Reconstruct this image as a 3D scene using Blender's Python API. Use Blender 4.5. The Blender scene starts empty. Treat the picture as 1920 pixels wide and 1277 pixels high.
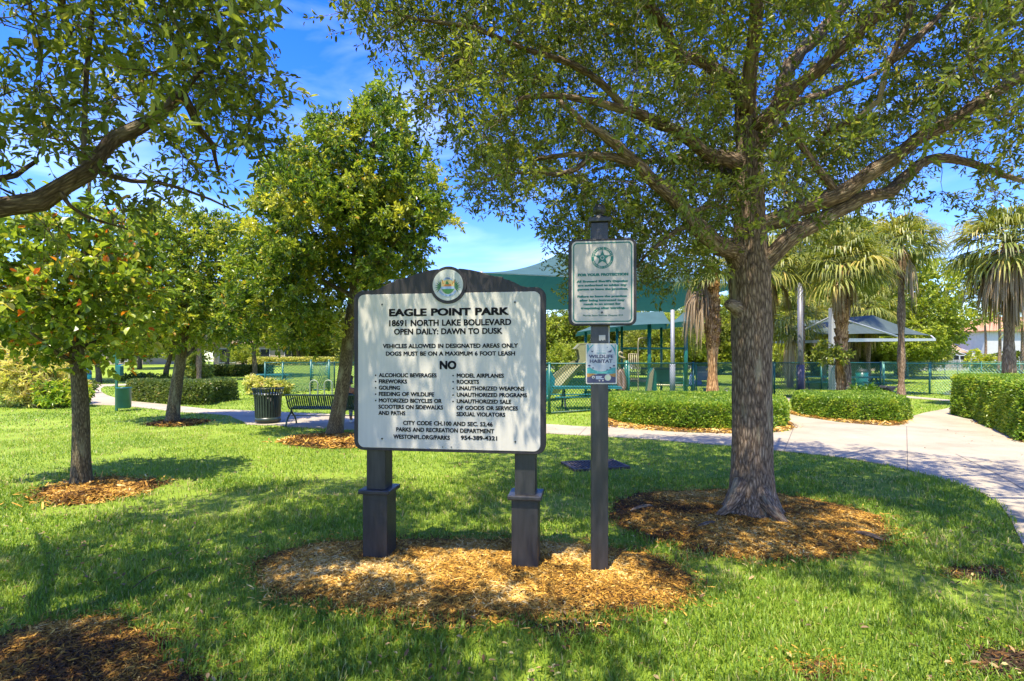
import bpy, bmesh, math, random
import numpy as np
from mathutils import Vector, Matrix

# ------------------------------------------------------------------ camera, sky, sun, exposure
SC = bpy.context.scene
COL = SC.collection
F_PX, CX, HY, EYE = 960.0, 960.0, 677.0, 1.60      # focal length, centre, horizon (in photo pixels), eye height (m)
cam_d = bpy.data.cameras.new('camera')
cam_d.sensor_width = 36.0
cam_d.lens = 18.0
cam_d.shift_y = (HY - 638.5) / 1920.0
cam_d.clip_start = 0.05
cam_d.clip_end = 3000
cam = bpy.data.objects.new('camera', cam_d)
COL.objects.link(cam)
cam.location = (0, 0, EYE)
cam.rotation_euler = (math.radians(90), 0, 0)
SC.camera = cam

SUN_DIR = Vector((0.17, 0.36, -1.0)).normalized()   # direction the light travels
SUN_EL = math.asin(-SUN_DIR.z)
SUN_AZ = math.atan2(-SUN_DIR.x, -SUN_DIR.y)
world = bpy.data.worlds.new("World")
SC.world = world
world.use_nodes = True
nt = world.node_tree
nt.nodes.clear()
w_out = nt.nodes.new('ShaderNodeOutputWorld')
w_bg = nt.nodes.new('ShaderNodeBackground')
w_sky = nt.nodes.new('ShaderNodeTexSky')
w_sky.sky_type = 'NISHITA'
w_sky.sun_disc = False
w_sky.sun_elevation = SUN_EL
w_sky.sun_rotation = SUN_AZ
w_sky.altitude = 0
w_sky.air_density = 1.0
w_sky.dust_density = 0.5
w_sky.ozone_density = 3.0
w_hsv = nt.nodes.new('ShaderNodeHueSaturation')
w_hsv.inputs['Saturation'].default_value = 1.42
w_hsv.inputs['Value'].default_value = 0.67
w_hsv.inputs['Hue'].default_value = 0.526
nt.links.new(w_sky.outputs[0], w_hsv.inputs['Color'])
# thin cirrus: stretched noise over the direction vector
w_tc = nt.nodes.new('ShaderNodeTexCoord')
w_map = nt.nodes.new('ShaderNodeMapping')
w_map.inputs['Scale'].default_value = (1.6, 1.6, 7.0)
w_map.inputs['Location'].default_value = (3.1, 0.4, 0.2)
w_n = nt.nodes.new('ShaderNodeTexNoise')
w_n.inputs['Scale'].default_value = 1.5
w_n.inputs['Detail'].default_value = 6
w_n.inputs['Distortion'].default_value = 0.5
w_r = nt.nodes.new('ShaderNodeMapRange')
w_r.inputs['From Min'].default_value = 0.50
w_r.inputs['From Max'].default_value = 0.85
w_r.inputs['To Max'].default_value = 0.30
w_mix = nt.nodes.new('ShaderNodeMixRGB')
w_mix.inputs['Color2'].default_value = (4.0, 4.5, 5.4, 1)
nt.links.new(w_tc.outputs['Generated'], w_map.inputs['Vector'])
nt.links.new(w_map.outputs[0], w_n.inputs['Vector'])
nt.links.new(w_n.outputs['Fac'], w_r.inputs['Value'])
nt.links.new(w_r.outputs[0], w_mix.inputs['Fac'])
nt.links.new(w_hsv.outputs[0], w_mix.inputs['Color1'])
nt.links.new(w_mix.outputs[0], w_bg.inputs['Color'])
w_bg.inputs['Strength'].default_value = 0.15
nt.links.new(w_bg.outputs[0], w_out.inputs['Surface'])

sun_d = bpy.data.lights.new('sun', 'SUN')
sun_d.energy = 2.45
sun_d.angle = math.radians(0.53)
sun_d.color = (1.0, 0.915, 0.75)
sun = bpy.data.objects.new('sun', sun_d)
COL.objects.link(sun)
sun.rotation_euler = SUN_DIR.to_track_quat('-Z', 'Y').to_euler()
sun.location = (-3, -6, 18)

SC.view_settings.view_transform = 'Standard'
SC.view_settings.look = 'None'
SC.view_settings.exposure = 2.28
SC.view_settings.gamma = 1.0
SC.view_settings.use_curve_mapping = False
SC.cycles.max_bounces = 10
SC.cycles.diffuse_bounces = 7
SC.cycles.glossy_bounces = 2
SC.cycles.transmission_bounces = 6
SC.cycles.transparent_max_bounces = 6
SC.cycles.caustics_reflective = False
SC.cycles.caustics_refractive = False

# ------------------------------------------------------------------ helpers
def smooth01(a, b, x):
    t = np.clip((x - a) / (b - a), 0, 1)
    return t * t * (3 - 2 * t)

def ground_z(x, y):
    """lawn height: flat near the camera, a low rise far off on the left"""
    x = np.asarray(x, float); y = np.asarray(y, float)
    return 1.0 * smooth01(34, 72, y) * smooth01(4, -14, x - 0.05 * (y - 40))

def at(px, py, Y):
    """point at depth Y on the sight line through photo pixel px, py"""
    return np.array(((px - CX) / F_PX * Y, Y, EYE - (py - HY) / F_PX * Y))

def gp(px, py):
    """ground point under a photo pixel"""
    Y = EYE * F_PX / (py - HY)
    return np.array(((px - CX) / F_PX * Y, Y))

def pixel_of(P):
    P = np.asarray(P, float)
    Y = np.maximum(P[..., 1], 1e-3)
    return CX + P[..., 0] / Y * F_PX, HY - (P[..., 2] - EYE) / Y * F_PX

def in_poly(x, y, poly):
    x = np.asarray(x, float); y = np.asarray(y, float)
    inside = np.zeros(x.shape, bool)
    n = len(poly)
    for i in range(n):
        x0, y0 = poly[i][0], poly[i][1]
        x1, y1 = poly[(i + 1) % n][0], poly[(i + 1) % n][1]
        if y0 == y1:
            continue
        c = ((y0 > y) != (y1 > y)) & (x < (x1 - x0) * (y - y0) / (y1 - y0) + x0)
        inside ^= c
    return inside

def dist_poly(x, y, poly):
    x = np.asarray(x, float); y = np.asarray(y, float)
    d = np.full(x.shape, 1e9)
    n = len(poly)
    for i in range(n):
        ax, ay = poly[i][0], poly[i][1]
        bx, by = poly[(i + 1) % n][0], poly[(i + 1) % n][1]
        dx, dy = bx - ax, by - ay
        L = dx * dx + dy * dy + 1e-12
        t = np.clip(((x - ax) * dx + (y - ay) * dy) / L, 0, 1)
        d = np.minimum(d, np.hypot(x - ax - t * dx, y - ay - t * dy))
    return d

def _hash(ix, iy, s):
    h = np.sin(ix * 127.1 + iy * 311.7 + s * 74.7) * 43758.5453
    return h - np.floor(h)

def vnoise(x, y, s=0):
    x = np.asarray(x, float); y = np.asarray(y, float)
    ix, iy = np.floor(x), np.floor(y)
    fx, fy = x - ix, y - iy
    fx = fx * fx * (3 - 2 * fx); fy = fy * fy * (3 - 2 * fy)
    a = _hash(ix, iy, s); b = _hash(ix + 1, iy, s); c = _hash(ix, iy + 1, s); d = _hash(ix + 1, iy + 1, s)
    return (a * (1 - fx) + b * fx) * (1 - fy) + (c * (1 - fx) + d * fx) * fy

def fbm(x, y, s=0, o=3):
    v, amp, tot = 0, 1.0, 0
    for k in range(o):
        v = v + amp * vnoise(np.asarray(x) * 2 ** k, np.asarray(y) * 2 ** k, s + k * 13)
        tot += amp
        amp *= 0.5
    return v / tot

def unit(v):
    v = np.asarray(v, float)
    return v / np.maximum(np.linalg.norm(v, axis=-1, keepdims=True), 1e-9)

class MB:
    """collects vertices and faces, builds ONE mesh object"""
    def __init__(self):
        self.v, self.f, self.a, self.b, self.n = [], [], [], [], 0   # verts, (faces, smooth, slot), tint, bark coords
    def add(self, v, f, smooth=False, slot=0, tint=0.5, bark=None):
        v = np.asarray(v, float).reshape(-1, 3)
        fs = f if isinstance(f, list) and len(f) and isinstance(f[0], np.ndarray) else None
        if fs is None:
            groups = {}
            for q in f:
                groups.setdefault(len(q), []).append(q)
            fs = [np.array(g, int) for g in groups.values()]
        for g in fs:
            self.f.append((g + self.n, smooth, slot))
        self.v.append(v)
        t = np.asarray(tint, float)
        self.a.append(np.full(len(v), float(t)) if t.ndim == 0 else t)
        self.b.append(v * 1.0 if bark is None else bark)
        self.n += len(v)
        return self
    def box(self, x0, x1, y0, y1, z0, z1, M=None, slot=0, tint=0.5, bevel=0.0):
        if bevel > 0:
            b = bevel
            bm = bmesh.new()
            bmesh.ops.create_cube(bm, size=1)
            for v in bm.verts:
                v.co = Vector(((x0 + x1) / 2 + v.co.x * (x1 - x0), (y0 + y1) / 2 + v.co.y * (y1 - y0), (z0 + z1) / 2 + v.co.z * (z1 - z0)))
            bmesh.ops.bevel(bm, geom=bm.edges[:], offset=b, segments=2, affect='EDGES', profile=0.5)
            bm.verts.index_update()
            V = np.array([v.co[:] for v in bm.verts]); Fc = [[v.index for v in f.verts] for f in bm.faces]
            bm.free()
        else:
            V = np.array([(x, y, z) for z in (z0, z1) for y in (y0, y1) for x in (x0, x1)])
            Fc = [(0, 2, 3, 1), (4, 5, 7, 6), (0, 1, 5, 4), (2, 6, 7, 3), (0, 4, 6, 2), (1, 3, 7, 5)]
        if M is not None:
            V = V @ np.array(M.to_3x3()).T + np.array(M.translation)
        return self.add(V, Fc, slot=slot, tint=tint)
    def tube(self, pts, radii, sides=8, caps=True, smooth=True, slot=0, tint=0.5, warp=None):
        P = np.asarray(pts, float)
        n = len(P)
        R = np.asarray(radii, float) * np.ones(n)
        T = np.gradient(P, axis=0)
        T = unit(T)
        ref = np.array((0, 0, 1.0)) if abs(T[0, 2]) < 0.9 else np.array((0, 1.0, 0))
        U = np.zeros_like(P)
        u = unit(np.cross(ref, T[0]))
        for i in range(n):
            u = u - T[i] * np.dot(u, T[i])
            u = unit(u)
            U[i] = u
        W = np.cross(T, U)
        a = np.arange(sides) * 2 * np.pi / sides
        ca, sa = np.cos(a), np.sin(a)
        RR = R[:, None] * np.ones((1, sides))
        L = np.concatenate(([0], np.cumsum(np.linalg.norm(np.diff(P, axis=0), axis=1))))
        if warp is not None:
            RR = warp(RR, a[None, :], L[:, None], P)
        V = P[:, None, :] + RR[..., None] * (U[:, None, :] * ca[None, :, None] + W[:, None, :] * sa[None, :, None])
        bk = np.stack((RR * ca[None, :], RR * sa[None, :], L[:, None] * 0.22 + 0 * RR), axis=-1) + P[0] * 1.7
        i = np.arange(n - 1)[:, None] * sides
        j = np.arange(sides)[None, :]
        q = np.stack((i + j, i + (j + 1) % sides, i + sides + (j + 1) % sides, i + sides + j), axis=-1).reshape(-1, 4)
        fs = [q]
        if caps:
            fs.append(np.array([list(range(sides))[::-1], [(n - 1) * sides + k for k in range(sides)]]))
        return self.add(V.reshape(-1, 3), fs, smooth=smooth, slot=slot, tint=tint, bark=bk.reshape(-1, 3))
    def bar(self, p, q, w, h=None, slot=0, tint=0.5):
        """square bar between two points"""
        p = np.asarray(p, float); q = np.asarray(q, float)
        h = w if h is None else h
        t = unit(q - p)
        ref = np.array((0, 0, 1.0)) if abs(t[2]) < 0.95 else np.array((0, 1.0, 0))
        u = unit(np.cross(t, ref)); v = np.cross(u, t)
        V = [c + u * sx * w / 2 + v * sy * h / 2 for c in (p, q) for sx, sy in ((-1, -1), (1, -1), (1, 1), (-1, 1))]
        return self.add(V, [(3, 2, 1, 0), (4, 5, 6, 7), (0, 1, 5, 4), (1, 2, 6, 5), (2, 3, 7, 6), (3, 0, 4, 7)], slot=slot, tint=tint)
    def prism(self, poly, y0, y1, slot=0, tint=0.5):
        """outline in x,z extruded along y from y0 (front) to y1"""
        poly = list(poly)
        n = len(poly)
        V = [(x, y0, z) for x, z in poly] + [(x, y1, z) for x, z in poly]
        area = sum(poly[i][0] * poly[(i + 1) % n][1] - poly[(i + 1) % n][0] * poly[i][1] for i in range(n))
        fr = list(range(n)); bk = [n + i for i in range(n)][::-1]
        side = [(i, n + i, n + (i + 1) % n, (i + 1) % n) for i in range(n)]
        if area < 0:
            fr, bk = fr[::-1], bk[::-1]; side = [s[::-1] for s in side]
        return self.add(V, [tuple(fr), tuple(bk)] + side, slot=slot, tint=tint)
    def lathe(self, prof, c=(0, 0, 0), sides=24, smooth=True, slot=0, tint=0.5):
        prof = np.asarray(prof, float)
        a = np.arange(sides) * 2 * np.pi / sides
        V = np.stack((c[0] + prof[:, 0:1] * np.cos(a), c[1] + prof[:, 0:1] * np.sin(a), c[2] + prof[:, 1:2] + 0 * a), axis=-1)
        n = len(prof)
        i = np.arange(n - 1)[:, None] * sides; j = np.arange(sides)[None, :]
        q = np.stack((i + j, i + (j + 1) % sides, i + sides + (j + 1) % sides, i + sides + j), axis=-1).reshape(-1, 4)
        return self.add(V.reshape(-1, 3), [q], smooth=smooth, slot=slot, tint=tint)
    def build(self, name, mat, parent=None, local=True):
        me = bpy.data.meshes.new(name)
        V = np.concatenate(self.v) if self.v else np.zeros((0, 3))
        if parent is not None and local == 'world':
            V = V - np.array(parent.location)
        loops = np.concatenate([g.ravel() for g, s, k in self.f])
        tot = np.concatenate([np.full(len(g), g.shape[1]) for g, s, k in self.f])
        start = np.concatenate(([0], np.cumsum(tot)[:-1]))
        sm = np.concatenate([np.full(len(g), s) for g, s, k in self.f])
        sl = np.concatenate([np.full(len(g), k) for g, s, k in self.f])
        me.vertices.add(len(V)); me.vertices.foreach_set('co', V.astype(np.float32).ravel())
        me.loops.add(len(loops)); me.loops.foreach_set('vertex_index', loops.astype(np.int32))
        me.polygons.add(len(tot)); me.polygons.foreach_set('loop_start', start.astype(np.int32))
        try:
            me.polygons.foreach_set('loop_total', tot.astype(np.int32))
        except Exception:
            pass
        me.polygons.foreach_set('use_smooth', sm.astype(bool))
        for m in (mat if isinstance(mat, (list, tuple)) else [mat]):
            me.materials.append(m)
        me.polygons.foreach_set('material_index', sl.astype(np.int32))
        at_ = me.attributes.new('tint', 'FLOAT', 'POINT'); at_.data.foreach_set('value', np.concatenate(self.a).astype(np.float32))
        at_ = me.attributes.new('bark', 'FLOAT_VECTOR', 'POINT'); at_.data.foreach_set('vector', np.concatenate(self.b).astype(np.float32).ravel())
        me.update(calc_edges=True)
        me.validate()
        o = bpy.data.objects.new(name, me)
        COL.objects.link(o)
        if parent is not None:
            o.parent = parent
        return o

def tag(o, label, cat=None, group=None, kind=None):
    if label: o['label'] = label
    if cat: o['category'] = cat
    if group: o['group'] = group
    if kind: o['kind'] = kind
    return o

def thing(name, label, cat, loc=(0, 0, 0), rz=0.0, group=None):
    o = bpy.data.objects.new(name, None)
    COL.objects.link(o)
    o.location = loc
    o.rotation_euler = (0, 0, rz)
    o.empty_display_size = 0.1
    return tag(o, label, cat, group)

def copy_tree(o, parent=None):
    c = o.copy()
    COL.objects.link(c)
    if parent is not None:
        c.parent = parent
    for ch in list(o.children):
        copy_tree(ch, c)
    return c

def resample(P, n):
    P = np.asarray(P, float)
    # Catmull-Rom through the points, then n even samples
    Q = np.vstack((2 * P[0] - P[1], P, 2 * P[-1] - P[-2]))
    out = []
    for i in range(1, len(Q) - 2):
        t = np.linspace(0, 1, 16, endpoint=False)[:, None]
        p0, p1, p2, p3 = Q[i - 1], Q[i], Q[i + 1], Q[i + 2]
        out.append(0.5 * (2 * p1 + (p2 - p0) * t + (2 * p0 - 5 * p1 + 4 * p2 - p3) * t ** 2 + (3 * p1 - p0 - 3 * p2 + p3) * t ** 3))
    C = np.vstack(out + [P[-1:]])
    L = np.concatenate(([0], np.cumsum(np.linalg.norm(np.diff(C, axis=0), axis=1))))
    s = np.linspace(0, L[-1], n)
    return np.stack([np.interp(s, L, C[:, k]) for k in range(P.shape[1])], axis=1)

# ------------------------------------------------------------------ materials
def new_mat(name):
    m = bpy.data.materials.new(name)
    m.use_nodes = True
    return m, m.node_tree, m.node_tree.nodes['Principled BSDF']

def ramp(nt_, stops):
    r = nt_.nodes.new('ShaderNodeValToRGB')
    el = r.color_ramp.elements
    while len(el) < len(stops):
        el.new(0.5)
    for e, (p, c) in zip(el, stops):
        e.position = p
        e.color = (*c, 1)
    return r

def mat_plain(name, col, rough=0.5, var=0.15, scale=6.0, bump=0.0, bscale=60.0, metal=0.0, spec=0.5, stretch=(1, 1, 1), detail=5):
    m, t, b = new_mat(name)
    tc = t.nodes.new('ShaderNodeTexCoord')
    mp = t.nodes.new('ShaderNodeMapping')
    mp.inputs['Scale'].default_value = stretch
    t.links.new(tc.outputs['Object'], mp.inputs['Vector'])
    n = t.nodes.new('ShaderNodeTexNoise')
    n.inputs['Scale'].default_value = scale
    n.inputs['Detail'].default_value = detail
    t.links.new(mp.outputs[0], n.inputs['Vector'])
    lo = [c * (1 - var) for c in col]; hi = [min(1, c * (1 + var)) for c in col]
    r = ramp(t, [(0.3, lo), (0.7, hi)])
    t.links.new(n.outputs['Fac'], r.inputs['Fac'])
    t.links.new(r.outputs[0], b.inputs['Base Color'])
    b.inputs['Roughness'].default_value = rough
    b.inputs['Metallic'].default_value = metal
    b.inputs['Specular IOR Level'].default_value = spec
    if bump > 0:
        n2 = t.nodes.new('ShaderNodeTexNoise')
        n2.inputs['Scale'].default_value = bscale
        n2.inputs['Detail'].default_value = 4
        t.links.new(mp.outputs[0], n2.inputs['Vector'])
        bp = t.nodes.new('ShaderNodeBump')
        bp.inputs['Strength'].default_value = bump
        bp.inputs['Distance'].default_value = 0.01
        t.links.new(n2.outputs['Fac'], bp.inputs['Height'])
        t.links.new(bp.outputs[0], b.inputs['Normal'])
    return m

def mat_leaf(name, stops, trans=0.4, rough=0.42, tcol=(1.25, 1.25, 0.55), spec=0.4):
    m, t, b = new_mat(name)
    a = t.nodes.new('ShaderNodeAttribute')
    a.attribute_name = 'tint'
    r = ramp(t, stops)
    t.links.new(a.outputs['Fac'], r.inputs['Fac'])
    t.links.new(r.outputs[0], b.inputs['Base Color'])
    b.inputs['Roughness'].default_value = rough
    b.inputs['Specular IOR Level'].default_value = spec
    tr = t.nodes.new('ShaderNodeBsdfTranslucent')
    mul = t.nodes.new('ShaderNodeMixRGB')
    mul.blend_type = 'MULTIPLY'
    mul.inputs['Fac'].default_value = 1
    mul.inputs['Color2'].default_value = (*tcol, 1)
    t.links.new(r.outputs[0], mul.inputs['Color1'])
    t.links.new(mul.outputs[0], tr.inputs['Color'])
    mx = t.nodes.new('ShaderNodeMixShader')
    mx.inputs['Fac'].default_value = trans
    t.links.new(b.outputs[0], mx.inputs[1])
    t.links.new(tr.outputs[0], mx.inputs[2])
    t.links.new(mx.outputs[0], t.nodes['Material Output'].inputs['Surface'])
    return m

def mat_bark(name, c0, c1, c2, scale=38.0, bump=0.9, lichen=None):
    m, t, b = new_mat(name)
    a = t.nodes.new('ShaderNodeAttribute')
    a.attribute_name = 'bark'
    n = t.nodes.new('ShaderNodeTexNoise')
    n.inputs['Scale'].default_value = scale
    n.inputs['Detail'].default_value = 6
    n.inputs['Roughness'].default_value = 0.65
    n.inputs['Distortion'].default_value = 0.6
    t.links.new(a.outputs['Vector'], n.inputs['Vector'])
    v = t.nodes.new('ShaderNodeTexVoronoi')
    v.inputs['Scale'].default_value = scale * 0.9
    v.feature = 'DISTANCE_TO_EDGE'
    t.links.new(a.outputs['Vector'], v.inputs['Vector'])
    mr = t.nodes.new('ShaderNodeMapRange')
    mr.inputs['From Max'].default_value = 0.42
    t.links.new(v.outputs['Distance'], mr.inputs['Value'])
    mx = t.nodes.new('ShaderNodeMath'); mx.operation = 'MULTIPLY'
    t.links.new(n.outputs['Fac'], mx.inputs[0]); t.links.new(mr.outputs[0], mx.inputs[1])
    ad = t.nodes.new('ShaderNodeMath'); ad.operation = 'MULTIPLY_ADD'
    ad.inputs[1].default_value = 0.7
    t.links.new(mx.outputs[0], ad.inputs[0])
    hf = t.nodes.new('ShaderNodeMath'); hf.operation = 'MULTIPLY'; hf.inputs[1].default_value = 0.5
    t.links.new(n.outputs['Fac'], hf.inputs[0]); t.links.new(hf.outputs[0], ad.inputs[2])
    r = ramp(t, [(0.2, c0), (0.42, c1), (0.72, c2)])
    t.links.new(ad.outputs[0], r.inputs['Fac'])
    last = r.outputs[0]
    if lichen:
        n3 = t.nodes.new('ShaderNodeTexNoise'); n3.inputs['Scale'].default_value = 9; n3.inputs['Detail'].default_value = 8
        t.links.new(a.outputs['Vector'], n3.inputs['Vector'])
        r3 = ramp(t, [(0.56, (0, 0, 0)), (0.66, (0.6, 0.6, 0.6))])
        t.links.new(n3.outputs['Fac'], r3.inputs['Fac'])
        mc = t.nodes.new('ShaderNodeMixRGB'); mc.inputs['Color2'].default_value = (*lichen, 1)
        t.links.new(r3.outputs[0], mc.inputs['Fac']); t.links.new(last, mc.inputs['Color1'])
        last = mc.outputs[0]
    t.links.new(last, b.inputs['Base Color'])
    b.inputs['Roughness'].default_value = 0.9
    b.inputs['Specular IOR Level'].default_value = 0.2
    bp = t.nodes.new('ShaderNodeBump')
    bp.inputs['Strength'].default_value = bump
    bp.inputs['Distance'].default_value = 0.02
    t.links.new(ad.outputs[0], bp.inputs['Height'])
    t.links.new(bp.outputs[0], b.inputs['Normal'])
    return m

M_OAKBARK = mat_bark('oak_bark', (0.052, 0.034, 0.022), (0.195, 0.138, 0.090), (0.42, 0.315, 0.21), 46, 1.0, lichen=(0.33, 0.285, 0.18))
M_LIMB = mat_bark('limb_bark', (0.043, 0.029, 0.018), (0.119, 0.081, 0.053), (0.270, 0.202, 0.138), 60, 0.8, lichen=(0.257, 0.215, 0.144))
M_SMALLBARK = mat_bark('young_bark', (0.039, 0.029, 0.014), (0.132, 0.103, 0.054), (0.273, 0.220, 0.122), 70, 0.7, lichen=(0.281, 0.260, 0.136))
M_PALMBARK = mat_bark('palm_bark', (0.085, 0.052, 0.032), (0.25, 0.165, 0.10), (0.44, 0.33, 0.22), 26, 0.8)
M_PALMTAN = mat_bark('tan_palm_bark', (0.125, 0.060, 0.025), (0.425, 0.228, 0.092), (0.700, 0.456, 0.230), 20, 0.9)
M_PALMBOOT = mat_bark('palm_boot', (0.05, 0.026, 0.014), (0.28, 0.14, 0.045), (0.50, 0.30, 0.12), 12, 0.9)

M_OAKLEAF = mat_leaf('oak_leaf', [(0.0, (0.078, 0.105, 0.020)), (0.45, (0.165, 0.208, 0.038)), (0.8, (0.300, 0.340, 0.065)), (0.96, (0.48, 0.43, 0.10)), (1.0, (0.55, 0.31, 0.08))], 0.5)
M_LIMELEAF = mat_leaf('fresh_leaf', [(0.0, (0.052, 0.094, 0.013)), (0.35, (0.125, 0.205, 0.026)), (0.7, (0.33, 0.385, 0.045)), (0.92, (0.50, 0.48, 0.07)), (1.0, (0.58, 0.26, 0.045))], 0.44, 0.34)
M_ROUNDLEAF = mat_leaf('round_leaf', [(0.0, (0.071, 0.128, 0.016)), (0.45, (0.187, 0.272, 0.034)), (0.8, (0.386, 0.439, 0.055)), (0.91, (0.541, 0.439, 0.070)), (0.94, (0.700, 0.277, 0.029)), (1.0, (0.644, 0.139, 0.020))], 0.45, 0.3)
M_FARLEAF = mat_leaf('far_leaf', [(0.0, (0.081, 0.116, 0.019)), (0.5, (0.202, 0.237, 0.034)), (1.0, (0.390, 0.387, 0.057))], 0.42)
M_BRIGHTLEAF = mat_leaf('bright_far_leaf', [(0.0, (0.114, 0.169, 0.021)), (0.5, (0.269, 0.327, 0.034)), (1.0, (0.511, 0.508, 0.057))], 0.42)
M_HEDGELEAF = mat_leaf('hedge_leaf', [(0.0, (0.052, 0.110, 0.012)), (0.45, (0.145, 0.260, 0.024)), (0.8, (0.33, 0.44, 0.045)), (1.0, (0.54, 0.52, 0.07))], 0.42, 0.36)
M_DARKHEDGE = mat_leaf('dark_hedge_leaf', [(0.0, (0.045, 0.08, 0.016)), (0.6, (0.12, 0.17, 0.03)), (0.92, (0.24, 0.28, 0.055)), (1.0, (0.52, 0.33, 0.14))], 0.34, 0.35)
M_YELLOWLEAF = mat_leaf('variegated_leaf', [(0.0, (0.15, 0.21, 0.04)), (0.35, (0.40, 0.42, 0.08)), (0.8, (0.66, 0.60, 0.20)), (1.0, (0.70, 0.56, 0.30))], 0.36)
M_FROND = mat_leaf('palm_frond', [(0.0, (0.067, 0.097, 0.017)), (0.5, (0.168, 0.200, 0.033)), (0.85, (0.363, 0.339, 0.066)), (1.0, (0.564, 0.399, 0.104))], 0.36)
M_DEADFROND = mat_leaf('dead_frond', [(0.0, (0.096, 0.063, 0.034)), (0.5, (0.264, 0.178, 0.095)), (1.0, (0.504, 0.380, 0.231))], 0.25, 0.7)
M_GRASS = mat_leaf('grass_blade', [(0.0, (0.082, 0.150, 0.012)), (0.45, (0.192, 0.305, 0.024)), (0.8, (0.33, 0.41, 0.046)), (0.93, (0.50, 0.47, 0.14)), (1.0, (0.46, 0.34, 0.16))], 0.42, 0.45, (1.1, 1.12, 0.6))
M_CHIP = mat_leaf('mulch_chip', [(0.0, (0.032, 0.017, 0.008)), (0.3, (0.135, 0.062, 0.012)), (0.6, (0.40, 0.205, 0.027)), (0.85, (0.60, 0.355, 0.070)), (1.0, (0.64, 0.48, 0.20))], 0.05, 0.8, (1, 1, 1), 0.2)

# ------------------------------------------------------------------ ground, path, pond
def mat_lawn():
    m, t, b = new_mat('lawn')
    tc = t.nodes.new('ShaderNodeTexCoord')
    n = t.nodes.new('ShaderNodeTexNoise'); n.inputs['Scale'].default_value = 0.55; n.inputs['Detail'].default_value = 6
    n2 = t.nodes.new('ShaderNodeTexNoise'); n2.inputs['Scale'].default_value = 34; n2.inputs['Detail'].default_value = 6; n2.inputs['Roughness'].default_value = 0.75
    t.links.new(tc.outputs['Object'], n.inputs['Vector']); t.links.new(tc.outputs['Object'], n2.inputs['Vector'])
    ad = t.nodes.new('ShaderNodeMath'); ad.operation = 'MULTIPLY_ADD'; ad.inputs[1].default_value = 0.35
    t.links.new(n.outputs['Fac'], ad.inputs[0])
    h = t.nodes.new('ShaderNodeMath'); h.operation = 'MULTIPLY'; h.inputs[1].default_value = 0.65
    t.links.new(n2.outputs['Fac'], h.inputs[0]); t.links.new(h.outputs[0], ad.inputs[2])
    r = ramp(t, [(0.33, (0.080, 0.125, 0.013)), (0.5, (0.18, 0.255, 0.022)), (0.66, (0.28, 0.335, 0.048))])
    t.links.new(ad.outputs[0], r.inputs['Fac']); t.links.new(r.outputs[0], b.inputs['Base Color'])
    b.inputs['Roughness'].default_value = 0.85; b.inputs['Specular IOR Level'].default_value = 0.15
    bp = t.nodes.new('ShaderNodeBump'); bp.inputs['Strength'].default_value = 0.6; bp.inputs['Distance'].default_value = 0.04
    t.links.new(n2.outputs['Fac'], bp.inputs['Height']); t.links.new(bp.outputs[0], b.inputs['Normal'])
    return m

def mat_concrete():
    m, t, b = new_mat('concrete')
    tc = t.nodes.new('ShaderNodeTexCoord')
    n = t.nodes.new('ShaderNodeTexNoise'); n.inputs['Scale'].default_value = 0.9; n.inputs['Detail'].default_value = 8; n.inputs['Roughness'].default_value = 0.7
    n2 = t.nodes.new('ShaderNodeTexNoise'); n2.inputs['Scale'].default_value = 120; n2.inputs['Detail'].default_value = 3
    for k in (n, n2): t.links.new(tc.outputs['Object'], k.inputs['Vector'])
    r = ramp(t, [(0.25, (0.24, 0.193, 0.128)), (0.5, (0.335, 0.283, 0.200)), (0.75, (0.39, 0.338, 0.248))])
    t.links.new(n.outputs['Fac'], r.inputs['Fac'])
    r2 = ramp(t, [(0.35, (0.82, 0.82, 0.82)), (0.65, (1.06, 1.06, 1.06))])
    t.links.new(n2.outputs['Fac'], r2.inputs['Fac'])
    mu = t.nodes.new('ShaderNodeMixRGB'); mu.blend_type = 'MULTIPLY'; mu.inputs['Fac'].default_value = 1
    t.links.new(r.outputs[0], mu.inputs['Color1']); t.links.new(r2.outputs[0], mu.inputs['Color2'])
    t.links.new(mu.outputs[0], b.inputs['Base Color'])
    b.inputs['Roughness'].default_value = 0.85; b.inputs['Specular IOR Level'].default_value = 0.25
    bp = t.nodes.new('ShaderNodeBump'); bp.inputs['Strength'].default_value = 0.25; bp.inputs['Distance'].default_value = 0.004
    t.links.new(n2.outputs['Fac'], bp.inputs['Height']); t.links.new(bp.outputs[0], b.inputs['Normal'])
    return m

def mat_water():
    m, t, b = new_mat('pond_water')
    b.inputs['Base Color'].default_value = (0.05, 0.075, 0.06, 1)
    b.inputs['Roughness'].default_value = 0.06
    tc = t.nodes.new('ShaderNodeTexCoord')
    n = t.nodes.new('ShaderNodeTexNoise'); n.inputs['Scale'].default_value = 7; n.inputs['Detail'].default_value = 3
    t.links.new(tc.outputs['Object'], n.inputs['Vector'])
    bp = t.nodes.new('ShaderNodeBump'); bp.inputs['Strength'].default_value = 0.25; bp.inputs['Distance'].default_value = 0.05
    t.links.new(n.outputs['Fac'], bp.inputs['Height']); t.links.new(bp.outputs[0], b.inputs['Normal'])
    return m

M_LAWN, M_CONC, M_WATER = mat_lawn(), mat_concrete(), mat_water()
M_JOINT = mat_plain('joint_dirt', (0.11, 0.095, 0.08), 0.9)
M_SOIL = mat_plain('mulch_base', (0.085, 0.048, 0.020), 0.9, 0.45, 25, 1.0, 80)

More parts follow.
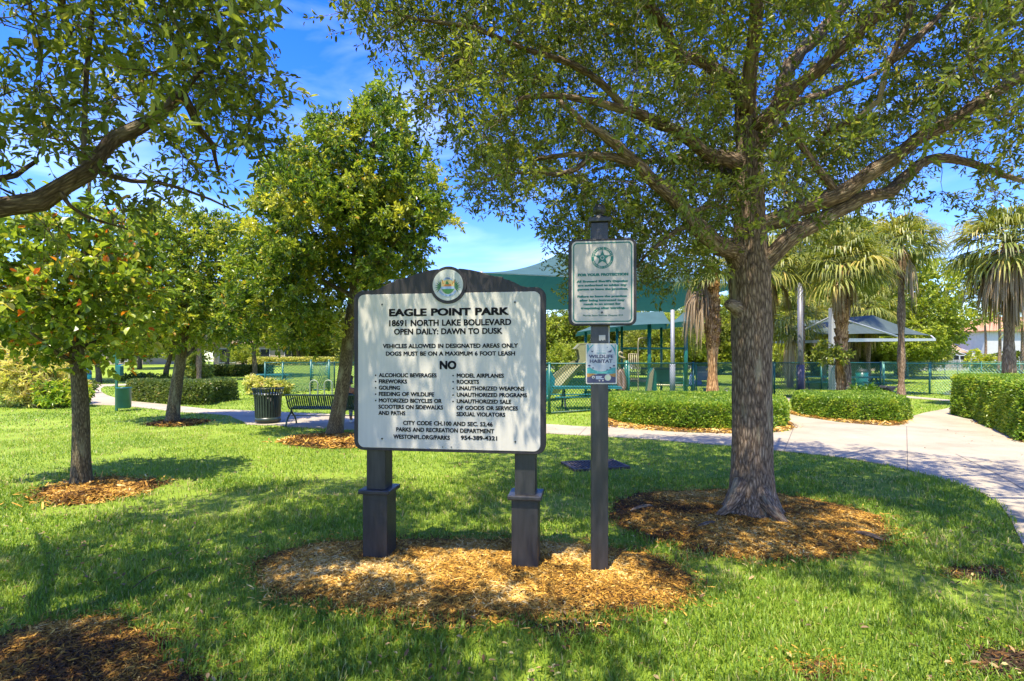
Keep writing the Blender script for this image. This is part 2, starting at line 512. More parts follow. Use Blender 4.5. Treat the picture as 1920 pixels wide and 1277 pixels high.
gx = np.concatenate((np.linspace(-700, -90, 20), np.linspace(-80, 80, 65), np.linspace(90, 700, 20)))
gy = np.concatenate((np.linspace(-60, -5, 8), np.linspace(0, 110, 56), np.linspace(120, 900, 24)))
GX, GY = np.meshgrid(gx, gy)
nx, ny = len(gx), len(gy)
gi = np.arange(ny - 1)[:, None] * nx + np.arange(nx - 1)[None, :]
gq = np.stack((gi, gi + 1, gi + nx + 1, gi + nx), axis=-1).reshape(-1, 4)
g = MB(); g.add(np.stack((GX, GY, ground_z(GX, GY)), axis=-1).reshape(-1, 3), [gq], smooth=True)
tag(g.build('lawn', M_LAWN), 'mown green park lawn under the trees', 'lawn', kind='structure')

PATH_PX = [(100, 727), (128, 735), (140, 748), (167, 759), (215, 760.5), (271, 765.5), (336, 773), (400, 777), (426, 779), (455, 790), (462, 797), (520, 798.5),
           (542, 801), (613, 804), (662, 807), (800, 810), (1027, 813.5), (1143, 820), (1240, 826), (1376, 837.5), (1449, 845), (1577, 858), (1665, 873),
           (1700, 882), (1743, 893), (1795, 908), (1842, 926), (1874, 946), (1895, 974), (1906, 999), (1920, 1027), (1945, 1100), (1960, 1300), (2500, 1300), (2500, 960),
           (2100, 900), (1920, 831), (1906, 823), (1870, 806), (1838, 796), (1828, 787), (1826, 770), (1850, 757), (1821, 753.5), (1760, 748), (1703, 743), (1660, 741.5),
           (1660, 744), (1714, 747.5), (1780, 753), (1794, 756), (1797, 760), (1769, 768), (1735, 774), (1714, 780), (1703, 790), (1692, 797), (1667, 800), (1577, 793), (1500, 781.5), (1478, 777),
           (1466, 768), (1478, 757), (1482, 746), (1446, 746), (1440, 757), (1446, 772), (1462, 785), (1482, 796), (1487, 803), (1478, 809), (1450, 812), (1377, 814),
           (1290, 812), (1203, 806.5), (1165, 801), (1145, 800), (1100, 801), (1027, 796), (900, 790), (662, 779), (623, 777), (519, 773), (440, 769),
           (395, 768), (313, 759), (240, 752), (218, 747), (200, 741), (190, 735), (189, 729), (195, 725), (240, 722.8), (330, 719), (330, 717.2), (235, 720), (160, 721.3), (110, 723)]
PATH = [tuple(gp(*p)) for p in PATH_PX if p not in ((2500, 1300), (2500, 960))]
_k = [i for i, p in enumerate(PATH_PX) if p == (1960, 1300)][0] + 1
PATH[_k:_k] = [(2.85, 0.8), (3.0, -6.0), (9.5, -6.0), (8.6, 0.5), (8.6, 4.5)]        # runs on past the camera
from mathutils.geometry import tessellate_polygon
def sheet(mb, poly, z, slot=0):
    tris = tessellate_polygon([[Vector((p[0], p[1], 0)) for p in poly]])
    V = [(p[0], p[1], z) for p in poly]
    T = []
    for a, b_, c in tris:
        n_ = (V[b_][0] - V[a][0]) * (V[c][1] - V[a][1]) - (V[b_][1] - V[a][1]) * (V[c][0] - V[a][0])
        T.append((a, b_, c) if n_ > 0 else (a, c, b_))
    mb.add(V, T, slot=slot)
pm = MB()
sheet(pm, PATH, 0.014)
n_ = len(PATH)                                       # edge of the slab
pm.add([(p[0], p[1], z) for z in (0.014, -0.06) for p in PATH], [(i, n_ + i, n_ + (i + 1) % n_, (i + 1) % n_) for i in range(n_)], slot=0)
for (a, b_) in [((1792, 853), (1866, 889)), ((1700, 800), (1702, 884)), ((1487, 806), (1470, 848)), ((1290, 813), (1262, 828)), ((1100, 802), (1085, 817)),
                ((880, 790), (866, 812)), ((690, 780), (676, 808)), ((560, 775), (540, 800)), ((440, 770), (415, 778)), ((330, 761), (300, 769)), ((255, 754), (225, 762)),
                ((1702, 800), (1905, 823)), ((1890, 815), (2100, 905)), ((1866, 889), (1990, 960))]:
    A, B = gp(*a), gp(*b_)
    d = unit(B - A); nn = np.array((-d[1], d[0])) * 0.006
    pm.add([(*(A - nn), 0.018), (*(B - nn), 0.018), (*(B + nn), 0.018), (*(A + nn), 0.018)], [(0, 1, 2, 3)], slot=1)
tag(pm.build('footpath', [M_CONC, M_JOINT]), 'pale concrete footpath curving through the park', 'footpath', kind='structure')

POND = [tuple(gp(*p)) for p in [(1764, 741), (1770, 735.5), (1782, 731.5), (1800, 729.5), (1850, 728), (2000, 727), (2200, 729), (2200, 748), (1900, 747), (1820, 744)]]
pm = MB(); sheet(pm, POND, 0.010)
tag(pm.build('pond', M_WATER), 'small pond behind the green fence on the right', 'pond', kind='structure')

# ------------------------------------------------------------------ leaves, trees
def leaf_cards(mb, P, D, N, L, W, tint, fold=0.25, droop=0.12, rich=True):
    """one small folded leaf per row: P base, D direction, N upper side, L length, W width"""
    n = len(P)
    D = unit(D); S = unit(np.cross(D, N)); N = np.cross(S, D)
    L = np.broadcast_to(L, (n,))[:, None]; W = np.broadcast_to(W, (n,))[:, None]
    tip = P + D * L - N * L * droop
    if rich:
        a = P + D * L * 0.35 + S * W * 0.46 + N * W * fold
        b_ = P + D * L * 0.72 + S * W * 0.40 + N * W * fold - N * L * droop * 0.5
        c = P + D * L * 0.72 - S * W * 0.40 + N * W * fold - N * L * droop * 0.5
        d = P + D * L * 0.35 - S * W * 0.46 + N * W * fold
        V = np.stack((P, a, b_, tip, c, d), axis=1).reshape(-1, 3)
        i = np.arange(n)[:, None] * 6
        q = np.concatenate((i + np.array([[0, 1, 2, 3]]), i + np.array([[0, 3, 4, 5]])))
        mb.add(V, [q], tint=np.repeat(tint, 6))
    else:
        a = P + D * L * 0.5 + S * W * 0.5 + N * W * fold
        b_ = P + D * L * 0.5 - S * W * 0.5 + N * W * fold
        V = np.stack((P, a, tip, b_), axis=1).reshape(-1, 3)
        i = np.arange(n)[:, None] * 4
        q = np.concatenate((i + np.array([[0, 1, 2]]), i + np.array([[0, 2, 3]])))
        mb.add(V, [q], tint=np.repeat(tint, 4))

def rdir(rng, n, up=0.0):
    v = rng.normal(size=(n, 3)); v = unit(v); v[:, 2] += up
    return unit(v)

def grow(name, label, loc, limbs, targets, rng, bark, leafmat, twigs=4, leaves=12, twig_len=0.3, leaf=(0.06, 0.024), group=None, twig_up=0.1,
         sides=6, branch_r=0.010, tintbase=0.45, tintvar=0.25, clumpvar=0.15, extra=None, cat='tree', rich=True, trunk_limbs=(), spread=0.9, min_r=0.0035, odd=0.0, twig_tubes=True, bark_twig=None):
    """tree from given limbs (polyline, r0, r1) plus branches that grow to the target points, leaves on twigs round every target"""
    root = thing(name, label, cat, loc, 0, group)
    loc = np.array(loc, float)
    wood = MB()
    for (pts, radii, sd, warp) in trunk_limbs:
        wood.tube(np.asarray(pts) - loc, radii, sides=sd, warp=warp)
    NP, NR, ND = [], [], []
    for (pts, r0, r1) in limbs:
        L = np.linalg.norm(np.diff(np.asarray(pts, float), axis=0), axis=1).sum()
        k = max(6, int(L / 0.14))
        C = resample(pts, k)
        t = np.linspace(0, 1, k)
        R = r0 + (r1 - r0) * t ** 0.8
        C = C + rng.normal(size=C.shape) * (R * 0.12)[:, None] * (t[:, None] > 0.05)
        wood.tube(C - loc, R * (1 + 0.07 * rng.normal(size=k)), sides=10 if r0 > 0.04 else 7)
        NP.append(C); NR.append(R); ND.append(unit(np.gradient(C, axis=0)))
    NP = np.concatenate(NP); NR = np.concatenate(NR); ND = np.concatenate(ND)
    T = np.asarray(targets, float)
    d0 = np.array([np.min(np.sum((NP - t) ** 2, axis=1)) for t in T])
    order = np.argsort(d0 + rng.random(len(T)) * 0.15 * d0.mean())
    cap = len(NP)
    buf = np.zeros((cap + len(T) * 4, 3)); buf[:cap] = NP
    rb = np.zeros(len(buf)); rb[:cap] = NR
    db = np.zeros((len(buf), 3)); db[:cap] = ND
    n = cap
    outd = np.zeros((len(T), 3))
    for i in order:
        t = T[i]
        dd = np.sum((buf[:n] - t) ** 2, axis=1) + 0.02 * (rb[:n] < 0.004)
        j = int(np.argmin(dd))
        p = buf[j]; L = math.sqrt(max(dd[j], 1e-6)); di = unit(t - p)
        outd[i] = di
        if L < 0.05:
            continue
        r0 = min(rb[j] * 0.7, min_r + branch_r * L)
        c = p + (unit(db[j] * 0.6 + di) * 0.45 * L)
        s = np.linspace(0, 1, 5)[:, None]
        C = (1 - s) ** 2 * p + 2 * s * (1 - s) * c + s ** 2 * t
        C[1:-1] += rng.normal(size=(3, 3)) * 0.05 * L
        R = np.linspace(r0, min_r * 0.7, 5)
        wood.tube(C - loc, R, sides=5 if r0 > 0.012 else 4, caps=False)
        buf[n:n + 4] = C[1:]; rb[n:n + 4] = R[1:]; db[n:n + 4] = unit(np.diff(C, axis=0)); n += 4
    # twigs and leaves
    m = len(T)
    ctint = np.clip(tintbase + clumpvar * rng.normal(size=m), 0, 1)
    tb = np.repeat(np.arange(m), twigs)
    TD = unit(outd[tb] * 0.5 + rdir(rng, m * twigs) * spread + np.array((0, 0, twig_up)))
    TL = twig_len * (0.55 + 0.9 * rng.random(m * twigs))
    TS = T[tb]
    TE = TS + TD * TL[:, None] + np.array((0, 0, -0.12)) * TL[:, None]
    if twig_tubes:
        k = 3
        a = np.arange(k) * 2 * np.pi / k
        U = unit(np.cross(TD, np.array((0.3, 0.2, 0.9)))); W2 = np.cross(TD, U)
        ring = U[:, None, :] * np.cos(a)[None, :, None] + W2[:, None, :] * np.sin(a)[None, :, None]
        r_ = min_r * 0.75
        V = np.concatenate((TS[:, None, :] + ring * r_, TE[:, None, :] + ring * r_ * 0.4), axis=1).reshape(-1, 3) - loc
        i6 = np.arange(len(TS))[:, None] * 6
        q = np.concatenate([i6 + np.array([[j, (j + 1) % 3, 3 + (j + 1) % 3, 3 + j]]) for j in range(3)])
        wood.add(V, [q], smooth=True)
    lb = np.repeat(np.arange(len(TS)), leaves)
    f = 0.15 + 0.85 * rng.random(len(lb)) ** 0.8
    P = TS[lb] + (TE[lb] - TS[lb]) * f[:, None]
    D = unit(TD[lb] * 0.75 + rdir(rng, len(lb)) * 0.9)
    P = P + D * 0.01
    N = unit(np.array((0, 0, 1.0)) + rng.normal(size=(len(lb), 3)) * 0.65)
    sz = np.clip(np.exp(0.28 * rng.normal(size=len(lb))), 0.5, 1.6)
    tint = np.clip(ctint[tb[lb]] + tintvar * rng.normal(size=len(lb)) * 0.6, 0, 0.9)
    if odd > 0:
        o_ = rng.random(len(lb)) < odd
        tint = np.where(o_, 0.93 + 0.07 * rng.random(len(lb)), tint)
    lm = MB()
    leaf_cards(lm, P - loc, D, N, leaf[0] * sz, leaf[1] * sz, tint, rich=rich)
    wood.build('trunk', bark, root)
    lm.build('crown', leafmat, root)
    return root

def blob_targets(rng, blobs, n, accept=None, shell=0.0):
    """points inside a union of ellipsoids (cx, cy, cz, rx, ry, rz, weight)"""
    B = np.array([b_[:6] for b_ in blobs], float)
    w = np.array([(b_[6] if len(b_) > 6 else 1.0) * b_[3] * b_[4] * b_[5] for b_ in blobs]); w = w / w.sum()
    out = []
    while sum(len(o) for o in out) < n:
        k = rng.choice(len(B), size=n, p=w)
        r = rng.random(n) ** (1 / 3.0)
        r = shell + (1 - shell) * r
        P = B[k, :3] + unit(rng.normal(size=(n, 3))) * r[:, None] * B[k, 3:6]
        if accept is not None:
            P = P[accept(P)]
        out.append(P)
    return np.concatenate(out)[:n]

def thin(P, d, rng):
    """drop points closer together than d (keeps an even fill)"""
    keep = np.zeros((len(P), 3)); n = 0
    for p in P:
        if n == 0 or np.min(np.sum((keep[:n] - p) ** 2, axis=1)) > d * d:
            keep[n] = p; n += 1
    return keep[:n]

# where the lawn lies in full sun (photo pixels of the ground): little foliage stands between there and the sun
LIT = [([(-400, 700), (700, 700), (700, 840), (720, 862), (560, 880), (420, 915), (240, 950), (120, 1010), (-40, 1060), (-400, 1060)], 0.97),
       ([(560, 1090), (700, 1050), (800, 1032), (1100, 1035), (1235, 1075), (1225, 1135), (1050, 1140), (880, 1120), (720, 1115), (590, 1125)], 0.97),
       ([(735, 972), (960, 960), (1080, 975), (1090, 1010), (900, 1012), (740, 1008)], 0.75),
       ([(1160, 1130), (1300, 1090), (1500, 1100), (1700, 1140), (1700, 1230), (1500, 1300), (1150, 1330), (960, 1280)], -0.97),
       ([(1480, 925), (1640, 935), (1800, 990), (1880, 1040), (1700, 1030), (1560, 975)], -0.9),
       ([(1450, 790), (1850, 790), (2100, 900), (2100, 1100), (1930, 1000), (1800, 900), (1600, 850), (1450, 838)], -0.95),
       ([(-80, 930), (640, 890), (640, 1010), (480, 1080), (520, 1150), (700, 1190), (640, 1300), (330, 1210), (120, 1150), (-80, 1170)], -0.78),
       ([(-60, 1060), (90, 1060), (90, 1140), (-60, 1150)], 0.7),
       ([(880, 1185), (1200, 1160), (1320, 1180), (1320, 1330), (860, 1330)], -0.97), ([(560, 1185), (760, 1175), (780, 1215), (600, 1230)], 0.85), ([(1620, 1180), (1900, 1200), (1920, 1300), (1600, 1300)], -0.95)]
def sunlit(P, rng):
    s = P[:, :2] + P[:, 2:3] * np.array((SUN_DIR.x, SUN_DIR.y)) / -SUN_DIR.z
    px, py = pixel_of(np.column_stack((s, 0 * s[:, 0])))
    drop = np.zeros(len(P), bool)
    for poly, pr in LIT:
        q = np.abs(pr) if pr > 0 else np.where(fbm(s[:, 0] * 2.1 + 4, s[:, 1] * 2.1, 3, 2) > 0.47, -pr, 0.08 if pr == -0.78 else 0.45)     # dappled where negative
        drop |= in_poly(px, py, poly) & (s[:, 1] > 1.5) & (rng.random(len(P)) < q)
    return drop

# ---- the big oak beside the signs
def pts_from_px(lst):
    return np.array([at(*p) for p in lst])
rng = np.random.default_rng(11)
OAK = np.array((2.47, 5.33, 0.0))
ty = lambda px, py, Y=5.33: at(px, py, Y)
trunk = pts_from_px([(1409, 985, 5.33), (1409, 950, 5.33), (1409, 900, 5.33), (1410, 820, 5.33), (1409, 700, 5.33), (1409, 600, 5.33), (1406, 540, 5.33), (1405, 500, 5.33), (1406, 440, 5.33), (1405, 300, 5.36), (1401, 240, 5.4), (1397, 190, 5.42)])
trunk_c = resample(trunk, 150)
zz = trunk_c[:, 2]
rad = np.interp(zz, [-0.1, 0.0, 0.08, 0.25, 0.5, 1.0, 1.6, 2.2, 2.55, 2.75, 3.1, 3.8, 4.4], [0.35, 0.335, 0.275, 0.222, 0.198, 0.188, 0.190, 0.195, 0.208, 0.178, 0.150, 0.130, 0.10])
def oak_warp(RR, a, L, P):
    low = np.exp(-np.clip(P[:, 2:3], 0, None) / 0.16)
    lob = low * (0.10 * np.cos(3 * a + 0.7) + 0.07 * np.cos(5 * a + 2.0))
    n1 = fbm(a * 2.2 + 0 * L, L * 3.0 + 0 * a, 3, 3) - 0.5
    # long vertical bark plates
    ridge = np.abs(np.sin(a * 13 + 3.5 * fbm(a * 1.5 + 0 * L, L * 5, 8, 3))) * (0.6 + 0.8 * vnoise(a * 6 + 0 * L, L * 9, 21)) - 0.5
    seam = np.cos(a) * 0
    return RR * (1 + lob + 0.10 * n1 * (1 + low) + 0.024 * ridge + seam)
trunk_limbs = [(trunk_c, rad, 110, oak_warp)]
# surface root running to the front right, and the cut knob on the left of the trunk
root_c = resample(pts_from_px([(1418, 900, 5.25), (1432, 930, 5.15), (1447, 955, 5.0), (1464, 972, 4.95), (1480, 992, 4.9)]), 14)
trunk_limbs.append((root_c, np.linspace(0.10, 0.03, 14), 14, None))
root_c = resample(pts_from_px([(1392, 905, 5.25), (1372, 945, 5.15), (1352, 962, 5.15), (1335, 972, 5.2)]), 12)
trunk_limbs.append((root_c, np.linspace(0.09, 0.02, 12), 12, None))
trunk_limbs.append((resample(pts_from_px([(1400, 600, 5.33), (1382, 578, 5.25), (1369, 571, 5.2), (1362, 570, 5.17)]), 9), np.array([.12, .11, .095, .085, .075, .07, .06, .055, .03]), 12, None))
limbs = [
    (pts_from_px([(1400, 520, 5.33), (1380, 472, 5.25), (1350, 461, 5.05), (1324, 443, 4.95), (1301, 417, 4.85), (1283, 391, 4.8), (1256, 365, 4.7), (1222, 338, 4.6), (1189, 303, 4.5), (1139, 259, 4.4), (1098, 232, 4.3), (1050, 190, 4.2)]), 0.125, 0.025),
    (pts_from_px([(1189, 305, 4.5), (1166, 296, 4.5), (1110, 291, 4.5), (1061, 290, 4.55), (1000, 300, 4.6)]), 0.045, 0.016),
    (pts_from_px([(1110, 291, 4.5), (1098, 303, 4.5), (1085, 314, 4.5), (1061, 328, 4.5), (1004, 323, 4.5), (947, 327, 4.5), (900, 345, 4.5)]), 0.03, 0.008),
    (pts_from_px([(1404, 310, 5.36), (1369, 297, 5.3), (1331, 292, 5.2), (1301, 270, 5.1), (1264, 244, 5.0), (1236, 232, 4.9), (1172, 205, 4.7), (1125, 195, 4.6), (1044, 178, 4.4), (970, 185, 4.3)]), 0.085, 0.018),
    (pts_from_px([(1172, 205, 4.7), (1120, 150, 4.6), (1060, 115, 4.5), (980, 91, 4.4), (886, 52, 4.2), (800, 40, 4.1), (720, 20, 4.0)]), 0.04, 0.010),
    (pts_from_px([(1401, 215, 5.4), (1392, 180, 5.4), (1365, 143, 5.35), (1313, 113, 5.2), (1271, 101, 5.1), (1256, 71, 5.0), (1241, 38, 4.9), (1190, -20, 4.7), (1120, -80, 4.5), (1000, -130, 4.3)]), 0.085, 0.02),
    (pts_from_px([(1398, 200, 5.42), (1405, 150, 5.45), (1414, 75, 5.45), (1418, 0, 5.45), (1412, -100, 5.4), (1400, -250, 5.3), (1380, -380, 5.2)]), 0.095, 0.03),
    (pts_from_px([(1408, 290, 5.4), (1444, 233, 5.5), (1463, 188, 5.6), (1478, 124, 5.7), (1512, 86, 5.8), (1549, 45, 5.9), (1591, 0, 6.0), (1660, -90, 6.2), (1750, -180, 6.4)]), 0.10, 0.025),
    (pts_from_px([(1450, 225, 5.5), (1486, 195, 5.7), (1519, 184, 5.9), (1576, 165, 6.3), (1640, 140, 6.8), (1700, 100, 7.2)]), 0.06, 0.018),
    (pts_from_px([(1470, 165, 5.6), (1531, 143, 6.0), (1576, 120, 6.3), (1606, 105, 6.5), (1660, 90, 6.9)]), 0.045, 0.015),
    (pts_from_px([(1412, 432, 5.36), (1440, 417, 5.3), (1493, 398, 5.2), (1538, 376, 5.1), (1576, 361, 5.05), (1632, 327, 4.95), (1688, 286, 4.85), (1726, 256, 4.8), (1786, 225, 4.7), (1839, 188, 4.6), (1914, 143, 4.5), (2010, 90, 4.4), (2140, 30, 4.3)]), 0.105, 0.03),
    (pts_from_px([(1415, 520, 5.33), (1455, 466, 5.2), (1500, 432, 5.15), (1557, 402, 5.15), (1613, 372, 5.2), (1670, 357, 5.3), (1700, 328, 5.4), (1745, 297, 5.5), (1801, 301, 5.6), (1858, 319, 5.7), (1914, 338, 5.8), (1990, 345, 5.9)]), 0.105, 0.018),
    (pts_from_px([(1568, 365, 5.05), (1538, 322, 5.0), (1505, 275, 4.95), (1478, 240, 4.9), (1450, 180, 4.8)]), 0.045, 0.012),
    (pts_from_px([(1546, 252, 4.9), (1595, 225, 4.7), (1640, 199, 4.6), (1658, 150, 4.5), (1668, 115, 4.5), (1688, 70, 4.4), (1703, 38, 4.4), (1715, -40, 4.3)]), 0.028, 0.022),
    (pts_from_px([(1668, 115, 4.5), (1720, 70, 4.5), (1770, 20, 4.5), (1830, -40, 4.5)]), 0.045, 0.015),
    (pts_from_px([(1283, 391, 4.8), (1300, 395, 5.0), (1340, 385, 5.3), (1380, 396, 5.4)]), 0.03, 0.02),
    (pts_from_px([(1301, 420, 4.85), (1270, 430, 4.9), (1240, 455, 5.0), (1210, 480, 5.1), (1195, 500, 5.2)]), 0.035, 0.012),
    # limbs away from the camera and overhead
    (np.array([(2.47, 5.35, 3.4), (2.3, 6.2, 4.0), (1.8, 7.2, 4.4), (1.3, 8.3, 4.7)]), 0.08, 0.02),
    (np.array([(2.47, 5.35, 3.8), (3.2, 6.4, 4.6), (4.0, 7.6, 5.2), (4.6, 8.6, 5.5)]), 0.08, 0.02),
    (np.array([(2.45, 5.35, 4.2), (2.1, 4.3, 5.0), (1.8, 3.2, 5.6), (1.6, 2.0, 6.0)]), 0.075, 0.02),
    (np.array([(2.5, 5.35, 4.0), (3.4, 4.4, 4.8), (4.2, 3.2, 5.3), (4.9, 2.2, 5.6)]), 0.075, 0.02),
]
OAK_IN = [(-400, -3000), (600, -600), (640, -200), (655, 20), (690, 60), (735, 60), (790, 150), (800, 215), (850, 240), (868, 300), (893, 370), (920, 360), (960, 395), (1020, 428), (1075, 440), (1068, 500), (1075, 545),
          (1190, 545), (1300, 520), (1372, 500), (1400, 430), (1460, 440), (1560, 425), (1650, 400), (1740, 350), (1800, 380), (1860, 375), (1920, 360), (2300, 420), (3500, 300), (4000, -3000)]
HOLES = [(905, 190, 45, 28), (1000, 395, 50, 35), (1035, 350, 30, 16), (850, 205, 34, 24), (1755, 310, 22, 26), (1800, 335, 55, 20), (1560, 160, 26, 20), (1700, 270, 18, 24), (1420, 380, 30, 30)]
def clears(limbs_, rmin):
    out = []
    for pts, r0, r1 in limbs_:
        C = resample(pts, 40)
        R = np.linspace(r0, r1, 40)
        C = C[R > rmin]
        if len(C):
            px, py = pixel_of(C)
            out.append(np.column_stack((px, py, C[:, 1], R[:len(C)] / C[:, 1] * F_PX)))
    return np.concatenate(out)
def hides(P, cl, pr, rng, pad=16):
    px, py = pixel_of(P)
    h = np.zeros(len(P), bool)
    for x, y, Y, r in cl:
        h |= (np.hypot(px - x, py - y) < r + pad) & (P[:, 1] < Y + 0.1)
    return h & (rng.random(len(P)) < pr)
OAK_CL = clears(limbs[:15], 0.022)
def oak_ok(P):
    px, py = pixel_of(P)
    inf = P[:, 1] > 0.6
    ok = ~inf | in_poly(px, py, OAK_IN)
    for hx, hy, rx, ry in HOLES:
        ok &= ~inf | (((px - hx) / rx) ** 2 + ((py - hy) / ry) ** 2 > 1)
    # clumps and gaps in space
    c = fbm(P[:, 0] * 1.1 + 3.3 * np.floor(P[:, 2] / 0.8), P[:, 1] * 1.1, 5, 2)
    ok &= c > 0.34
    ok &= (np.hypot(P[:, 0], P[:, 1]) > 1.9) | (P[:, 2] > 4.4)
    ok &= ~sunlit(P, rng)
    # keep the front of the trunk and the sign clear
    ok &= ~((px > 1340) & (px < 1480) & (py > 455) & inf)
    ok &= ~((px > 1020) & (px < 1235) & (py > 350) & (P[:, 1] < 4.5) & inf)
    k = np.where(ok)[0]
    ok[k] = ~hides(P[k], OAK_CL, 0.9, rng, 26)
    return ok
T = blob_targets(rng, [(2.2, 5.2, 5.0, 4.9, 3.9, 2.7, 1.0), (0.6, 4.5, 4.0, 2.6, 1.6, 1.6, 1.2), (4.6, 5.0, 4.0, 3.0, 2.2, 1.7, 1.1), (-0.4, 4.3, 4.5, 1.9, 1.2, 1.3, 1.2), (1.2, 5.6, 2.9, 1.5, 1.2, 0.8, 1.6)], 5200, oak_ok)
T = thin(T, 0.20, rng)
print('oak clusters', len(T))
grow('oak_tree', 'large spreading oak with thick furrowed trunk in the mulch right of the signs', OAK, limbs, T, rng, [M_OAKBARK], M_OAKLEAF, twigs=6, leaves=16, twig_len=0.25, leaf=(0.044, 0.0172),
     trunk_limbs=trunk_limbs, tintbase=0.48, twig_up=0.0, odd=0.012)

# ---- the oak whose trunk stands out of frame on the left
rng = np.random.default_rng(5)
LO = np.array((-3.35, 2.25, 0.0))
limbs = [
    (np.array([(-3.3, 2.25, 1.9), (-3.05, 2.75, 2.3), at(-40, 395, 2.9), at(30, 383, 2.95), at(84, 370, 3.0), at(135, 340, 3.05), at(182, 310, 3.1), at(192, 276, 3.15), at(236, 252, 3.25), at(286, 226, 3.35), at(323, 192, 3.45), at(342, 172, 3.5)]), 0.075, 0.036),
    (pts_from_px([(340, 172, 3.5), (352, 195, 3.55), (367, 232, 3.65), (397, 266, 3.75), (402, 292, 3.8), (412, 330, 3.9)]), 0.036, 0.008),
    (pts_from_px([(155, 330, 3.1), (157, 236, 3.15), (162, 135, 3.2), (172, 60, 3.2), (174, 0, 3.2), (178, -120, 3.15)]), 0.017, 0.011),
    (pts_from_px([(188, 325, 3.1), (230, 338, 3.2), (286, 340, 3.3), (337, 353, 3.45), (400, 376, 3.6), (440, 395, 3.7)]), 0.018, 0.006),
    (pts_from_px([(112, 360, 3.0), (130, 385, 3.05), (148, 400, 3.1), (180, 412, 3.2), (240, 430, 3.35)]), 0.015, 0.005),
    (pts_from_px([(-60, 350, 3.2), (0, 336, 3.3), (30, 328, 3.4), (70, 300, 3.5)]), 0.03, 0.012),
    (np.array([(-3.3, 2.25, 2.4), (-2.8, 2.6, 3.4), at(100, -60, 3.1), at(112, 0, 3.2), at(128, 60, 3.4)]), 0.06, 0.02),
    (pts_from_px([(342, 172, 3.5), (390, 120, 3.7), (430, 60, 3.9), (450, 10, 4.1)]), 0.02, 0.006),
    (np.array([(-3.35, 2.2, 2.6), (-3.0, 1.5, 3.6), (-2.4, 0.6, 4.4), (-1.8, -0.4, 4.9)]), 0.07, 0.02),
    (np.array([(-3.35, 2.2, 2.8), (-2.9, 2.5, 4.0), (-2.3, 2.6, 5.0), (-1.6, 2.4, 5.7)]), 0.07, 0.02),
    (np.array([(-3.35, 2.2, 2.5), (-4.2, 2.7, 3.6), (-5.2, 3.2, 4.4)]), 0.07, 0.02),
]
LO_IN = [(-3000, -3000), (900, -3000), (560, -500), (455, -60), (455, 40), (480, 120), (515, 200), (528, 240), (500, 275), (440, 300), (420, 355), (370, 350), (300, 330), (280, 380), (200, 420), (100, 430), (-100, 430), (-900, 500), (-3000, 600)]
LO_CL = clears(limbs[:7], 0.010)
def lo_ok(P):
    px, py = pixel_of(P)
    inf = P[:, 1] > 0.6
    ok = ~inf | in_poly(px, py, LO_IN)
    for hx, hy, rx, ry in [(275, 290, 55, 35), (235, 90, 24, 26), (300, 360, 70, 22), (210, 235, 22, 40), (30, 320, 30, 18), (90, 290, 25, 25)]:
        ok &= ~inf | (((px - hx) / rx) ** 2 + ((py - hy) / ry) ** 2 > 1)
    c = fbm(P[:, 0] * 1.2 + 3.3 * np.floor(P[:, 2] / 0.8), P[:, 1] * 1.2, 9, 2)
    ok &= c > 0.36
    ok &= ~sunlit(P, rng)
    ok &= (np.hypot(P[:, 0], P[:, 1]) > 2.0) | (P[:, 2] > 4.2)
    k = np.where(ok)[0]
    ok[k] = ~hides(P[k], LO_CL, 0.95, rng, 44)
    return ok
T = blob_targets(rng, [(-2.6, 2.2, 4.7, 3.3, 3.0, 1.9, 1.0), (-2.1, 3.4, 3.7, 1.5, 1.1, 1.3, 1.5), (-2.6, 3.2, 3.2, 1.3, 0.9, 1.0, 1.4), (-0.6, 0.6, 4.9, 1.9, 1.8, 0.9, 0.7)], 2600, lo_ok)
T = thin(T, 0.19, rng)
print('left oak clusters', len(T))
tz = resample(np.array([(-3.35, 2.25, -0.05), (-3.36, 2.25, 0.8), (-3.33, 2.25, 1.6), (-3.3, 2.25, 2.2), (-3.3, 2.25, 2.8)]), 30)
grow('oak_tree', 'overhanging oak at the top left whose bent limb reaches in past the edge', LO, limbs, T, rng, [M_LIMB], M_OAKLEAF, twigs=6, leaves=11, twig_len=0.26, leaf=(0.054, 0.022),
     trunk_limbs=[(tz, np.interp(tz[:, 2], [0, 0.15, 0.5, 2.8], [0.24, 0.19, 0.16, 0.12]), 20, None)], tintbase=0.46, twig_up=0.0, odd=0.01)

# ---- three younger park trees on the left
def young(name, label, base, path, r, blobs, n, dmin, seed, mat, leaf, accept=None, **kw):
    rng = np.random.default_rng(seed)
    P = resample(path, 46)
    zz = P[:, 2]
    R = np.interp((zz - zz[0]) / (zz[-1] - zz[0]), [0, 0.04, 0.12, 0.55, 1], [1.45, 1.15, 1.0, 0.72, 0.15]) * r
    wp = lambda RR, a, L, P_: RR * (1 + 0.10 * (fbm(a * 1.6 + 0 * L, L * 2.2 + 0 * a, seed, 3) - 0.5) + 0.10 * np.exp(-L / 0.15) * np.cos(4 * a + seed))
    limbs = []
    for k in range(9):
        j = int(len(P) * (0.34 + 0.055 * k))
        a = k * 2.4 + seed
        ln = (0.62 - 0.035 * k) * max(b_[3] for b_ in blobs)
        d = np.array((math.cos(a), math.sin(a), 0.55))
        limbs.append((np.array([P[j], P[j] + d * ln * 0.45, P[j] + d * ln + np.array((0, 0, 0.12 * ln))]), R[j] * 0.5, 0.012))
    limbs.append((P[12:], R[12] * 0.8, R[-1]))
    T = thin(blob_targets(rng, blobs, n, accept, shell=0.25), dmin, rng)
    print(name, len(T))
    return grow(name, label, base, limbs, T, rng, [M_SMALLBARK], mat, leaf=leaf, trunk_limbs=[(P, R, 22, wp)], sides=6, **kw)

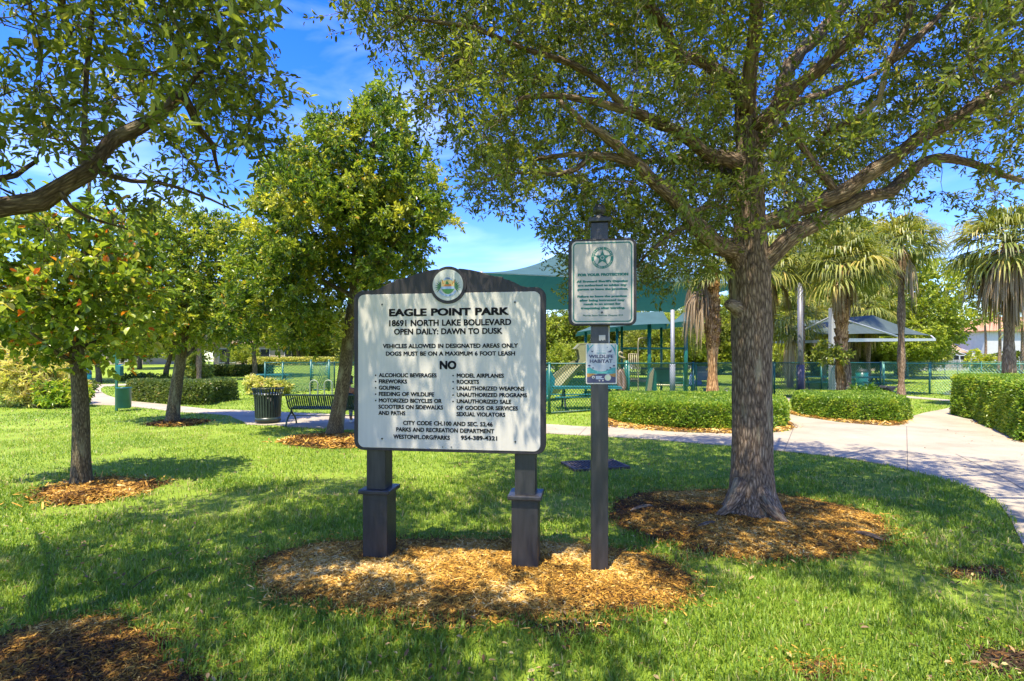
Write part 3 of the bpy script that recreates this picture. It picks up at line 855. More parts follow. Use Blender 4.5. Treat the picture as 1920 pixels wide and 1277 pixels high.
bx, by = gp(152, 911)
b1 = np.array((bx, by, 0.0))
young('young_tree', 'small tree with roundish leaves and orange old ones in a mulch ring at the left', b1,
      np.array([b1 - (0, 0, 0.05), at(152, 850, by), at(152, 780, by), at(147, 700, by), at(142, 640, by), at(146, 560, by), at(160, 470, by), at(165, 400, by), at(168, 330, by)]), 0.098,
      [(*at(110, 560, by), 0.95, 0.85, 0.55), (*at(190, 545, by), 0.75, 0.8, 0.62), (*at(60, 510, by), 0.85, 0.8, 0.6), (*at(150, 470, by), 0.9, 0.8, 0.55), (*at(30, 600, by), 0.6, 0.6, 0.45), (*at(150, 640, by), 0.7, 0.6, 0.32)], 900, 0.20, 21, M_ROUNDLEAF, (0.085, 0.056),
      twigs=4, leaves=8, twig_len=0.26, tintbase=0.5, odd=0.035, twig_up=0.1)

bx, by = gp(324, 793)
b2 = np.array((bx, by, 0.0))
young('young_tree', 'leaning yellow green tree beside the footpath and clipped hedge on the left', b2,
      np.array([b2 - (0, 0, 0.05), at(326, 760, by), at(333, 710, by), at(340, 665, by), at(345, 620, by), at(350, 560, by), at(350, 500, by), at(345, 430, by)]), 0.145,
      [(*at(330, 560, by), 1.9, 1.7, 1.2), (*at(260, 600, by), 1.2, 1.2, 0.75), (*at(400, 590, by), 1.2, 1.2, 0.8), (*at(320, 470, by), 1.5, 1.4, 0.95), (*at(400, 500, by), 1.2, 1.2, 0.9), (*at(250, 510, by), 1.1, 1.1, 0.9), (*at(345, 438, by), 1.4, 1.2, 0.6), (*at(430, 452, by), 0.9, 1.0, 0.6), (*at(270, 440, by), 1.0, 1.0, 0.6)], 2100, 0.27, 33, M_LIMELEAF, (0.095, 0.042),
      twigs=6, leaves=12, twig_len=0.30, clumpvar=0.22, tintbase=0.55, odd=0.02, twig_up=0.25)

bx, by = gp(626, 817)
b3 = np.array((bx, by, 0.0))
def t3_ok(P):
    px, py = pixel_of(P)
    return (fbm(P[:, 0] * 1.3 + 2.1 * np.floor(P[:, 2] / 0.7), P[:, 1] * 1.3 + P[:, 2] * 0.6, 15, 2) > 0.40) & in_poly(px, py, [(420, 640), (425, 520), (470, 440), (490, 330), (520, 290), (575, 265), (585, 225), (640, 225), (690, 190), (712, 155), (735, 150), (745, 200), (765, 225), (770, 285), (800, 300), (835, 345), (838, 420), (800, 440), (790, 475), (790, 510), (700, 545), (655, 560), (640, 640), (600, 680), (520, 670), (470, 650)])
young('young_tree', 'tall pointed dense tree with yellowish new leaves behind the park rules board', b3,
      np.array([b3 - (0, 0, 0.05), at(630, 795, by), at(640, 740, by), at(647, 695, by), at(652, 650, by), at(658, 600, by), at(664, 555, by), at(672, 460, by), at(690, 330, by), at(710, 220, by), at(716, 160, by)]), 0.145,
      [(*at(600, 430, by), 2.1, 1.9, 1.5), (*at(700, 330, by), 1.3, 1.3, 1.5), (*at(545, 560, by), 1.6, 1.5, 1.1), (*at(715, 220, by), 0.7, 0.7, 0.95), (*at(770, 420, by), 1.1, 1.3, 1.0), (*at(610, 290, by), 0.95, 1.0, 0.8), (*at(700, 500, by), 1.3, 1.3, 0.8), (*at(540, 350, by), 0.8, 0.8, 0.7)], 4200, 0.265, 45, M_LIMELEAF, (0.082, 0.036),
      accept=t3_ok, twigs=8, leaves=15, twig_len=0.28, tintbase=0.47, clumpvar=0.26, odd=0.012, twig_up=0.35)

# ---- background trees: three kinds, each copy with its own size and turn
def bg_proto(seed, r, h, mat, base_z, leaf, n, dmin, label, lean=0.0, bark=M_SMALLBARK, tr=0.22):
    rng = np.random.default_rng(seed)
    P = np.array([(0, 0, -0.1), (lean * 0.2, 0, 0.9), (lean * 0.6, 0.1, 1.8), (lean, 0.1, 3.0), (lean, 0, h * 0.75)])
    C = resample(P, 20); R = np.linspace(tr * 1.2, 0.05, 20)
    blobs = []
    for k in range(9):
        a = k * 2.399 + seed
        rr = r * (0.30 + 0.33 * rng.random())
        blobs.append((lean + math.cos(a) * r * 0.55 * (0.4 + 0.6 * rng.random()), math.sin(a) * r * 0.55, base_z + (h - base_z) * (0.2 + 0.62 * rng.random()), rr * 1.15, rr * 1.15, rr * 0.8))
    limbs = [(np.array([C[9], C[9] + (np.array(b_[:3]) - C[9]) * 0.5 + (0, 0, 0.2), np.array(b_[:3])]), tr * 0.4, 0.03) for b_ in blobs] + [(C[9:], tr * 0.7, 0.05)]
    T = thin(blob_targets(rng, blobs, n, shell=0.3), dmin, rng)
    return grow('park_tree', label, (0, 0, 0), limbs, T, rng, [bark], mat, twigs=5, leaves=9, twig_len=0.55, leaf=leaf, trunk_limbs=[(C, R, 12, None)], rich=False, min_r=0.012, branch_r=0.012, twig_tubes=False, tintbase=0.5, clumpvar=0.22, twig_up=0.2)
PA = bg_proto(101, 4.0, 7.5, M_FARLEAF, 2.6, (0.20, 0.10), 900, 0.45, 'a')
PB = bg_proto(102, 3.2, 6.2, M_BRIGHTLEAF, 2.2, (0.18, 0.085), 800, 0.42, 'b', lean=0.5)
PC = bg_proto(103, 4.6, 9.0, M_BRIGHTLEAF, 2.0, (0.22, 0.11), 1100, 0.46, 'c')
PD = bg_proto(104, 3.4, 6.0, M_FARLEAF, 0.7, (0.21, 0.10), 1300, 0.40, 'd')
PE = bg_proto(105, 2.6, 3.6, M_BRIGHTLEAF, 0.5, (0.20, 0.095), 800, 0.38, 'e')
used = {}
def put_tree(proto, px, Y, s, rz, label, sz=1.0, group='trees beyond the path and playground'):
    o = proto if proto not in used else copy_tree(proto)
    used[proto] = 1
    x = (px - CX) / F_PX * Y
    o.location = (x, Y, float(ground_z(x, Y)))
    o.rotation_euler = (0, 0, rz)
    o.scale = (s, s, s * sz)
    tag(o, label, 'tree', group)
    return o
put_tree(PA, 262, 58, 1.0, 0.4, 'shady tree with thin trunk on the far lawn beyond the left hedge')
put_tree(PA, 185, 37, 0.8, 2.4, 'leaning dark trunked tree beside the blue waste box on the left')
put_tree(PA, 110, 39, 0.85, 4.0, 'dark tree behind the variegated bush near the two park grills')
put_tree(PA, 426, 62, 1.05, 5.2, 'far tree rising from the dark hedge beyond the left lawn')
put_tree(PA, 478, 45, 0.9, 1.1, 'grey trunked tree just left of the playground fence corner')
put_tree(PB, 310, 42, 0.9, 0.2, 'pale brown trunked tree with surface roots behind the left hedge')
put_tree(PC, 20, 60, 1.1, 1.6, 'bright tall tree behind the bushes at the left edge')
put_tree(PC, 560, 75, 1.1, 3.0, 'bright tree in front of the far cream house behind the playground fence')
put_tree(PC, 380, 85, 1.15, 0.8, 'wide tree against the far house between two trunks on the left')
put_tree(PB, 1060, 62, 1.45, 2.0, 'bright green round tree behind the slide, between the two sign boards')
put_tree(PA, 1165, 70, 1.2, 3.6, 'far shady tree behind the small play canopy roof')
put_tree(PB, 1260, 58, 1.05, 5.0, 'tree with light crown right behind the play tower posts')
put_tree(PA, 1330, 60, 0.85, 0.9, 'dark trunked tree behind the playground rules panel')
put_tree(PC, 1470, 58, 1.1, 4.4, 'bright tree behind the palms left of the grey shade sail')
put_tree(PC, 1698, 46, 0.95, 2.2, 'big bright green tree right of the grey shade sail with low crown', sz=0.95)
put_tree(PA, 1600, 62, 1.15, 5.9, 'dark tree under and behind the grey shade sail')
put_tree(PC, 1600, 52, 1.8, 1.0, 'tall bright tree rising behind the palms over the grey shade sail')
put_tree(PC, 1530, 60, 2.1, 2.7, 'tall tree filling the gap between the oak limbs and the palms')
put_tree(PC, 1310, 64, 1.25, 3.7, 'tall bright tree behind the brown patched palm and the big canopy')
put_tree(PC, 1405, 62, 1.2, 5.1, 'tall bright tree right behind the oak trunk')
put_tree(PA, 1815, 110, 1.2, 1.3, 'far dark tree above the orange roof of the pool house')
put_tree(PB, 1770, 120, 1.6, 4.1, 'farthest tree left of the pool house roof')

for (px, Y, s_, rz, lb) in [(1045, 66, 1.35, 0.3, 'dense bright tree closing the view between the rules board and the police notice'), (1120, 74, 1.3, 1.7, 'dense dark tree far behind the tan slide hood'),
        (1205, 60, 1.0, 2.6, 'dense low tree behind the tan railing of the play tower'), (1300, 66, 1.15, 3.3, 'dense low tree far behind the rules panel and palm trunk'),
        (1395, 60, 1.1, 4.6, 'dense dark tree behind the oak trunk beside the far house'), (1500, 66, 1.2, 5.5, 'dense tree low behind the padded pole'), (1620, 58, 1.0, 0.9, 'dense tree hanging over the far house under the white arm'),
        (1708, 62, 0.95, 2.2, 'dense dark tree left of the pool cage'), (590, 80, 1.25, 3.9, 'dense tree before the cream house right of the bike hoops'), (250, 76, 1.2, 4.9, 'dense tree in front of the far left house, over the dog waste station'),
        (130, 70, 1.2, 0.1, 'dense tree filling the gap left of the dog waste station'), (30, 50, 1.1, 1.3, 'dense tree at the left edge behind the pale bush')]:
    put_tree(PD, px, Y, s_, rz, lb)
for (px, Y, s_, rz, lb) in [(1075, 58, 1.0, 0.3, 'round green shrub tree behind the slide'), (1235, 57, 0.9, 1.7, 'orange tipped round shrub behind the play tower beam'), (1350, 60, 1.0, 2.9, 'round shrub tree seen left of the oak trunk behind the palm'),
        (1460, 50, 0.9, 4.0, 'round bright shrub right of the oak trunk behind the fence'), (1560, 60, 1.0, 5.0, 'round shrub under the sail behind the white post'), (1680, 56, 0.9, 0.6, 'round shrub behind the fence corner post'),
        (345, 70, 0.9, 1.4, 'round shrub behind the leaning yellow green tree'), (455, 74, 0.8, 2.4, 'round shrub before the cream house left of the fence corner')]:
    put_tree(PE, px, Y, s_, rz, lb, group='round shrubs beyond the lawns')

for (px, Y, s_, rz, lb) in [(690, 72, 1.4, 2.2, 'dense tree behind the left part of the rules board'), (785, 76, 1.45, 4.2, 'dense tree behind the middle of the rules board'),
        (880, 70, 1.35, 0.9, 'dense tree behind the seal of the rules board'), (965, 74, 1.4, 3.1, 'dense tree behind the right part of the rules board')]:
    put_tree(PD, px, Y, s_, rz, lb)

# ------------------------------------------------------------------ palms
def fan_frond(mb, rng, base, az, pitch, petiole, L, droop, tint, nseg=26, spread=2.6, shag=0.0, hang=0.0):
    """costapalmate frond: petiole, then a fan of narrow drooping leaflets"""
    d = np.array((math.cos(az) * math.cos(pitch), math.sin(az) * math.cos(pitch), math.sin(pitch)))
    side = unit(np.cross(d, (0, 0, 1.0)))
    up = np.cross(side, d)
    base = np.asarray(base, float)
    hub = base + d * petiole + np.array((0, 0, -0.10 * petiole))
    mb.tube([base, base + d * petiole * 0.5 + up * 0.03, hub], [0.022, 0.016, 0.012], sides=4, caps=False, tint=tint)
    ang = np.linspace(-spread / 2, spread / 2, nseg) + rng.normal(size=nseg) * 0.04
    Lk = L * (1.0 - 0.28 * np.abs(ang) / (spread / 2)) * (0.85 + 0.3 * rng.random(nseg))
    dirs = np.cos(ang)[:, None] * d + np.sin(ang)[:, None] * side + up * (0.10 - 0.25 * np.abs(ang)[:, None] / 1.6)
    dirs = unit(dirs + rng.normal(size=dirs.shape) * (0.05 + 0.12 * hang) + np.array((0, 0, -0.9 * hang)))
    nrm = unit(np.cross(dirs, np.cross(up[None, :], dirs)))
    s_ = unit(np.cross(dirs, up[None, :]))
    w = 0.019 * L / 0.9
    P0 = np.tile(hub, (nseg, 1))
    P1 = P0 + dirs * Lk[:, None] * 0.55 + np.array((0, 0, -1.0)) * (droop * 0.12 * Lk)[:, None]
    P2 = P0 + dirs * Lk[:, None] * 0.80 + np.array((0, 0, -1.0)) * (droop * (0.38 + shag * rng.random(nseg)) * Lk)[:, None]
    P3 = P0 + dirs * Lk[:, None] * 0.92 + np.array((0, 0, -1.0)) * (droop * (0.80 + shag * rng.random(nseg)) * Lk)[:, None]
    V = np.stack((P0 - s_ * w * 0.4, P0 + s_ * w * 0.4, P1 + s_ * w, P1 - s_ * w, P2 + s_ * w * 0.7, P2 - s_ * w * 0.7, P3), axis=1).reshape(-1, 3)
    i = np.arange(nseg)[:, None] * 7
    q = np.concatenate((i + np.array([[0, 1, 2, 3]]), i + np.array([[3, 2, 4, 5]])))
    mb.add(V, [q, i + np.array([[5, 4, 6]])], tint=np.repeat(np.clip(tint + 0.12 * rng.normal(size=nseg), 0, 1), 7))

def sabal(label, px, Y, trunk_r, h, seed, nf=38, nd=26, L=0.95, skirt=1.0, boots=False, base_z=0.0, lean=(0, 0), group='cabbage palms around the playground', pet=1.0, azr=(0, 6.283), hang=0.8):
    rng = np.random.default_rng(seed)
    x = (px - CX) / F_PX * Y
    root = thing('cabbage_palm', label, 'palm', (x, Y, base_z), 0, group)
    n = 60
    z = np.linspace(-0.1, h, n)
    C = np.stack((lean[0] * np.clip(z / h, 0, 1) ** 1.5, lean[1] * z / h, z), axis=1)
    bulge = 0.75 + 0.25 * np.exp(-z / 0.35)
    R = trunk_r * (bulge + (0.30 * smooth01(h * 0.42, h * 0.62, z) * (1 - smooth01(h * 0.68, h * 0.85, z)) if boots else 0) + 0.12 * np.sin(z * 3 + seed))
    wp = lambda RR, a, L_, P: RR * (1 + 0.07 * (vnoise(a * 2.5 + 0 * L_, L_ * 7, seed) - 0.5) + 0.025 * np.sin(L_ * 42 + 2 * np.sin(a)))
    t = MB(); t.tube(C, R, sides=18, warp=wp)
    if boots:      # stubs of old leaf bases on the upper trunk
        for k in range(150):
            zz = h * (0.40 + 0.60 * rng.random()); a = rng.random() * 6.283
            r_ = np.interp(zz, z, R); c = np.array((np.interp(zz, z, C[:, 0]), np.interp(zz, z, C[:, 1]), zz))
            d = np.array((math.cos(a), math.sin(a), 0))
            p = c + d * r_ * 0.9
            t.bar(p, p + d * (0.03 + 0.05 * rng.random()) + np.array((0, 0, 0.10 + 0.12 * rng.random())), 0.07 + 0.04 * rng.random(), 0.03, slot=1)
    t.build('trunk', [M_PALMTAN if boots else M_PALMBARK, M_PALMBOOT], root)
    top = np.array((C[-1, 0], C[-1, 1], h))
    gm = MB()
    for k in range(nf):
        pt = 1.25 - 1.75 * (k / nf) ** 0.9 + 0.12 * rng.normal()
        fan_frond(gm, rng, top + np.array((0, 0, 0.15 * rng.random())), k * 2.39996 + 0.2 * rng.normal(), pt, 0.75 * L * (0.8 + 0.4 * rng.random()), L * (0.85 + 0.3 * rng.random()), 0.55 + 0.3 * rng.random(), 0.35 + 0.5 * rng.random())
    gm.build('crown', M_FROND, root)
    if nd:
        dm = MB()
        for k in range(nd):
            pt = -0.35 - 0.95 * rng.random() ** 0.8
            fan_frond(dm, rng, top + np.array((0, 0, 0.05 - 0.4 * rng.random())), azr[0] + (azr[1] - azr[0]) * rng.random(), pt, 0.55 * L * (0.5 + 0.8 * rng.random()) * pet, L * (0.5 + 0.6 * rng.random()) * skirt, 1.1 + 0.5 * rng.random(), rng.random(), nseg=18, spread=0.8 + 0.8 * rng.random(), shag=0.6, hang=hang)
        dm.build('dead_fronds', M_DEADFROND, root)
    return root
sabal('palm with brown patchy trunk growing out of the clipped hedge behind the big oak', 1336, 18.6, 0.25, 5.0, 7, nf=36, nd=34, L=0.9, skirt=0.85, pet=1.9, boots=True, azr=(2.5, 3.9), hang=0.6)
P2 = sabal('palm with orange leaf bases and a fig root wrapped round its foot', 1578, 20.5, 0.25, 5.4, 8, nf=60, nd=10, L=1.22, skirt=0.6, boots=True)
sabal('slender tall palm with smooth grey trunk beside the fence corner post', 1690, 23.6, 0.19, 6.9, 9, nf=46, nd=14, L=1.25, skirt=0.7, hang=0.5)
sabal('palm with a big shaggy skirt of dead fronds at the right edge above the hedge', 1892, 17.0, 0.215, 5.5, 10, nf=54, nd=74, L=1.15, skirt=0.8, pet=1.2, hang=0.3)
sabal('far palm with drooping light fronds right of the oak trunk', 1482, 31, 0.2, 4.0, 12, nf=44, nd=6, L=1.4)
sabal('palm whose low fronds show above the right peak of the grey shade sail', 1628, 41, 0.22, 5.8, 13, nf=44, nd=8, L=1.6)
sabal('palm whose shaggy crown hangs just right of the oak trunk', 1428, 21.5, 0.2, 5.6, 14, nf=46, nd=26, L=1.2, skirt=0.8, hang=0.5, pet=1.3)
sabal('thick palm trunk behind the left hedge under the yellow green tree', 373, 39.5, 0.24, 6.3, 16, nd=8, L=1.4)
sabal('low green palm between the grey shade sail and the big bright tree', 1545, 44, 0.22, 5.0, 17, nf=44, nd=6, L=1.6)
sabal('tall palm crown directly above the dark padded steel pole', 1503, 27.5, 0.2, 7.6, 18, nf=48, nd=10, L=1.35, skirt=0.7)
sabal('tall palm standing behind the palm with the wrapped root', 1588, 33.0, 0.2, 9.2, 19, nf=48, nd=10, L=1.5, skirt=0.7)

def feather_palm(label, px, Y, h, seed, L=2.3):
    rng = np.random.default_rng(seed)
    root = thing('feather_palm', label, 'palm', ((px - CX) / F_PX * Y, Y, 0), 0, 'feather palms by the white house')
    t = MB(); z = np.linspace(0, h, 10)
    t.tube(np.stack((0.2 * np.sin(z * 0.4), 0 * z, z), axis=1), np.linspace(0.2, 0.12, 10), sides=8)
    t.build('trunk', M_PALMBARK, root)
    g_ = MB()
    for k in range(15):
        az = k * 2.4 + 0.2 * rng.normal(); pt = 1.0 - 1.2 * k / 15
        d = np.array((math.cos(az), math.sin(az), 0))
        s = np.linspace(0, 1, 16)
        R = np.stack([(d[0] * math.cos(pt)) * s * L, (d[1] * math.cos(pt)) * s * L, h + math.sin(pt) * s * L - 0.55 * s ** 2 * L], axis=1)
        R[:, 0] += 0.2 * math.sin(h * 0.4)
        tg = unit(np.gradient(R, axis=0)); sd = unit(np.cross(tg, (0, 0, 1.0)))
        for sg in (-1, 1):
            leaf_cards(g_, R[2:], sd[2:] * sg + tg[2:] * 0.5 + np.array((0, 0, -0.35)), np.tile((0, 0, 1.0), (14, 1)), 0.62 * np.sin(np.pi * (0.15 + 0.8 * s[2:])), 0.16, np.full(14, 0.3 + 0.5 * rng.random()), rich=False)
        g_.tube(R, np.linspace(0.03, 0.008, 16), sides=3, caps=False, tint=0.6)
    g_.build('crown', M_FROND, root)
feather_palm('arching feather palm in front of the white house, left of the skirted palm trunk', 1872, 66, 7.6, 3, 3.0)
feather_palm('lower feather palm between the pool house and the white house', 1846, 78, 8.0, 4, 3.0)
feather_palm('feather palm at the right edge in front of the house wall', 1914, 60, 5.8, 5, 2.4)

# ------------------------------------------------------------------ hedges and bushes
M_CORESHADE = mat_plain('hedge_core_shade', (0.012, 0.016, 0.005), 0.9, 0.5, 12, 1.0, 40)  # near black: the shade inside the hedge put into the colour
def hedge(label, poly, h, leafmat, seed, leaf=(0.056, 0.030), dens=1700, tintbase=0.5, name='hedge', z0=0.0, round_=0.05, group='clipped hedges along the paths'):
    rng = np.random.default_rng(seed)
    poly = np.array(poly, float)
    c = poly.mean(axis=0)
    root = thing(name, label, 'hedge', (c[0], c[1], z0), 0, group)
    Q = poly - c
    n = len(Q)
    nxt = np.roll(Q, -1, axis=0)
    el = np.linalg.norm(nxt - Q, axis=1)
    area = 0.5 * abs(np.sum(Q[:, 0] * nxt[:, 1] - nxt[:, 0] * Q[:, 1]))
    sgn = np.sign(np.sum(Q[:, 0] * nxt[:, 1] - nxt[:, 0] * Q[:, 1]))
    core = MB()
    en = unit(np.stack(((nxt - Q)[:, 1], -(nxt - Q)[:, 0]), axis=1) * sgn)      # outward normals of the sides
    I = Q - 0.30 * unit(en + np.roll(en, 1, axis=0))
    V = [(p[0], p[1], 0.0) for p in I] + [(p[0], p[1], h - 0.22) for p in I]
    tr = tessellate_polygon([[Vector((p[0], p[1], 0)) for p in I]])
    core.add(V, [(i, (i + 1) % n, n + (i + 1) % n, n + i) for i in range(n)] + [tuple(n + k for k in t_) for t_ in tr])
    core.build('stems', M_CORESHADE, root)  # a solid core, no separate stems; its dark colour stands for inner shade
    # leaves in a shell over the sides and the top
    lm = MB()
    ns = int(el.sum() * h * dens * 2.4)
    e = rng.choice(n, size=ns, p=el / el.sum())
    f = rng.random(ns)
    P2 = Q[e] + (nxt[e] - Q[e]) * f[:, None]
    z = h * rng.random(ns) ** 0.9
    nr = np.stack(((nxt - Q)[e][:, 1], -(nxt - Q)[e][:, 0]), axis=1) * sgn
    nr = unit(nr)
    lump = 0.07 * (1 - z / h) + 0.15 * (fbm((P2[:, 0] + c[0]) * 2.2 + (P2[:, 1] + c[1]) * 1.3, z * 3.0, seed, 3) - 0.55)
    dep = rng.exponential(0.075, ns) - 0.03
    rd = round_ * np.clip((z - (h - round_)) / round_, 0, 1) ** 2
    P3 = np.concatenate((P2 + nr * (lump - dep - rd)[:, None], z[:, None]), axis=1)
    O = np.concatenate((nr, 0.35 + 0 * z[:, None]), axis=1)
    nt_ = int(area * dens * 1.3)
    bb0, bb1 = Q.min(axis=0), Q.max(axis=0)
    S = bb0 + rng.random((nt_ * 4, 2)) * (bb1 - bb0)
    S = S[in_poly(S[:, 0], S[:, 1], Q)][:nt_]
    zt = h + 0.08 * (fbm((S[:, 0] + c[0]) * 2.0, (S[:, 1] + c[1]) * 2.0, seed + 5, 3) - 0.5) - rng.exponential(0.04, len(S)) + 0.02
    P3 = np.concatenate((P3, np.concatenate((S, zt[:, None]), axis=1)))
    O = np.concatenate((O, np.tile((0, 0, 1.0), (len(S), 1))))
    m = len(P3)
    D = unit(O * 0.8 + rng.normal(size=(m, 3)) * 0.7 + np.array((0, 0, 0.25)))
    N = unit(O * 0.6 + rng.normal(size=(m, 3)) * 0.6 + np.array((0, 0, 0.7)))
    sz = 0.7 + 0.6 * rng.random(m)
    clump = fbm((P3[:, 0] + c[0]) * 4, (P3[:, 1] + c[1]) * 4 + P3[:, 2] * 5, seed + 2, 3)
    tint = np.clip(tintbase + 0.7 * (clump - 0.5) + 0.20 * rng.normal(size=m), 0, 0.97)
    leaf_cards(lm, P3, D, N, leaf[0] * sz, leaf[1] * sz, tint, rich=leaf[0] > 0.1)
    lm.build('foliage', leafmat, root)
    HEDGES.append(poly)
    return root
HEDGES = []
H1 = [gp(*p) for p in [(1148, 786), (1168, 794), (1205, 800), (1290, 807), (1377, 808), (1440, 807), (1466, 800), (1472, 788)]] + [np.array((7.75, 14.8)), np.array((7.3, 16.0)), np.array((3.3, 16.4)), np.array((2.75, 15.0))]
hedge('bright low clipped hedge in front of the playground, behind the signpost and the oak', H1, 0.60, M_HEDGELEAF, 3, dens=1700, tintbase=0.56)
H2 = [gp(*p) for p in [(1489, 772), (1503, 778), (1560, 787), (1620, 792), (1680, 793), (1700, 786)]] + [np.array((12.4, 17.0)), np.array((10.0, 17.6))]
hedge('low clipped hedge round the foot of the palms, right of the oak', H2, 0.58, M_HEDGELEAF, 4, dens=1500, tintbase=0.54)
H3 = [gp(1842, 790), gp(1856, 800), gp(1880, 808), gp(1920, 829), np.array((10.9, 9.5)), np.array((13.5, 9.6)), np.array((15.0, 15.5)), np.array((13.1, 15.2))]
hedge('tall yellowish clipped hedge at the right edge beside the path', H3, 1.17, M_HEDGELEAF, 5, leaf=(0.070, 0.034), dens=1200, tintbase=0.6)
H4 = [gp(*p) for p in [(240, 750), (262, 753), (300, 756), (345, 759), (390, 760), (396, 756)]] + [np.array((-11.3, 21.0)), np.array((-16.5, 22.3))]
hedge('dark green clipped hedge with pinkish tips along the path on the left', H4, 0.78, M_DARKHEDGE, 6, leaf=(0.09, 0.046), dens=620)
H5 = [(-27.6, 46.0), (-22.4, 46.0), (-22.2, 47.6), (-27.4, 47.6)]
hedge('far dark hedge on the left lawn behind the trash can', H5, 0.85, M_DARKHEDGE, 7, leaf=(0.15, 0.075), dens=200, z0=0.30)
H6 = [(-36, 70.0), (-18.5, 70.0), (-18.5, 71.5), (-36, 71.5)]
hedge('yellowish low shrub row in front of the far cream house', H6, 1.0, M_YELLOWLEAF, 8, leaf=(0.24, 0.12), dens=80, z0=0.98)

def bush(label, px, py, rx, ry, rz, mat, leaf, n, seed, lobes=6, tintbase=0.5, z0=0.0, cat='bush', group=None, flat=0.0):
    """loose bush: whorls of long leaves on the ends of many stems"""
    rng = np.random.default_rng(seed)
    p = gp(px, py) if z0 == 0 else at(px, py, EYE * F_PX / (py - HY))[:2]
    root = thing('bush', label, cat, (p[0], p[1] + ry * 0.8, z0), 0, group)
    blobs = []
    for k in range(lobes):
        a = k * 2.4 + seed
        blobs.append((math.cos(a) * rx * 0.55, math.sin(a) * ry * 0.5, rz * (0.30 + 0.42 * rng.random()), rx * 0.55, ry * 0.55, rz * 0.42))
    T = blob_targets(rng, blobs, n, lambda P: P[:, 2] > 0.06, shell=0.55)
    st = MB()
    for t_ in T[::6]:
        st.tube([(0.2 * t_[0], 0.2 * t_[1], 0), (0.7 * t_[0], 0.7 * t_[1], t_[2] * 0.6), t_], [0.012, 0.008, 0.004], sides=4, caps=False)
    st.build('stems', M_SMALLBARK, root)
    k = 9
    b_ = np.repeat(np.arange(n), k)
    out = unit(T - np.array((0, 0, rz * 0.3)))
    D = unit(out[b_] * 0.55 + rdir(rng, n * k) + np.array((0, 0, 0.15)))
    N = unit(np.array((0, 0, 1.0)) + 0.5 * rng.normal(size=(n * k, 3)) + out[b_] * 0.5)
    ct = np.clip(tintbase + 0.2 * rng.normal(size=n), 0, 1)
    sz = 0.7 + 0.6 * rng.random(n * k)
    lm = MB()
    leaf_cards(lm, T[b_] + 0.02 * D, D, N, leaf[0] * sz, leaf[1] * sz, np.clip(ct[b_] + 0.15 * rng.normal(size=n * k), 0, 1), droop=0.25, rich=True)
    lm.build('foliage', mat, root)
    return root
bush('big pale yellow variegated bush at the left edge', 18, 766, 1.35, 1.2, 2.15, M_YELLOWLEAF, (0.20, 0.045), 760, 3, lobes=9, tintbase=0.72)
bush('bright green low bush at the left, right of the pale yellow one', 92, 767, 0.72, 0.7, 0.85, M_HEDGELEAF, (0.15, 0.055), 260, 4, tintbase=0.72)
bush('dark ground shrub behind the bright green bush, left of the path', 98, 741, 1.1, 1.2, 0.55, M_DARKHEDGE, (0.16, 0.06), 190, 5)
bush('yellow bush behind the slatted trash can', 478, 741, 0.75, 0.7, 0.75, M_YELLOWLEAF, (0.20, 0.07), 170, 6, tintbase=0.6)
bush('small yellow bush inside the playground fence corner', 516, 743, 0.5, 0.4, 0.6, M_YELLOWLEAF, (0.2, 0.07), 90, 7, tintbase=0.45)
bush('yellow green shrub behind the leaning tree beside the palm trunk', 352, 716, 1.2, 1.0, 2.3, M_YELLOWLEAF, (0.3, 0.10), 220, 8, tintbase=0.25)
bush('dark ground cover clump behind the left hedge', 262, 716, 2.4, 1.0, 0.55, M_DARKHEDGE, (0.22, 0.09), 160, 9, tintbase=0.3)
bush('fig shrub clinging to the palm with the wrapped root', 1574, 755, 0.75, 0.5, 0.85, M_FARLEAF, (0.15, 0.07), 80, 10, z0=1.45)
bush('fern clump growing at the foot of the palm on the right hedge', 1640, 761, 0.6, 0.5, 0.65, M_HEDGELEAF, (0.22, 0.05), 70, 11, tintbase=0.25)
bush('clipped bright shrub in front of the white house', 1862, 697.5, 2.0, 2.0, 3.0, M_BRIGHTLEAF, (0.45, 0.22), 160, 12, tintbase=0.8)
bush('dark shrub at the right edge before the white house', 1915, 699, 2.0, 2.0, 2.6, M_FARLEAF, (0.4, 0.2), 150, 13, tintbase=0.3)
# aerial root of the fig hugging the palm trunk
fr = MB()
for k in range(7):
    a0 = -2.2 + k * 0.5
    s = np.linspace(0, 1, 14)
    fr.tube(np.stack((np.cos(a0 + 0.9 * np.sin(s * 3 + k)) * (0.30 - 0.03 * s + 0.14 * np.exp(-s * 9)) , np.sin(a0 + 0.9 * np.sin(s * 3 + k)) * (0.30 + 0.14 * np.exp(-s * 9)), 2.0 * s - 0.02), axis=1), np.linspace(0.07, 0.025, 14), sides=6)
fr.build('clinging_root', M_PALMBARK, P2)

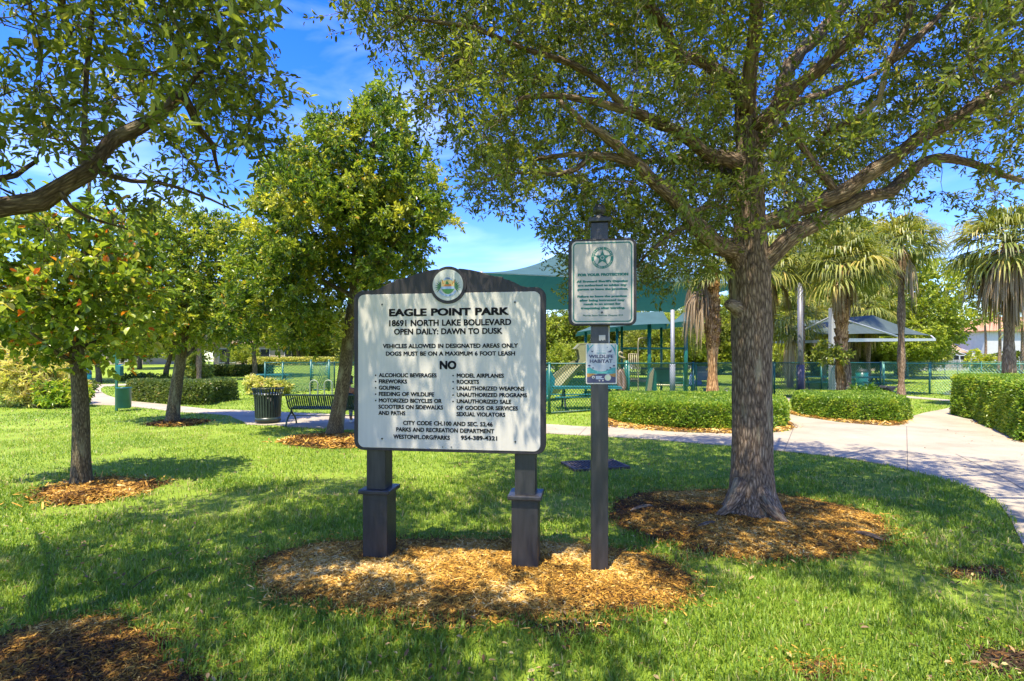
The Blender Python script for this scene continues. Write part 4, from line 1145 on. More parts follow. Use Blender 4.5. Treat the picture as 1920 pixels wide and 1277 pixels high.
# ------------------------------------------------------------------ mulch beds
BEDS = []
def mulch(label, poly, n, seed, lift=0.035, chip=(0.031, 0.0060), zoff=0.006, tint=0.62, name='mulch', cat='mulch bed'):
    rng = np.random.default_rng(seed)
    P = resample(np.vstack((poly, poly[:1])), 90)[:-1]
    P = P + (0.05 * (fbm(P[:, 0] * 4, P[:, 1] * 4, seed + 3, 3) - 0.5) * 4)[:, None] * unit(P - P.mean(axis=0)) * min(1.0, 0.25 * np.ptp(P[:, 0])) + 0.02 * rng.normal(size=P.shape)
    c = P.mean(axis=0)
    mb = MB()
    rings = [1.0, 0.86, 0.7, 0.5, 0.3]
    V = []
    for r in rings:
        q = c + (P - c) * r
        z = zoff + lift * (1 - r ** 4) * (0.7 + 0.6 * fbm(q[:, 0] * 3, q[:, 1] * 3, seed)) if r < 1 else np.full(len(q), zoff - 0.012)
        V.append(np.column_stack((q, z)))
    V.append(np.array([[c[0], c[1], zoff + lift]]))
    k = len(P)
    Fq = [(a * k + i, a * k + (i + 1) % k, (a + 1) * k + (i + 1) % k, (a + 1) * k + i) for a in range(len(rings) - 1) for i in range(k)]
    Fq += [((len(rings) - 1) * k + i, (len(rings) - 1) * k + (i + 1) % k, len(rings) * k) for i in range(k)]
    area2 = np.sum(P[:, 0] * np.roll(P[:, 1], -1) - np.roll(P[:, 0], -1) * P[:, 1])
    if area2 < 0: Fq = [f_[::-1] for f_ in Fq]
    mb.add(np.concatenate(V), Fq, smooth=True, slot=0)
    b0, b1_ = P.min(axis=0) - 0.2, P.max(axis=0) + 0.2
    S = b0 + rng.random((n * 3, 2)) * (b1_ - b0)
    din = in_poly(S[:, 0], S[:, 1], P)
    dd = dist_poly(S[:, 0], S[:, 1], P)
    S = S[din | (rng.random(len(S)) < 0.4 * np.exp(-dd / 0.05))][:n]
    n = len(S)
    rr = np.clip(dist_poly(S[:, 0], S[:, 1], P) / 0.35, 0, 1)
    z = zoff + lift * (1 - (1 - rr) ** 2) * (0.75 + 0.6 * fbm(S[:, 0] * 3, S[:, 1] * 3, seed)) + 0.012 * rng.random(n) + 0.004
    a = rng.random(n) * 2 * np.pi
    tl = rng.normal(size=n) * 0.28
    D = np.stack((np.cos(a) * np.cos(tl), np.sin(a) * np.cos(tl), np.sin(tl)), axis=1)
    N = unit(np.array((0, 0, 1.0)) + 0.45 * rng.normal(size=(n, 3)))
    Ls = chip[0] * np.exp(0.5 * rng.normal(size=n)); Ws = chip[1] * np.exp(0.35 * rng.normal(size=n))
    cl = fbm(S[:, 0] * 2.6, S[:, 1] * 2.6, seed + 7, 4)
    dark = 1.0 * (cl - 0.5)
    tin = np.clip(tint + dark + 0.20 * rng.normal(size=n) - 0.22 * np.exp(-dist_poly(S[:, 0], S[:, 1], P) / 0.05), 0.0, 1)
    Z = unit(np.cross(D, N)); N2 = np.cross(Z, D)
    C = np.column_stack((S, z))
    h = 0.0025
    A = C - D * Ls[:, None] / 2; B = C + D * Ls[:, None] / 2
    w = Ws[:, None] / 2
    V = np.stack((A - Z * w * .6, A + Z * w * .6, C + Z * w + N2 * 0.003, C - Z * w + N2 * 0.003, B + Z * w * .5, B - Z * w * .5), axis=1).reshape(-1, 3)
    i = np.arange(n)[:, None] * 6
    mb.add(V, [np.concatenate((i + np.array([[0, 1, 2, 3]]), i + np.array([[3, 2, 4, 5]])))], slot=1, tint=np.repeat(tin, 6))
    BEDS.append(P)
    return tag(mb.build(name, [M_SOIL, M_CHIP]), label, cat, kind='stuff')
mulch('oval bed of orange brown mulch under the park rules board and signpost',
      [gp(*p) for p in [(478, 1088), (492, 1058), (540, 1034), (620, 1020), (720, 1016), (860, 1013), (1000, 1018), (1120, 1028), (1230, 1048), (1285, 1085), (1288, 1112), (1250, 1142), (1150, 1157), (1000, 1163), (860, 1166), (740, 1155), (620, 1138), (530, 1120)]], 62000, 1, tint=0.60)
mulch('bed of dark and orange mulch round the roots of the big oak',
      [gp(*p) for p in [(1142, 968), (1160, 942), (1200, 928), (1300, 922), (1400, 921), (1500, 935), (1600, 955), (1655, 978), (1668, 1003), (1630, 1030), (1540, 1048), (1440, 1055), (1340, 1045), (1270, 1025), (1210, 1005), (1165, 990)]], 56000, 2, tint=0.5)
mulch('mulch bed in the near left corner',
      [gp(*p) for p in [(-60, 1215), (20, 1192), (110, 1172), (190, 1162), (250, 1178), (300, 1205), (330, 1235), (372, 1277), (420, 1380)]] + [np.array((-2.2, 1.6)), np.array((-3.4, 1.4)), np.array((-4.0, 2.2))], 42000, 3, tint=0.42)
mulch('small mulch ring round the tree with orange leaves', [gp(*p) for p in [(64, 936), (90, 916), (150, 902), (220, 898), (285, 905), (292, 914), (250, 930), (170, 944), (100, 946)]], 9000, 4, chip=(0.055, 0.013), tint=0.5)
mulch('mulch ring under the tall pointed tree', [gp(*p) for p in [(518, 829), (560, 819), (620, 814), (680, 815), (730, 822), (720, 834), (660, 841), (580, 840)]], 7000, 5, chip=(0.07, 0.02), tint=0.45)
mulch('thin mulch ring under the leaning tree', [gp(*p) for p in [(268, 797), (310, 790), (360, 788), (392, 791), (360, 798), (310, 801)]], 2500, 6, chip=(0.08, 0.02), tint=0.35)
mulch('strip of mulch along the front of the bright hedge', [gp(*p) for p in [(1140, 781), (1143, 799), (1200, 806), (1290, 811.5), (1377, 813.5), (1450, 811.5), (1485, 805), (1487, 799), (1476, 792)]] + [gp(1377, 799), gp(1290, 797), gp(1200, 790)], 5000, 7, chip=(0.07, 0.018), tint=0.66)
mulch('strip of mulch along the front of the palm hedge', [gp(*p) for p in [(1476, 772), (1480, 777), (1577, 792), (1667, 799), (1695, 795), (1703, 786), (1690, 782), (1577, 778), (1500, 768)]], 4000, 8, chip=(0.07, 0.018), tint=0.66)
mulch('strip of dark mulch under the tall hedge at the right', [gp(*p) for p in [(1838, 787), (1836, 795), (1870, 806), (1906, 823), (1925, 833)]] + [np.array((10.6, 9.6)), np.array((11.0, 9.6)), gp(1900, 812), gp(1860, 795)], 5000, 9, chip=(0.06, 0.016), tint=0.4)
for k_, (px, py, rx, ry) in enumerate(((1885, 1242, 70, 26), (1532, 1258, 44, 15), (1080, 1180, 70, 10), (820, 1172, 90, 8), (1830, 1075, 60, 12))):
    a_ = np.linspace(0, 2 * np.pi, 12, endpoint=False)
    mulch(['bare brown soil patch at the lower right corner of the lawn', 'small bare soil spot in the front right lawn', 'thin bare soil spot at the front edge of the oval mulch bed', 'dark bare rim along the front of the oval mulch bed', 'bare soil streak in the lawn by the path bend'][k_],
          [gp(px + rx * math.cos(t) * (0.8 + 0.4 * vnoise(3 * math.cos(t), 3 * math.sin(t), k_)), py + ry * math.sin(t)) for t in a_], 900, 60 + k_, lift=0.006, chip=(0.03, 0.007), tint=0.30, name='bare_soil', cat='bare soil')
for i_, pl in enumerate(((1182, 966, 1226, 956), (1304, 1000, 1345, 988), (1600, 1008, 1655, 1022))):     # pieces of bark and stick lying on the oak bed
    A, B = gp(pl[0], pl[1]), gp(pl[2], pl[3])
    s = MB(); s.tube(resample(np.array([(*A, 0.045), (*(0.5 * (A + B) + (0.01, 0.01)), 0.06), (*B, 0.045)]), 8), [0.008, 0.018, 0.02, 0.022, 0.02, 0.02, 0.015, 0.007], sides=6)
    tag(s.build('stick', M_OAKBARK), ['short dark stick on the left part of the oak mulch', 'dark bark piece in the oak mulch left of the trunk', 'long dark stick on the right part of the oak mulch'][i_], 'stick')
A, B = gp(250, 1115), gp(320, 1078)
s = MB(); s.tube(resample(np.array([(*A, 0.05), (*(0.45 * A + 0.55 * B), 0.085), (*B, 0.06)]), 9), np.linspace(0.004, 0.002, 9), sides=4)
tag(s.build('twig', M_LIMB), 'thin pale fallen twig lying in the shaded grass at the left', 'twig')

# ------------------------------------------------------------------ grass blades (nobody could count them)
def grass():
    rng = np.random.default_rng(77)
    mb = MB()
    for (y0, y1, dens, L, W, segs) in ((2.0, 4.2, 7200, 0.060, 0.0058, 2), (4.2, 7.0, 3600, 0.058, 0.0085, 2), (7.0, 12.0, 1300, 0.056, 0.013, 1), (12.0, 22.0, 380, 0.060, 0.026, 1), (22.0, 40.0, 70, 0.065, 0.06, 1)):
        wmul = 1.3 if y1 < 8 else 1.15
        area = (y1 ** 2 - y0 ** 2) * wmul
        n = int(area * dens)
        Y = np.sqrt(y0 ** 2 + rng.random(n) * (y1 ** 2 - y0 ** 2))
        X = (rng.random(n) * 2 - 1) * Y * wmul
        cov = fbm(X * 1.7, Y * 1.7, 31, 3)
        bald = fbm(X * 0.9 + 7, Y * 0.9, 51, 2)
        keep = rng.random(n) < np.clip(0.55 + 1.2 * (cov - 0.35), 0.25, 1.0)
        keep &= ~((bald > 0.66) & (rng.random(n) < 0.8))
        X, Y = X[keep], Y[keep]
        ok = ~in_poly(X, Y, PATH)
        if y0 < 10:
            e_ = np.where(~ok)[0]
            ok[e_[(dist_poly(X[e_], Y[e_], PATH) < 0.04) & (rng.random(len(e_)) < 0.5)]] = True
        for p in BEDS + HEDGES + [POND, GRATE]:
            p = np.asarray(p)
            bb = (X > p[:, 0].min()) & (X < p[:, 0].max()) & (Y > p[:, 1].min()) & (Y < p[:, 1].max())
            idx = np.where(bb)[0]
            if len(idx):
                q = idx[in_poly(X[idx], Y[idx], p)]
                d = dist_poly(X[q], Y[q], p)
                ok[q[rng.random(len(q)) > 0.75 * np.exp(-(d / 0.05) ** 1.5) * (fbm(X[q] * 5, Y[q] * 5, 71, 2) * 1.8 - 0.1)]] = False
        X, Y = X[ok], Y[ok]
        n = len(X)
        cl = fbm(X * 2.3, Y * 2.3, 41, 3)
        a = rng.random(n) * 2 * np.pi
        ln = L * (0.55 + 0.75 * rng.random(n)) * (0.75 + 0.6 * cl)
        lean = np.abs(0.55 + 0.35 * rng.normal(size=n))
        d = np.stack((np.cos(a), np.sin(a)), axis=1)
        s = np.stack((-np.sin(a), np.cos(a)), axis=1) * (W * (0.7 + 0.6 * rng.random(n)))[:, None] / 2
        z0 = ground_z(X, Y) - 0.004
        B = np.stack((X, Y), axis=1)
        hx = ln * np.sin(np.clip(lean, 0, 1.35)); hz = ln * np.cos(np.clip(lean, 0, 1.35))
        tip = np.column_stack((B + d * hx[:, None] * 1.15, z0 + hz * 0.92))
        bl = np.column_stack((B - s, z0)); br = np.column_stack((B + s, z0))
        big = fbm(X * 0.45, Y * 0.45, 61, 2)
        tint = np.clip(0.45 + 0.16 * rng.normal(size=n) + 0.7 * (cl - 0.5) + 0.4 * (big - 0.5), 0, 0.88)
        dry = rng.random(n) < 0.05 + 0.30 * smooth01(0.56, 0.68, fbm(X * 0.9 + 7, Y * 0.9, 51, 2))
        tint = np.where(dry, 0.90 + 0.1 * rng.random(n), tint)
        if segs == 2:
            m_ = np.column_stack((B + d * hx[:, None] * 0.45, z0 + hz * 0.58))
            s3 = np.column_stack((s * 0.85, 0 * z0))
            V = np.stack((bl, br, m_ + s3, m_ - s3, tip), axis=1).reshape(-1, 3)
            i = np.arange(n)[:, None] * 5
            mb.add(V, [i + np.array([[0, 1, 2, 3]]), i + np.array([[3, 2, 4]])], tint=np.repeat(tint, 5))
        else:
            V = np.stack((bl, br, tip), axis=1).reshape(-1, 3)
            i = np.arange(n)[:, None] * 3
            mb.add(V, [i + np.array([[0, 1, 2]])], tint=np.repeat(tint, 3))
    print('grass verts', mb.n)
    return tag(mb.build('grass', M_GRASS), 'thick green lawn grass with yellowish patches', 'grass', kind='stuff')
# fallen leaves in the grass and on the path
def litter():
    rng = np.random.default_rng(91)
    n = 2600
    Y = 2.2 + 11 * rng.random(n) ** 1.4; X = (rng.random(n) * 2 - 1) * Y * 1.1
    dens = fbm(X * 0.8, Y * 0.8, 17, 3)
    k = (rng.random(n) < np.clip((dens - 0.38) * 4, 0.05, 1)) & (~in_poly(X, Y, PATH) | (rng.random(n) < 0.12)); X, Y = X[k], Y[k]; n = len(X)
    z = np.where(in_poly(X, Y, PATH), 0.021, 0.018 + 0.03 * rng.random(n))
    a = rng.random(n) * 6.283
    D = np.stack((np.cos(a), np.sin(a), 0.25 * rng.normal(size=n)), axis=1)
    N = unit(np.array((0, 0, 1.0)) + 0.35 * rng.normal(size=(n, 3)))
    m = MB(); leaf_cards(m, np.column_stack((X, Y, z)), D, N, 0.045 * (0.6 + 0.7 * rng.random(n)), 0.019, rng.random(n), fold=0.35, droop=-0.1)
    tag(m.build('fallen_leaves', mat_leaf('dry_leaf', [(0.0, (0.08, 0.045, 0.02)), (0.5, (0.24, 0.14, 0.06)), (0.8, (0.40, 0.27, 0.12)), (1.0, (0.48, 0.42, 0.16))], 0.2, 0.6)), 'dry brown oak leaves strewn over the lawn', 'fallen leaves', kind='stuff')
litter()
GRATE = np.array([gp(1064, 873), gp(1085, 866), gp(1168, 869), gp(1165, 878), gp(1135, 882), gp(1072, 880)])
grass()
gm = MB()
gc = GRATE.mean(axis=0)
gt = thing('drain_grate', 'dark iron drain grate set in the grass behind the signpost', 'drain grate', (gc[0], gc[1], 0.0), 0.25)
M_IRON = mat_plain('dark_iron', (0.07, 0.055, 0.05), 0.7, 0.4, 12, 0.4, 60, 0.3)
M_DRAINSHADE = mat_plain('painted_drain_shade', (0.01, 0.01, 0.01), 0.9)  # black paint for the shade under the grate bars
f_ = MB()
W_, D_ = 0.44, 0.30
for x0, x1, y0, y1 in ((-W_, W_, -D_, -D_ + 0.05), (-W_, W_, D_ - 0.05, D_), (-W_, -W_ + 0.05, -D_ + 0.05, D_ - 0.05), (W_ - 0.05, W_, -D_ + 0.05, D_ - 0.05)):
    f_.box(x0, x1, y0, y1, 0.0, 0.04)
f_.build('frame', M_IRON, gt)
f_ = MB()
for k in range(15):
    x = -W_ + 0.08 + k * (2 * W_ - 0.16) / 14
    f_.box(x - 0.012, x + 0.012, -D_ + 0.05, D_ - 0.05, 0.008, 0.036)
f_.build('grille', M_IRON, gt)
f_ = MB(); f_.add([(-W_ + .05, -D_ + .05, 0.007), (W_ - .05, -D_ + .05, 0.007), (W_ - .05, D_ - .05, 0.007), (-W_ + .05, D_ - .05, 0.007)], [(0, 1, 2, 3)])
f_.build('shaft', M_DRAINSHADE, gt)  # no modelled shaft: a flat sheet painted black as the shade below the bars

# ------------------------------------------------------------------ the park rules board
M_FRAME = mat_plain('dark_frame', (0.028, 0.024, 0.024), 0.55, 0.30, 5, 0.15, 120, spec=0.35, stretch=(6, 6, 0.7))
M_POST = mat_plain('dark_post', (0.032, 0.031, 0.032), 0.40, 0.32, 6, 0.15, 90, 0.25, stretch=(5, 5, 0.8))
M_WHITE = mat_plain('sign_white', (0.49, 0.452, 0.375), 0.5, 0.07, 4, 0.0, stretch=(7, 7, 0.5))
M_BLACK = mat_plain('sign_black', (0.006, 0.006, 0.006), 0.75, 0.1, spec=0.15)
M_CREAM = mat_plain('seal_white', (0.47, 0.47, 0.42), 0.5, 0.04)
M_SGREEN = mat_plain('seal_green', (0.05, 0.19, 0.04), 0.5, 0.25, 60)
M_SDARK = mat_plain('seal_dark_green', (0.025, 0.10, 0.045), 0.5, 0.2, 60)
M_SORANGE = mat_plain('seal_orange', (0.48, 0.16, 0.03), 0.5, 0.2, 60)
M_SYELLOW = mat_plain('seal_yellow', (0.66, 0.48, 0.18), 0.5, 0.1)
M_SBLUE = mat_plain('seal_blue', (0.30, 0.40, 0.56), 0.5, 0.1)
M_SNAVY = mat_plain('seal_navy', (0.05, 0.09, 0.22), 0.5, 0.1)
M_SCREW = mat_plain('screw', (0.05, 0.05, 0.05), 0.4, 0.1, metal=0.5)
M_BEIGE = mat_plain('notice_beige', (0.42, 0.375, 0.315), 0.42, 0.05, 5)
M_TEAL = mat_plain('notice_teal', (0.004, 0.115, 0.080), 0.45, 0.1)

def text_poly(s, bold=0.0, space=1.0, wspace=1.0):
    """letters of a string as flat faces in x,y, cap height about 0.7"""
    c = bpy.data.curves.new('t', 'FONT')
    c.body = s
    c.size = 1.0
    c.offset = bold
    c.space_character = space
    c.space_word = wspace
    c.resolution_u = 3
    o = bpy.data.objects.new('t', c)
    COL.objects.link(o)
    dg = bpy.context.evaluated_depsgraph_get()
    me = bpy.data.meshes.new_from_object(o.evaluated_get(dg))
    V = np.zeros(len(me.vertices) * 3); me.vertices.foreach_get('co', V); V = V.reshape(-1, 3)
    Fc = [tuple(p.vertices) for p in me.polygons]
    nz = np.array([p.normal.z for p in me.polygons]) if len(Fc) else np.zeros(0)
    Fc = [f if z >= 0 else f[::-1] for f, z in zip(Fc, nz)]
    bpy.data.objects.remove(o); bpy.data.curves.remove(c); bpy.data.meshes.remove(me)
    return V, Fc

BOLD = 1.12
def put_text(mb, s, x0, x1, zc, cap, y, bold=0.0, slot=0, space=1.0, ref='H', wspace=1.0):
    """write s between x0 and x1, capital letters 'cap' high, centred on zc, facing -y"""
    V, Fc = text_poly(s, 0.0, space, wspace)
    R, _ = text_poly(ref, 0.0)
    b = bold * BOLD
    b0, b1_ = R[:, 1].min() - b, R[:, 1].max() + b
    sx = (x1 - x0) / (V[:, 0].max() - V[:, 0].min() + 2 * b)
    sy = cap / (b1_ - b0)
    for k, (dx, dy) in enumerate([(0, 0)] if b == 0 else [(-1, -.7), (1, -.7), (-1, .7), (1, .7), (0, 0), (0, -.9), (0, .9), (-1, 0), (1, 0)]):   # heavier strokes: the letters laid over themselves
        X = x0 + (V[:, 0] - V[:, 0].min() + b + dx * b) * sx
        Z = zc - cap / 2 + (V[:, 1] - b0 + dy * b) * sy
        mb.add(np.stack((X, np.full(len(X), y - 0.00012 * k), Z), axis=1), Fc, slot=slot)

def put_arc_text(mb, s, cx, cz, r, a0, a1, cap, y, slot=0, bold=0.02, inward=False):
    """letters along an arc from angle a0 to a1 (radians, counted from +x)"""
    n = len(s)
    for k, ch in enumerate(s):
        if ch == ' ': continue
        a = a0 + (a1 - a0) * (k + 0.5) / n
        V, Fc = text_poly(ch, 0.0)
        w = abs(a1 - a0) / n * r * 0.80
        X = (V[:, 0] - (V[:, 0].min() + V[:, 0].max()) / 2) / max(0.3, V[:, 0].max() - V[:, 0].min()) * w
        Z = (V[:, 1] / 0.7 - 0.5) * cap
        th = a - math.pi / 2 if not inward else a + math.pi / 2
        xx = cx + r * math.cos(a) + X * math.cos(th) - Z * math.sin(th)
        zz = cz + r * math.sin(a) + X * math.sin(th) + Z * math.cos(th)
        mb.add(np.stack((xx, np.full(len(xx), y), zz), axis=1), Fc, slot=slot)

def rrect(x0, x1, z0, z1, r, n=8):
    out = []
    for cx, cz, a in ((x1 - r, z0 + r, -90), (x1 - r, z1 - r, 0), (x0 + r, z1 - r, 90), (x0 + r, z0 + r, 180)):
        for k in range(n + 1):
            t = math.radians(a + 90 * k / n)
            out.append((cx + r * math.cos(t), cz + r * math.sin(t)))
    return out

def flat(mb, poly, y, slot=0):
    """flat face outline (x,z) facing -y; concave outlines are cut into triangles"""
    tr = tessellate_polygon([[Vector((p[0], p[1], 0)) for p in poly]])
    V = [(p[0], y, p[1]) for p in poly]
    T = []
    for a, b_, c in tr:
        ar = (V[b_][0] - V[a][0]) * (V[c][2] - V[a][2]) - (V[b_][2] - V[a][2]) * (V[c][0] - V[a][0])
        T.append((a, b_, c) if ar > 0 else (a, c, b_))
    mb.add(V, T, slot=slot)

def disc(cx, cz, r, n=40, a0=0.0, a1=2 * math.pi):
    m = n if a1 - a0 >= 2 * math.pi - 1e-6 else n + 1
    return [(cx + r * math.cos(a0 + (a1 - a0) * k / n), cz + r * math.sin(a0 + (a1 - a0) * k / n)) for k in range(m)]

def bevel_obj(o, w, seg=2):
    m = o.modifiers.new('edge', 'BEVEL'); m.width = w; m.segments = seg; m.limit_method = 'ANGLE'; m.angle_limit = math.radians(40)

ROT = math.atan2(-0.17, 1.175)
SO = np.array((-0.485, 3.965))
board = thing('park_sign', 'white park rules board in a dark arched frame on two square posts in the mulch', 'sign board', (SO[0], SO[1], 0), ROT)
FY = -0.062           # front face of the frame (local y); posts stand behind
cr, sr = math.cos(ROT), math.sin(ROT)
def on_board(px, py, fy=FY):
    """photo pixel -> (u, z) on the board's front plane"""
    d = np.array(((px - CX) / F_PX, 1.0, -(py - HY) / F_PX))
    nrm = np.array((sr, -cr)); p0 = SO + np.array((-sr, cr)) * fy
    t = np.dot(p0, nrm) / np.dot(d[:2], nrm)
    q = d[:2] * t
    return float(np.dot(q - SO, np.array((cr, sr)))), float(EYE + d[2] * t)
zb = lambda zx, zy: on_board(640 + zx / 3.193, 480 + zy / 3.193)
L0, Bz = zb(78, 1150); R0 = zb(1222, 1165)[0]
L0, R0, Bz, Tz = -0.752, 0.752, 0.905, 2.150
cu, cz_ = zb(641, 175)
# outline: bottom corners, shoulders, S curves, arch
out = rrect(L0, R0, Bz, Tz, 0.075)
top = [(0.60, 2.152), (0.56, 2.165), (0.52, 2.19), (0.48, 2.208), (0.44, 2.214), (0.455, 2.238), (0.40, 2.241), (0.33, 2.255), (0.25, 2.278), (0.18, 2.292), (0.125, 2.297)]
top = [(0.60, 2.151), (0.555, 2.163), (0.51, 2.188), (0.465, 2.208), (0.425, 2.216), (0.42, 2.232), (0.36, 2.238), (0.30, 2.255), (0.235, 2.277), (0.17, 2.292), (0.12, 2.300), (0.080, 2.3045)]
ring_r = 0.142
a_in = math.acos(0.0765 / ring_r)
arc = [(cu + ring_r * math.cos(t), cz_ + ring_r * math.sin(t)) for t in np.linspace(a_in, math.pi - a_in, 13)]
right = out[:18]                 # bottom right corner, top right corner
left = out[18:]                  # top left corner, bottom left corner
outline = right + [(cu + x, z) for x, z in top] + arc + [(cu - x, z) for x, z in top[::-1]] + left
fr = MB(); fr.prism(outline, FY, FY + 0.05)
fo = fr.build('frame', M_FRAME, board); bevel_obj(fo, 0.006)
pn = MB()
pl, pt = zb(108, 238); pr, pb = zb(1194, 1158)
pl, pr, pb, pt = L0 + 0.036, R0 - 0.040, Bz + 0.022, 2.118
pn.prism(rrect(pl, pr, pb, pt, 0.05), FY - 0.004, FY + 0.02)
po = pn.build('rules_panel', M_WHITE, board); bevel_obj(po, 0.002, 1)
TY = FY - 0.0055
tx = MB()
for s, x0, x1, yc, h, bold in [
    ('EAGLE POINT PARK', 287, 1003, 335, 46, 0.042), ('18691 NORTH LAKE BOULEVARD', 288, 1018, 399, 38, 0.030), ('OPEN DAILY: DAWN TO DUSK', 317, 965, 451, 36, 0.030),
    ('VEHICLES ALLOWED IN DESIGNATED AREAS ONLY', 250, 1058, 538, 26, 0.032), ('DOGS MUST BE ON A MAXIMUM 6 FOOT LEASH', 268, 1041, 584, 26, 0.032), ('NO', 590, 690, 653, 52, 0.045),
    ('ALCOHOLIC BEVERAGES', 226, 572, 714, 25, 0.034), ('FIREWORKS', 226, 395, 751, 25, 0.034), ('GOLFING', 226, 353, 789, 25, 0.034), ('FEEDING OF WILDLIFE', 226, 557, 827, 25, 0.034),
    ('MOTORIZED BICYCLES OR', 226, 602, 866, 25, 0.034), ('SCOOTERS ON SIDEWALKS', 224, 610, 904, 25, 0.034), ('AND PATHS', 224, 385, 940, 25, 0.034),
    ('MODEL AIRPLANES', 692, 974, 716, 25, 0.034), ('ROCKETS', 692, 825, 753, 25, 0.034), ('UNAUTHORIZED WEAPONS', 692, 1097, 793, 25, 0.034), ('UNAUTHORIZED PROGRAMS', 692, 1112, 832, 25, 0.034),
    ('UNAUTHORIZED SALE', 692, 1018, 871, 25, 0.034), ('OF GOODS OR SERVICES', 690, 1058, 910, 25, 0.034), ('SEXUAL VIOLATORS', 690, 982, 948, 25, 0.034),
    ('CITY CODE CH.100 AND SEC. 52.46', 371, 907, 1003, 26, 0.032), ('PARKS AND RECREATION DEPARTMENT', 330, 916, 1043, 26, 0.032), ('WESTONFL.ORG/PARKS', 313, 651, 1084, 26, 0.032), ('954-389-4321', 716, 934, 1089, 26, 0.032)]:
    u0, _ = zb(x0, yc); u1, _ = zb(x1, yc); _, zc = zb((x0 + x1) / 2, yc); _, zt_ = zb((x0 + x1) / 2, yc - h / 2); _, zb_ = zb((x0 + x1) / 2, yc + h / 2)
    put_text(tx, s, u0, u1, zc, zt_ - zb_, TY, bold, wspace=1.15)
for x, ys in ((207, (714, 751, 789, 827, 865)), (670, (716, 753, 793, 832, 871))):
    for y in ys:
        u, z = zb(x, y); flat(tx, disc(u, z, 0.0062, 12), TY)
tx.build('lettering', M_BLACK, board)
for (x, y) in ((246, 291), (1040, 277), (245, 1093), (1042, 1112), (608, 1143), (660, 1143)):
    u, z = zb(x, y)
    s = MB(); s.prism(disc(u, z, 0.007 if y != 1143 else 0.0045, 10), FY - 0.008, FY)
    s.build('screw', M_SCREW, board)
# the round seal
sl = MB(); sl.prism(disc(cu, cz_, ring_r, 56), FY - 0.012, FY - 0.001)
bevel_obj(sl.build('seal_ring', M_FRAME, board), 0.002, 1)
seal = MB(); seal.prism(disc(cu, cz_, 0.1185, 56), FY - 0.017, FY - 0.002)
seal_o = seal.build('seal', M_CREAM, board)
em = MB(); ey = FY - 0.0185
k_ = 0.1185 / 408.0        # seal radius is 408 units in the enlarged crop, centre (862, 628)
sp = lambda x, y: (cu + (x - 862) * k_, cz_ - (y - 628) * k_)
flat(em, [sp(690, 690), sp(690, 560), sp(760, 500), sp(960, 500), sp(1040, 560), sp(1040, 690)], ey, 3)
flat(em, [sp(680, 670), sp(1048, 670), sp(1044, 735), sp(684, 735)], ey - 0.0006, 4)
flat(em, [sp(700, 735), sp(1034, 735), sp(1000, 800), sp(930, 852), sp(862, 866), sp(790, 848), sp(735, 800)], ey - 0.0006, 0)
flat(em, [sp(748, 668), sp(776, 612), sp(950, 606), sp(972, 668)], ey - 0.0008, 2)
flat(em, [sp(790, 612), sp(822, 545), sp(845, 518), sp(872, 560), sp(905, 612)], ey - 0.0010, 0)
for x0, y0, x1, y1 in ((700, 500, 742, 610), (1040, 500, 985, 605)):
    flat(em, [sp(x0, y0), sp(x0 + 26, y0), sp(x1 + 14, y1), sp(x1 - 10, y1)], ey - 0.0010, 2)
    for dx, dy in ((-46, 12), (-26, -26), (20, -26), (44, 4)):
        flat(em, [sp(x0 + 6, y0 + 14), sp(x0 + dx, y0 + dy), sp(x0 + 18, y0 + 4)], ey - 0.0012, 0)
for sg, cx0 in ((-1, 668), (1, 1052)):
    for k in range(7):
        a = math.radians(-48 + 22 * k)
        ln = 165 - 6 * abs(k - 2)
        tipx, tipy = cx0 + sg * ln * math.cos(a), 690 - 220 * math.sin(a) * 0.9
        bx0, by0 = cx0 - sg * 6, 690
        nx_, ny_ = -(tipy - by0), (tipx - bx0); nl = math.hypot(nx_, ny_); nx_, ny_ = nx_ / nl * 15, ny_ / nl * 15
        mx_, my_ = (bx0 + tipx) / 2, (by0 + tipy) / 2 - 10
        flat(em, [sp(bx0 - nx_ * .4, by0 - ny_ * .4), sp(mx_ - nx_, my_ - ny_), sp(tipx, tipy), sp(mx_ + nx_, my_ + ny_), sp(bx0 + nx_ * .4, by0 + ny_ * .4)], ey - 0.0010 - 0.0001 * k, 0 if k % 2 else 1)
rib = [sp(862 + 262 * math.cos(t), 690 + 246 * math.sin(t)) for t in np.linspace(0.40, math.pi - 0.40, 18)] + [sp(862 + 214 * math.cos(t), 690 + 190 * math.sin(t)) for t in np.linspace(math.pi - 0.40, 0.40, 18)]
flat(em, rib, ey - 0.0022, 4)
bn = [sp(862 + 132 * math.cos(t), 560 - 128 * math.sin(t)) for t in np.linspace(0.5, math.pi - 0.5, 12)] + [sp(862 + 108 * math.cos(t), 560 - 84 * math.sin(t)) for t in np.linspace(math.pi - 0.5, 0.5, 12)]
flat(em, bn, ey - 0.0010, 4)
put_text(em, '1996', sp(805, 0)[0], sp(920, 0)[0], sp(0, 458)[1], 34 * k_, ey - 0.0016, 0.03, 5)
put_arc_text(em, 'CITY OF WESTON', cu, sp(0, 690)[1], 226 * k_, math.pi + 0.42, 2 * math.pi - 0.42, 30 * k_, ey - 0.0030, 5, inward=True)
em.build('emblem', [M_SGREEN, M_SDARK, M_SORANGE, M_SYELLOW, M_SBLUE, M_SNAVY], seal_o)
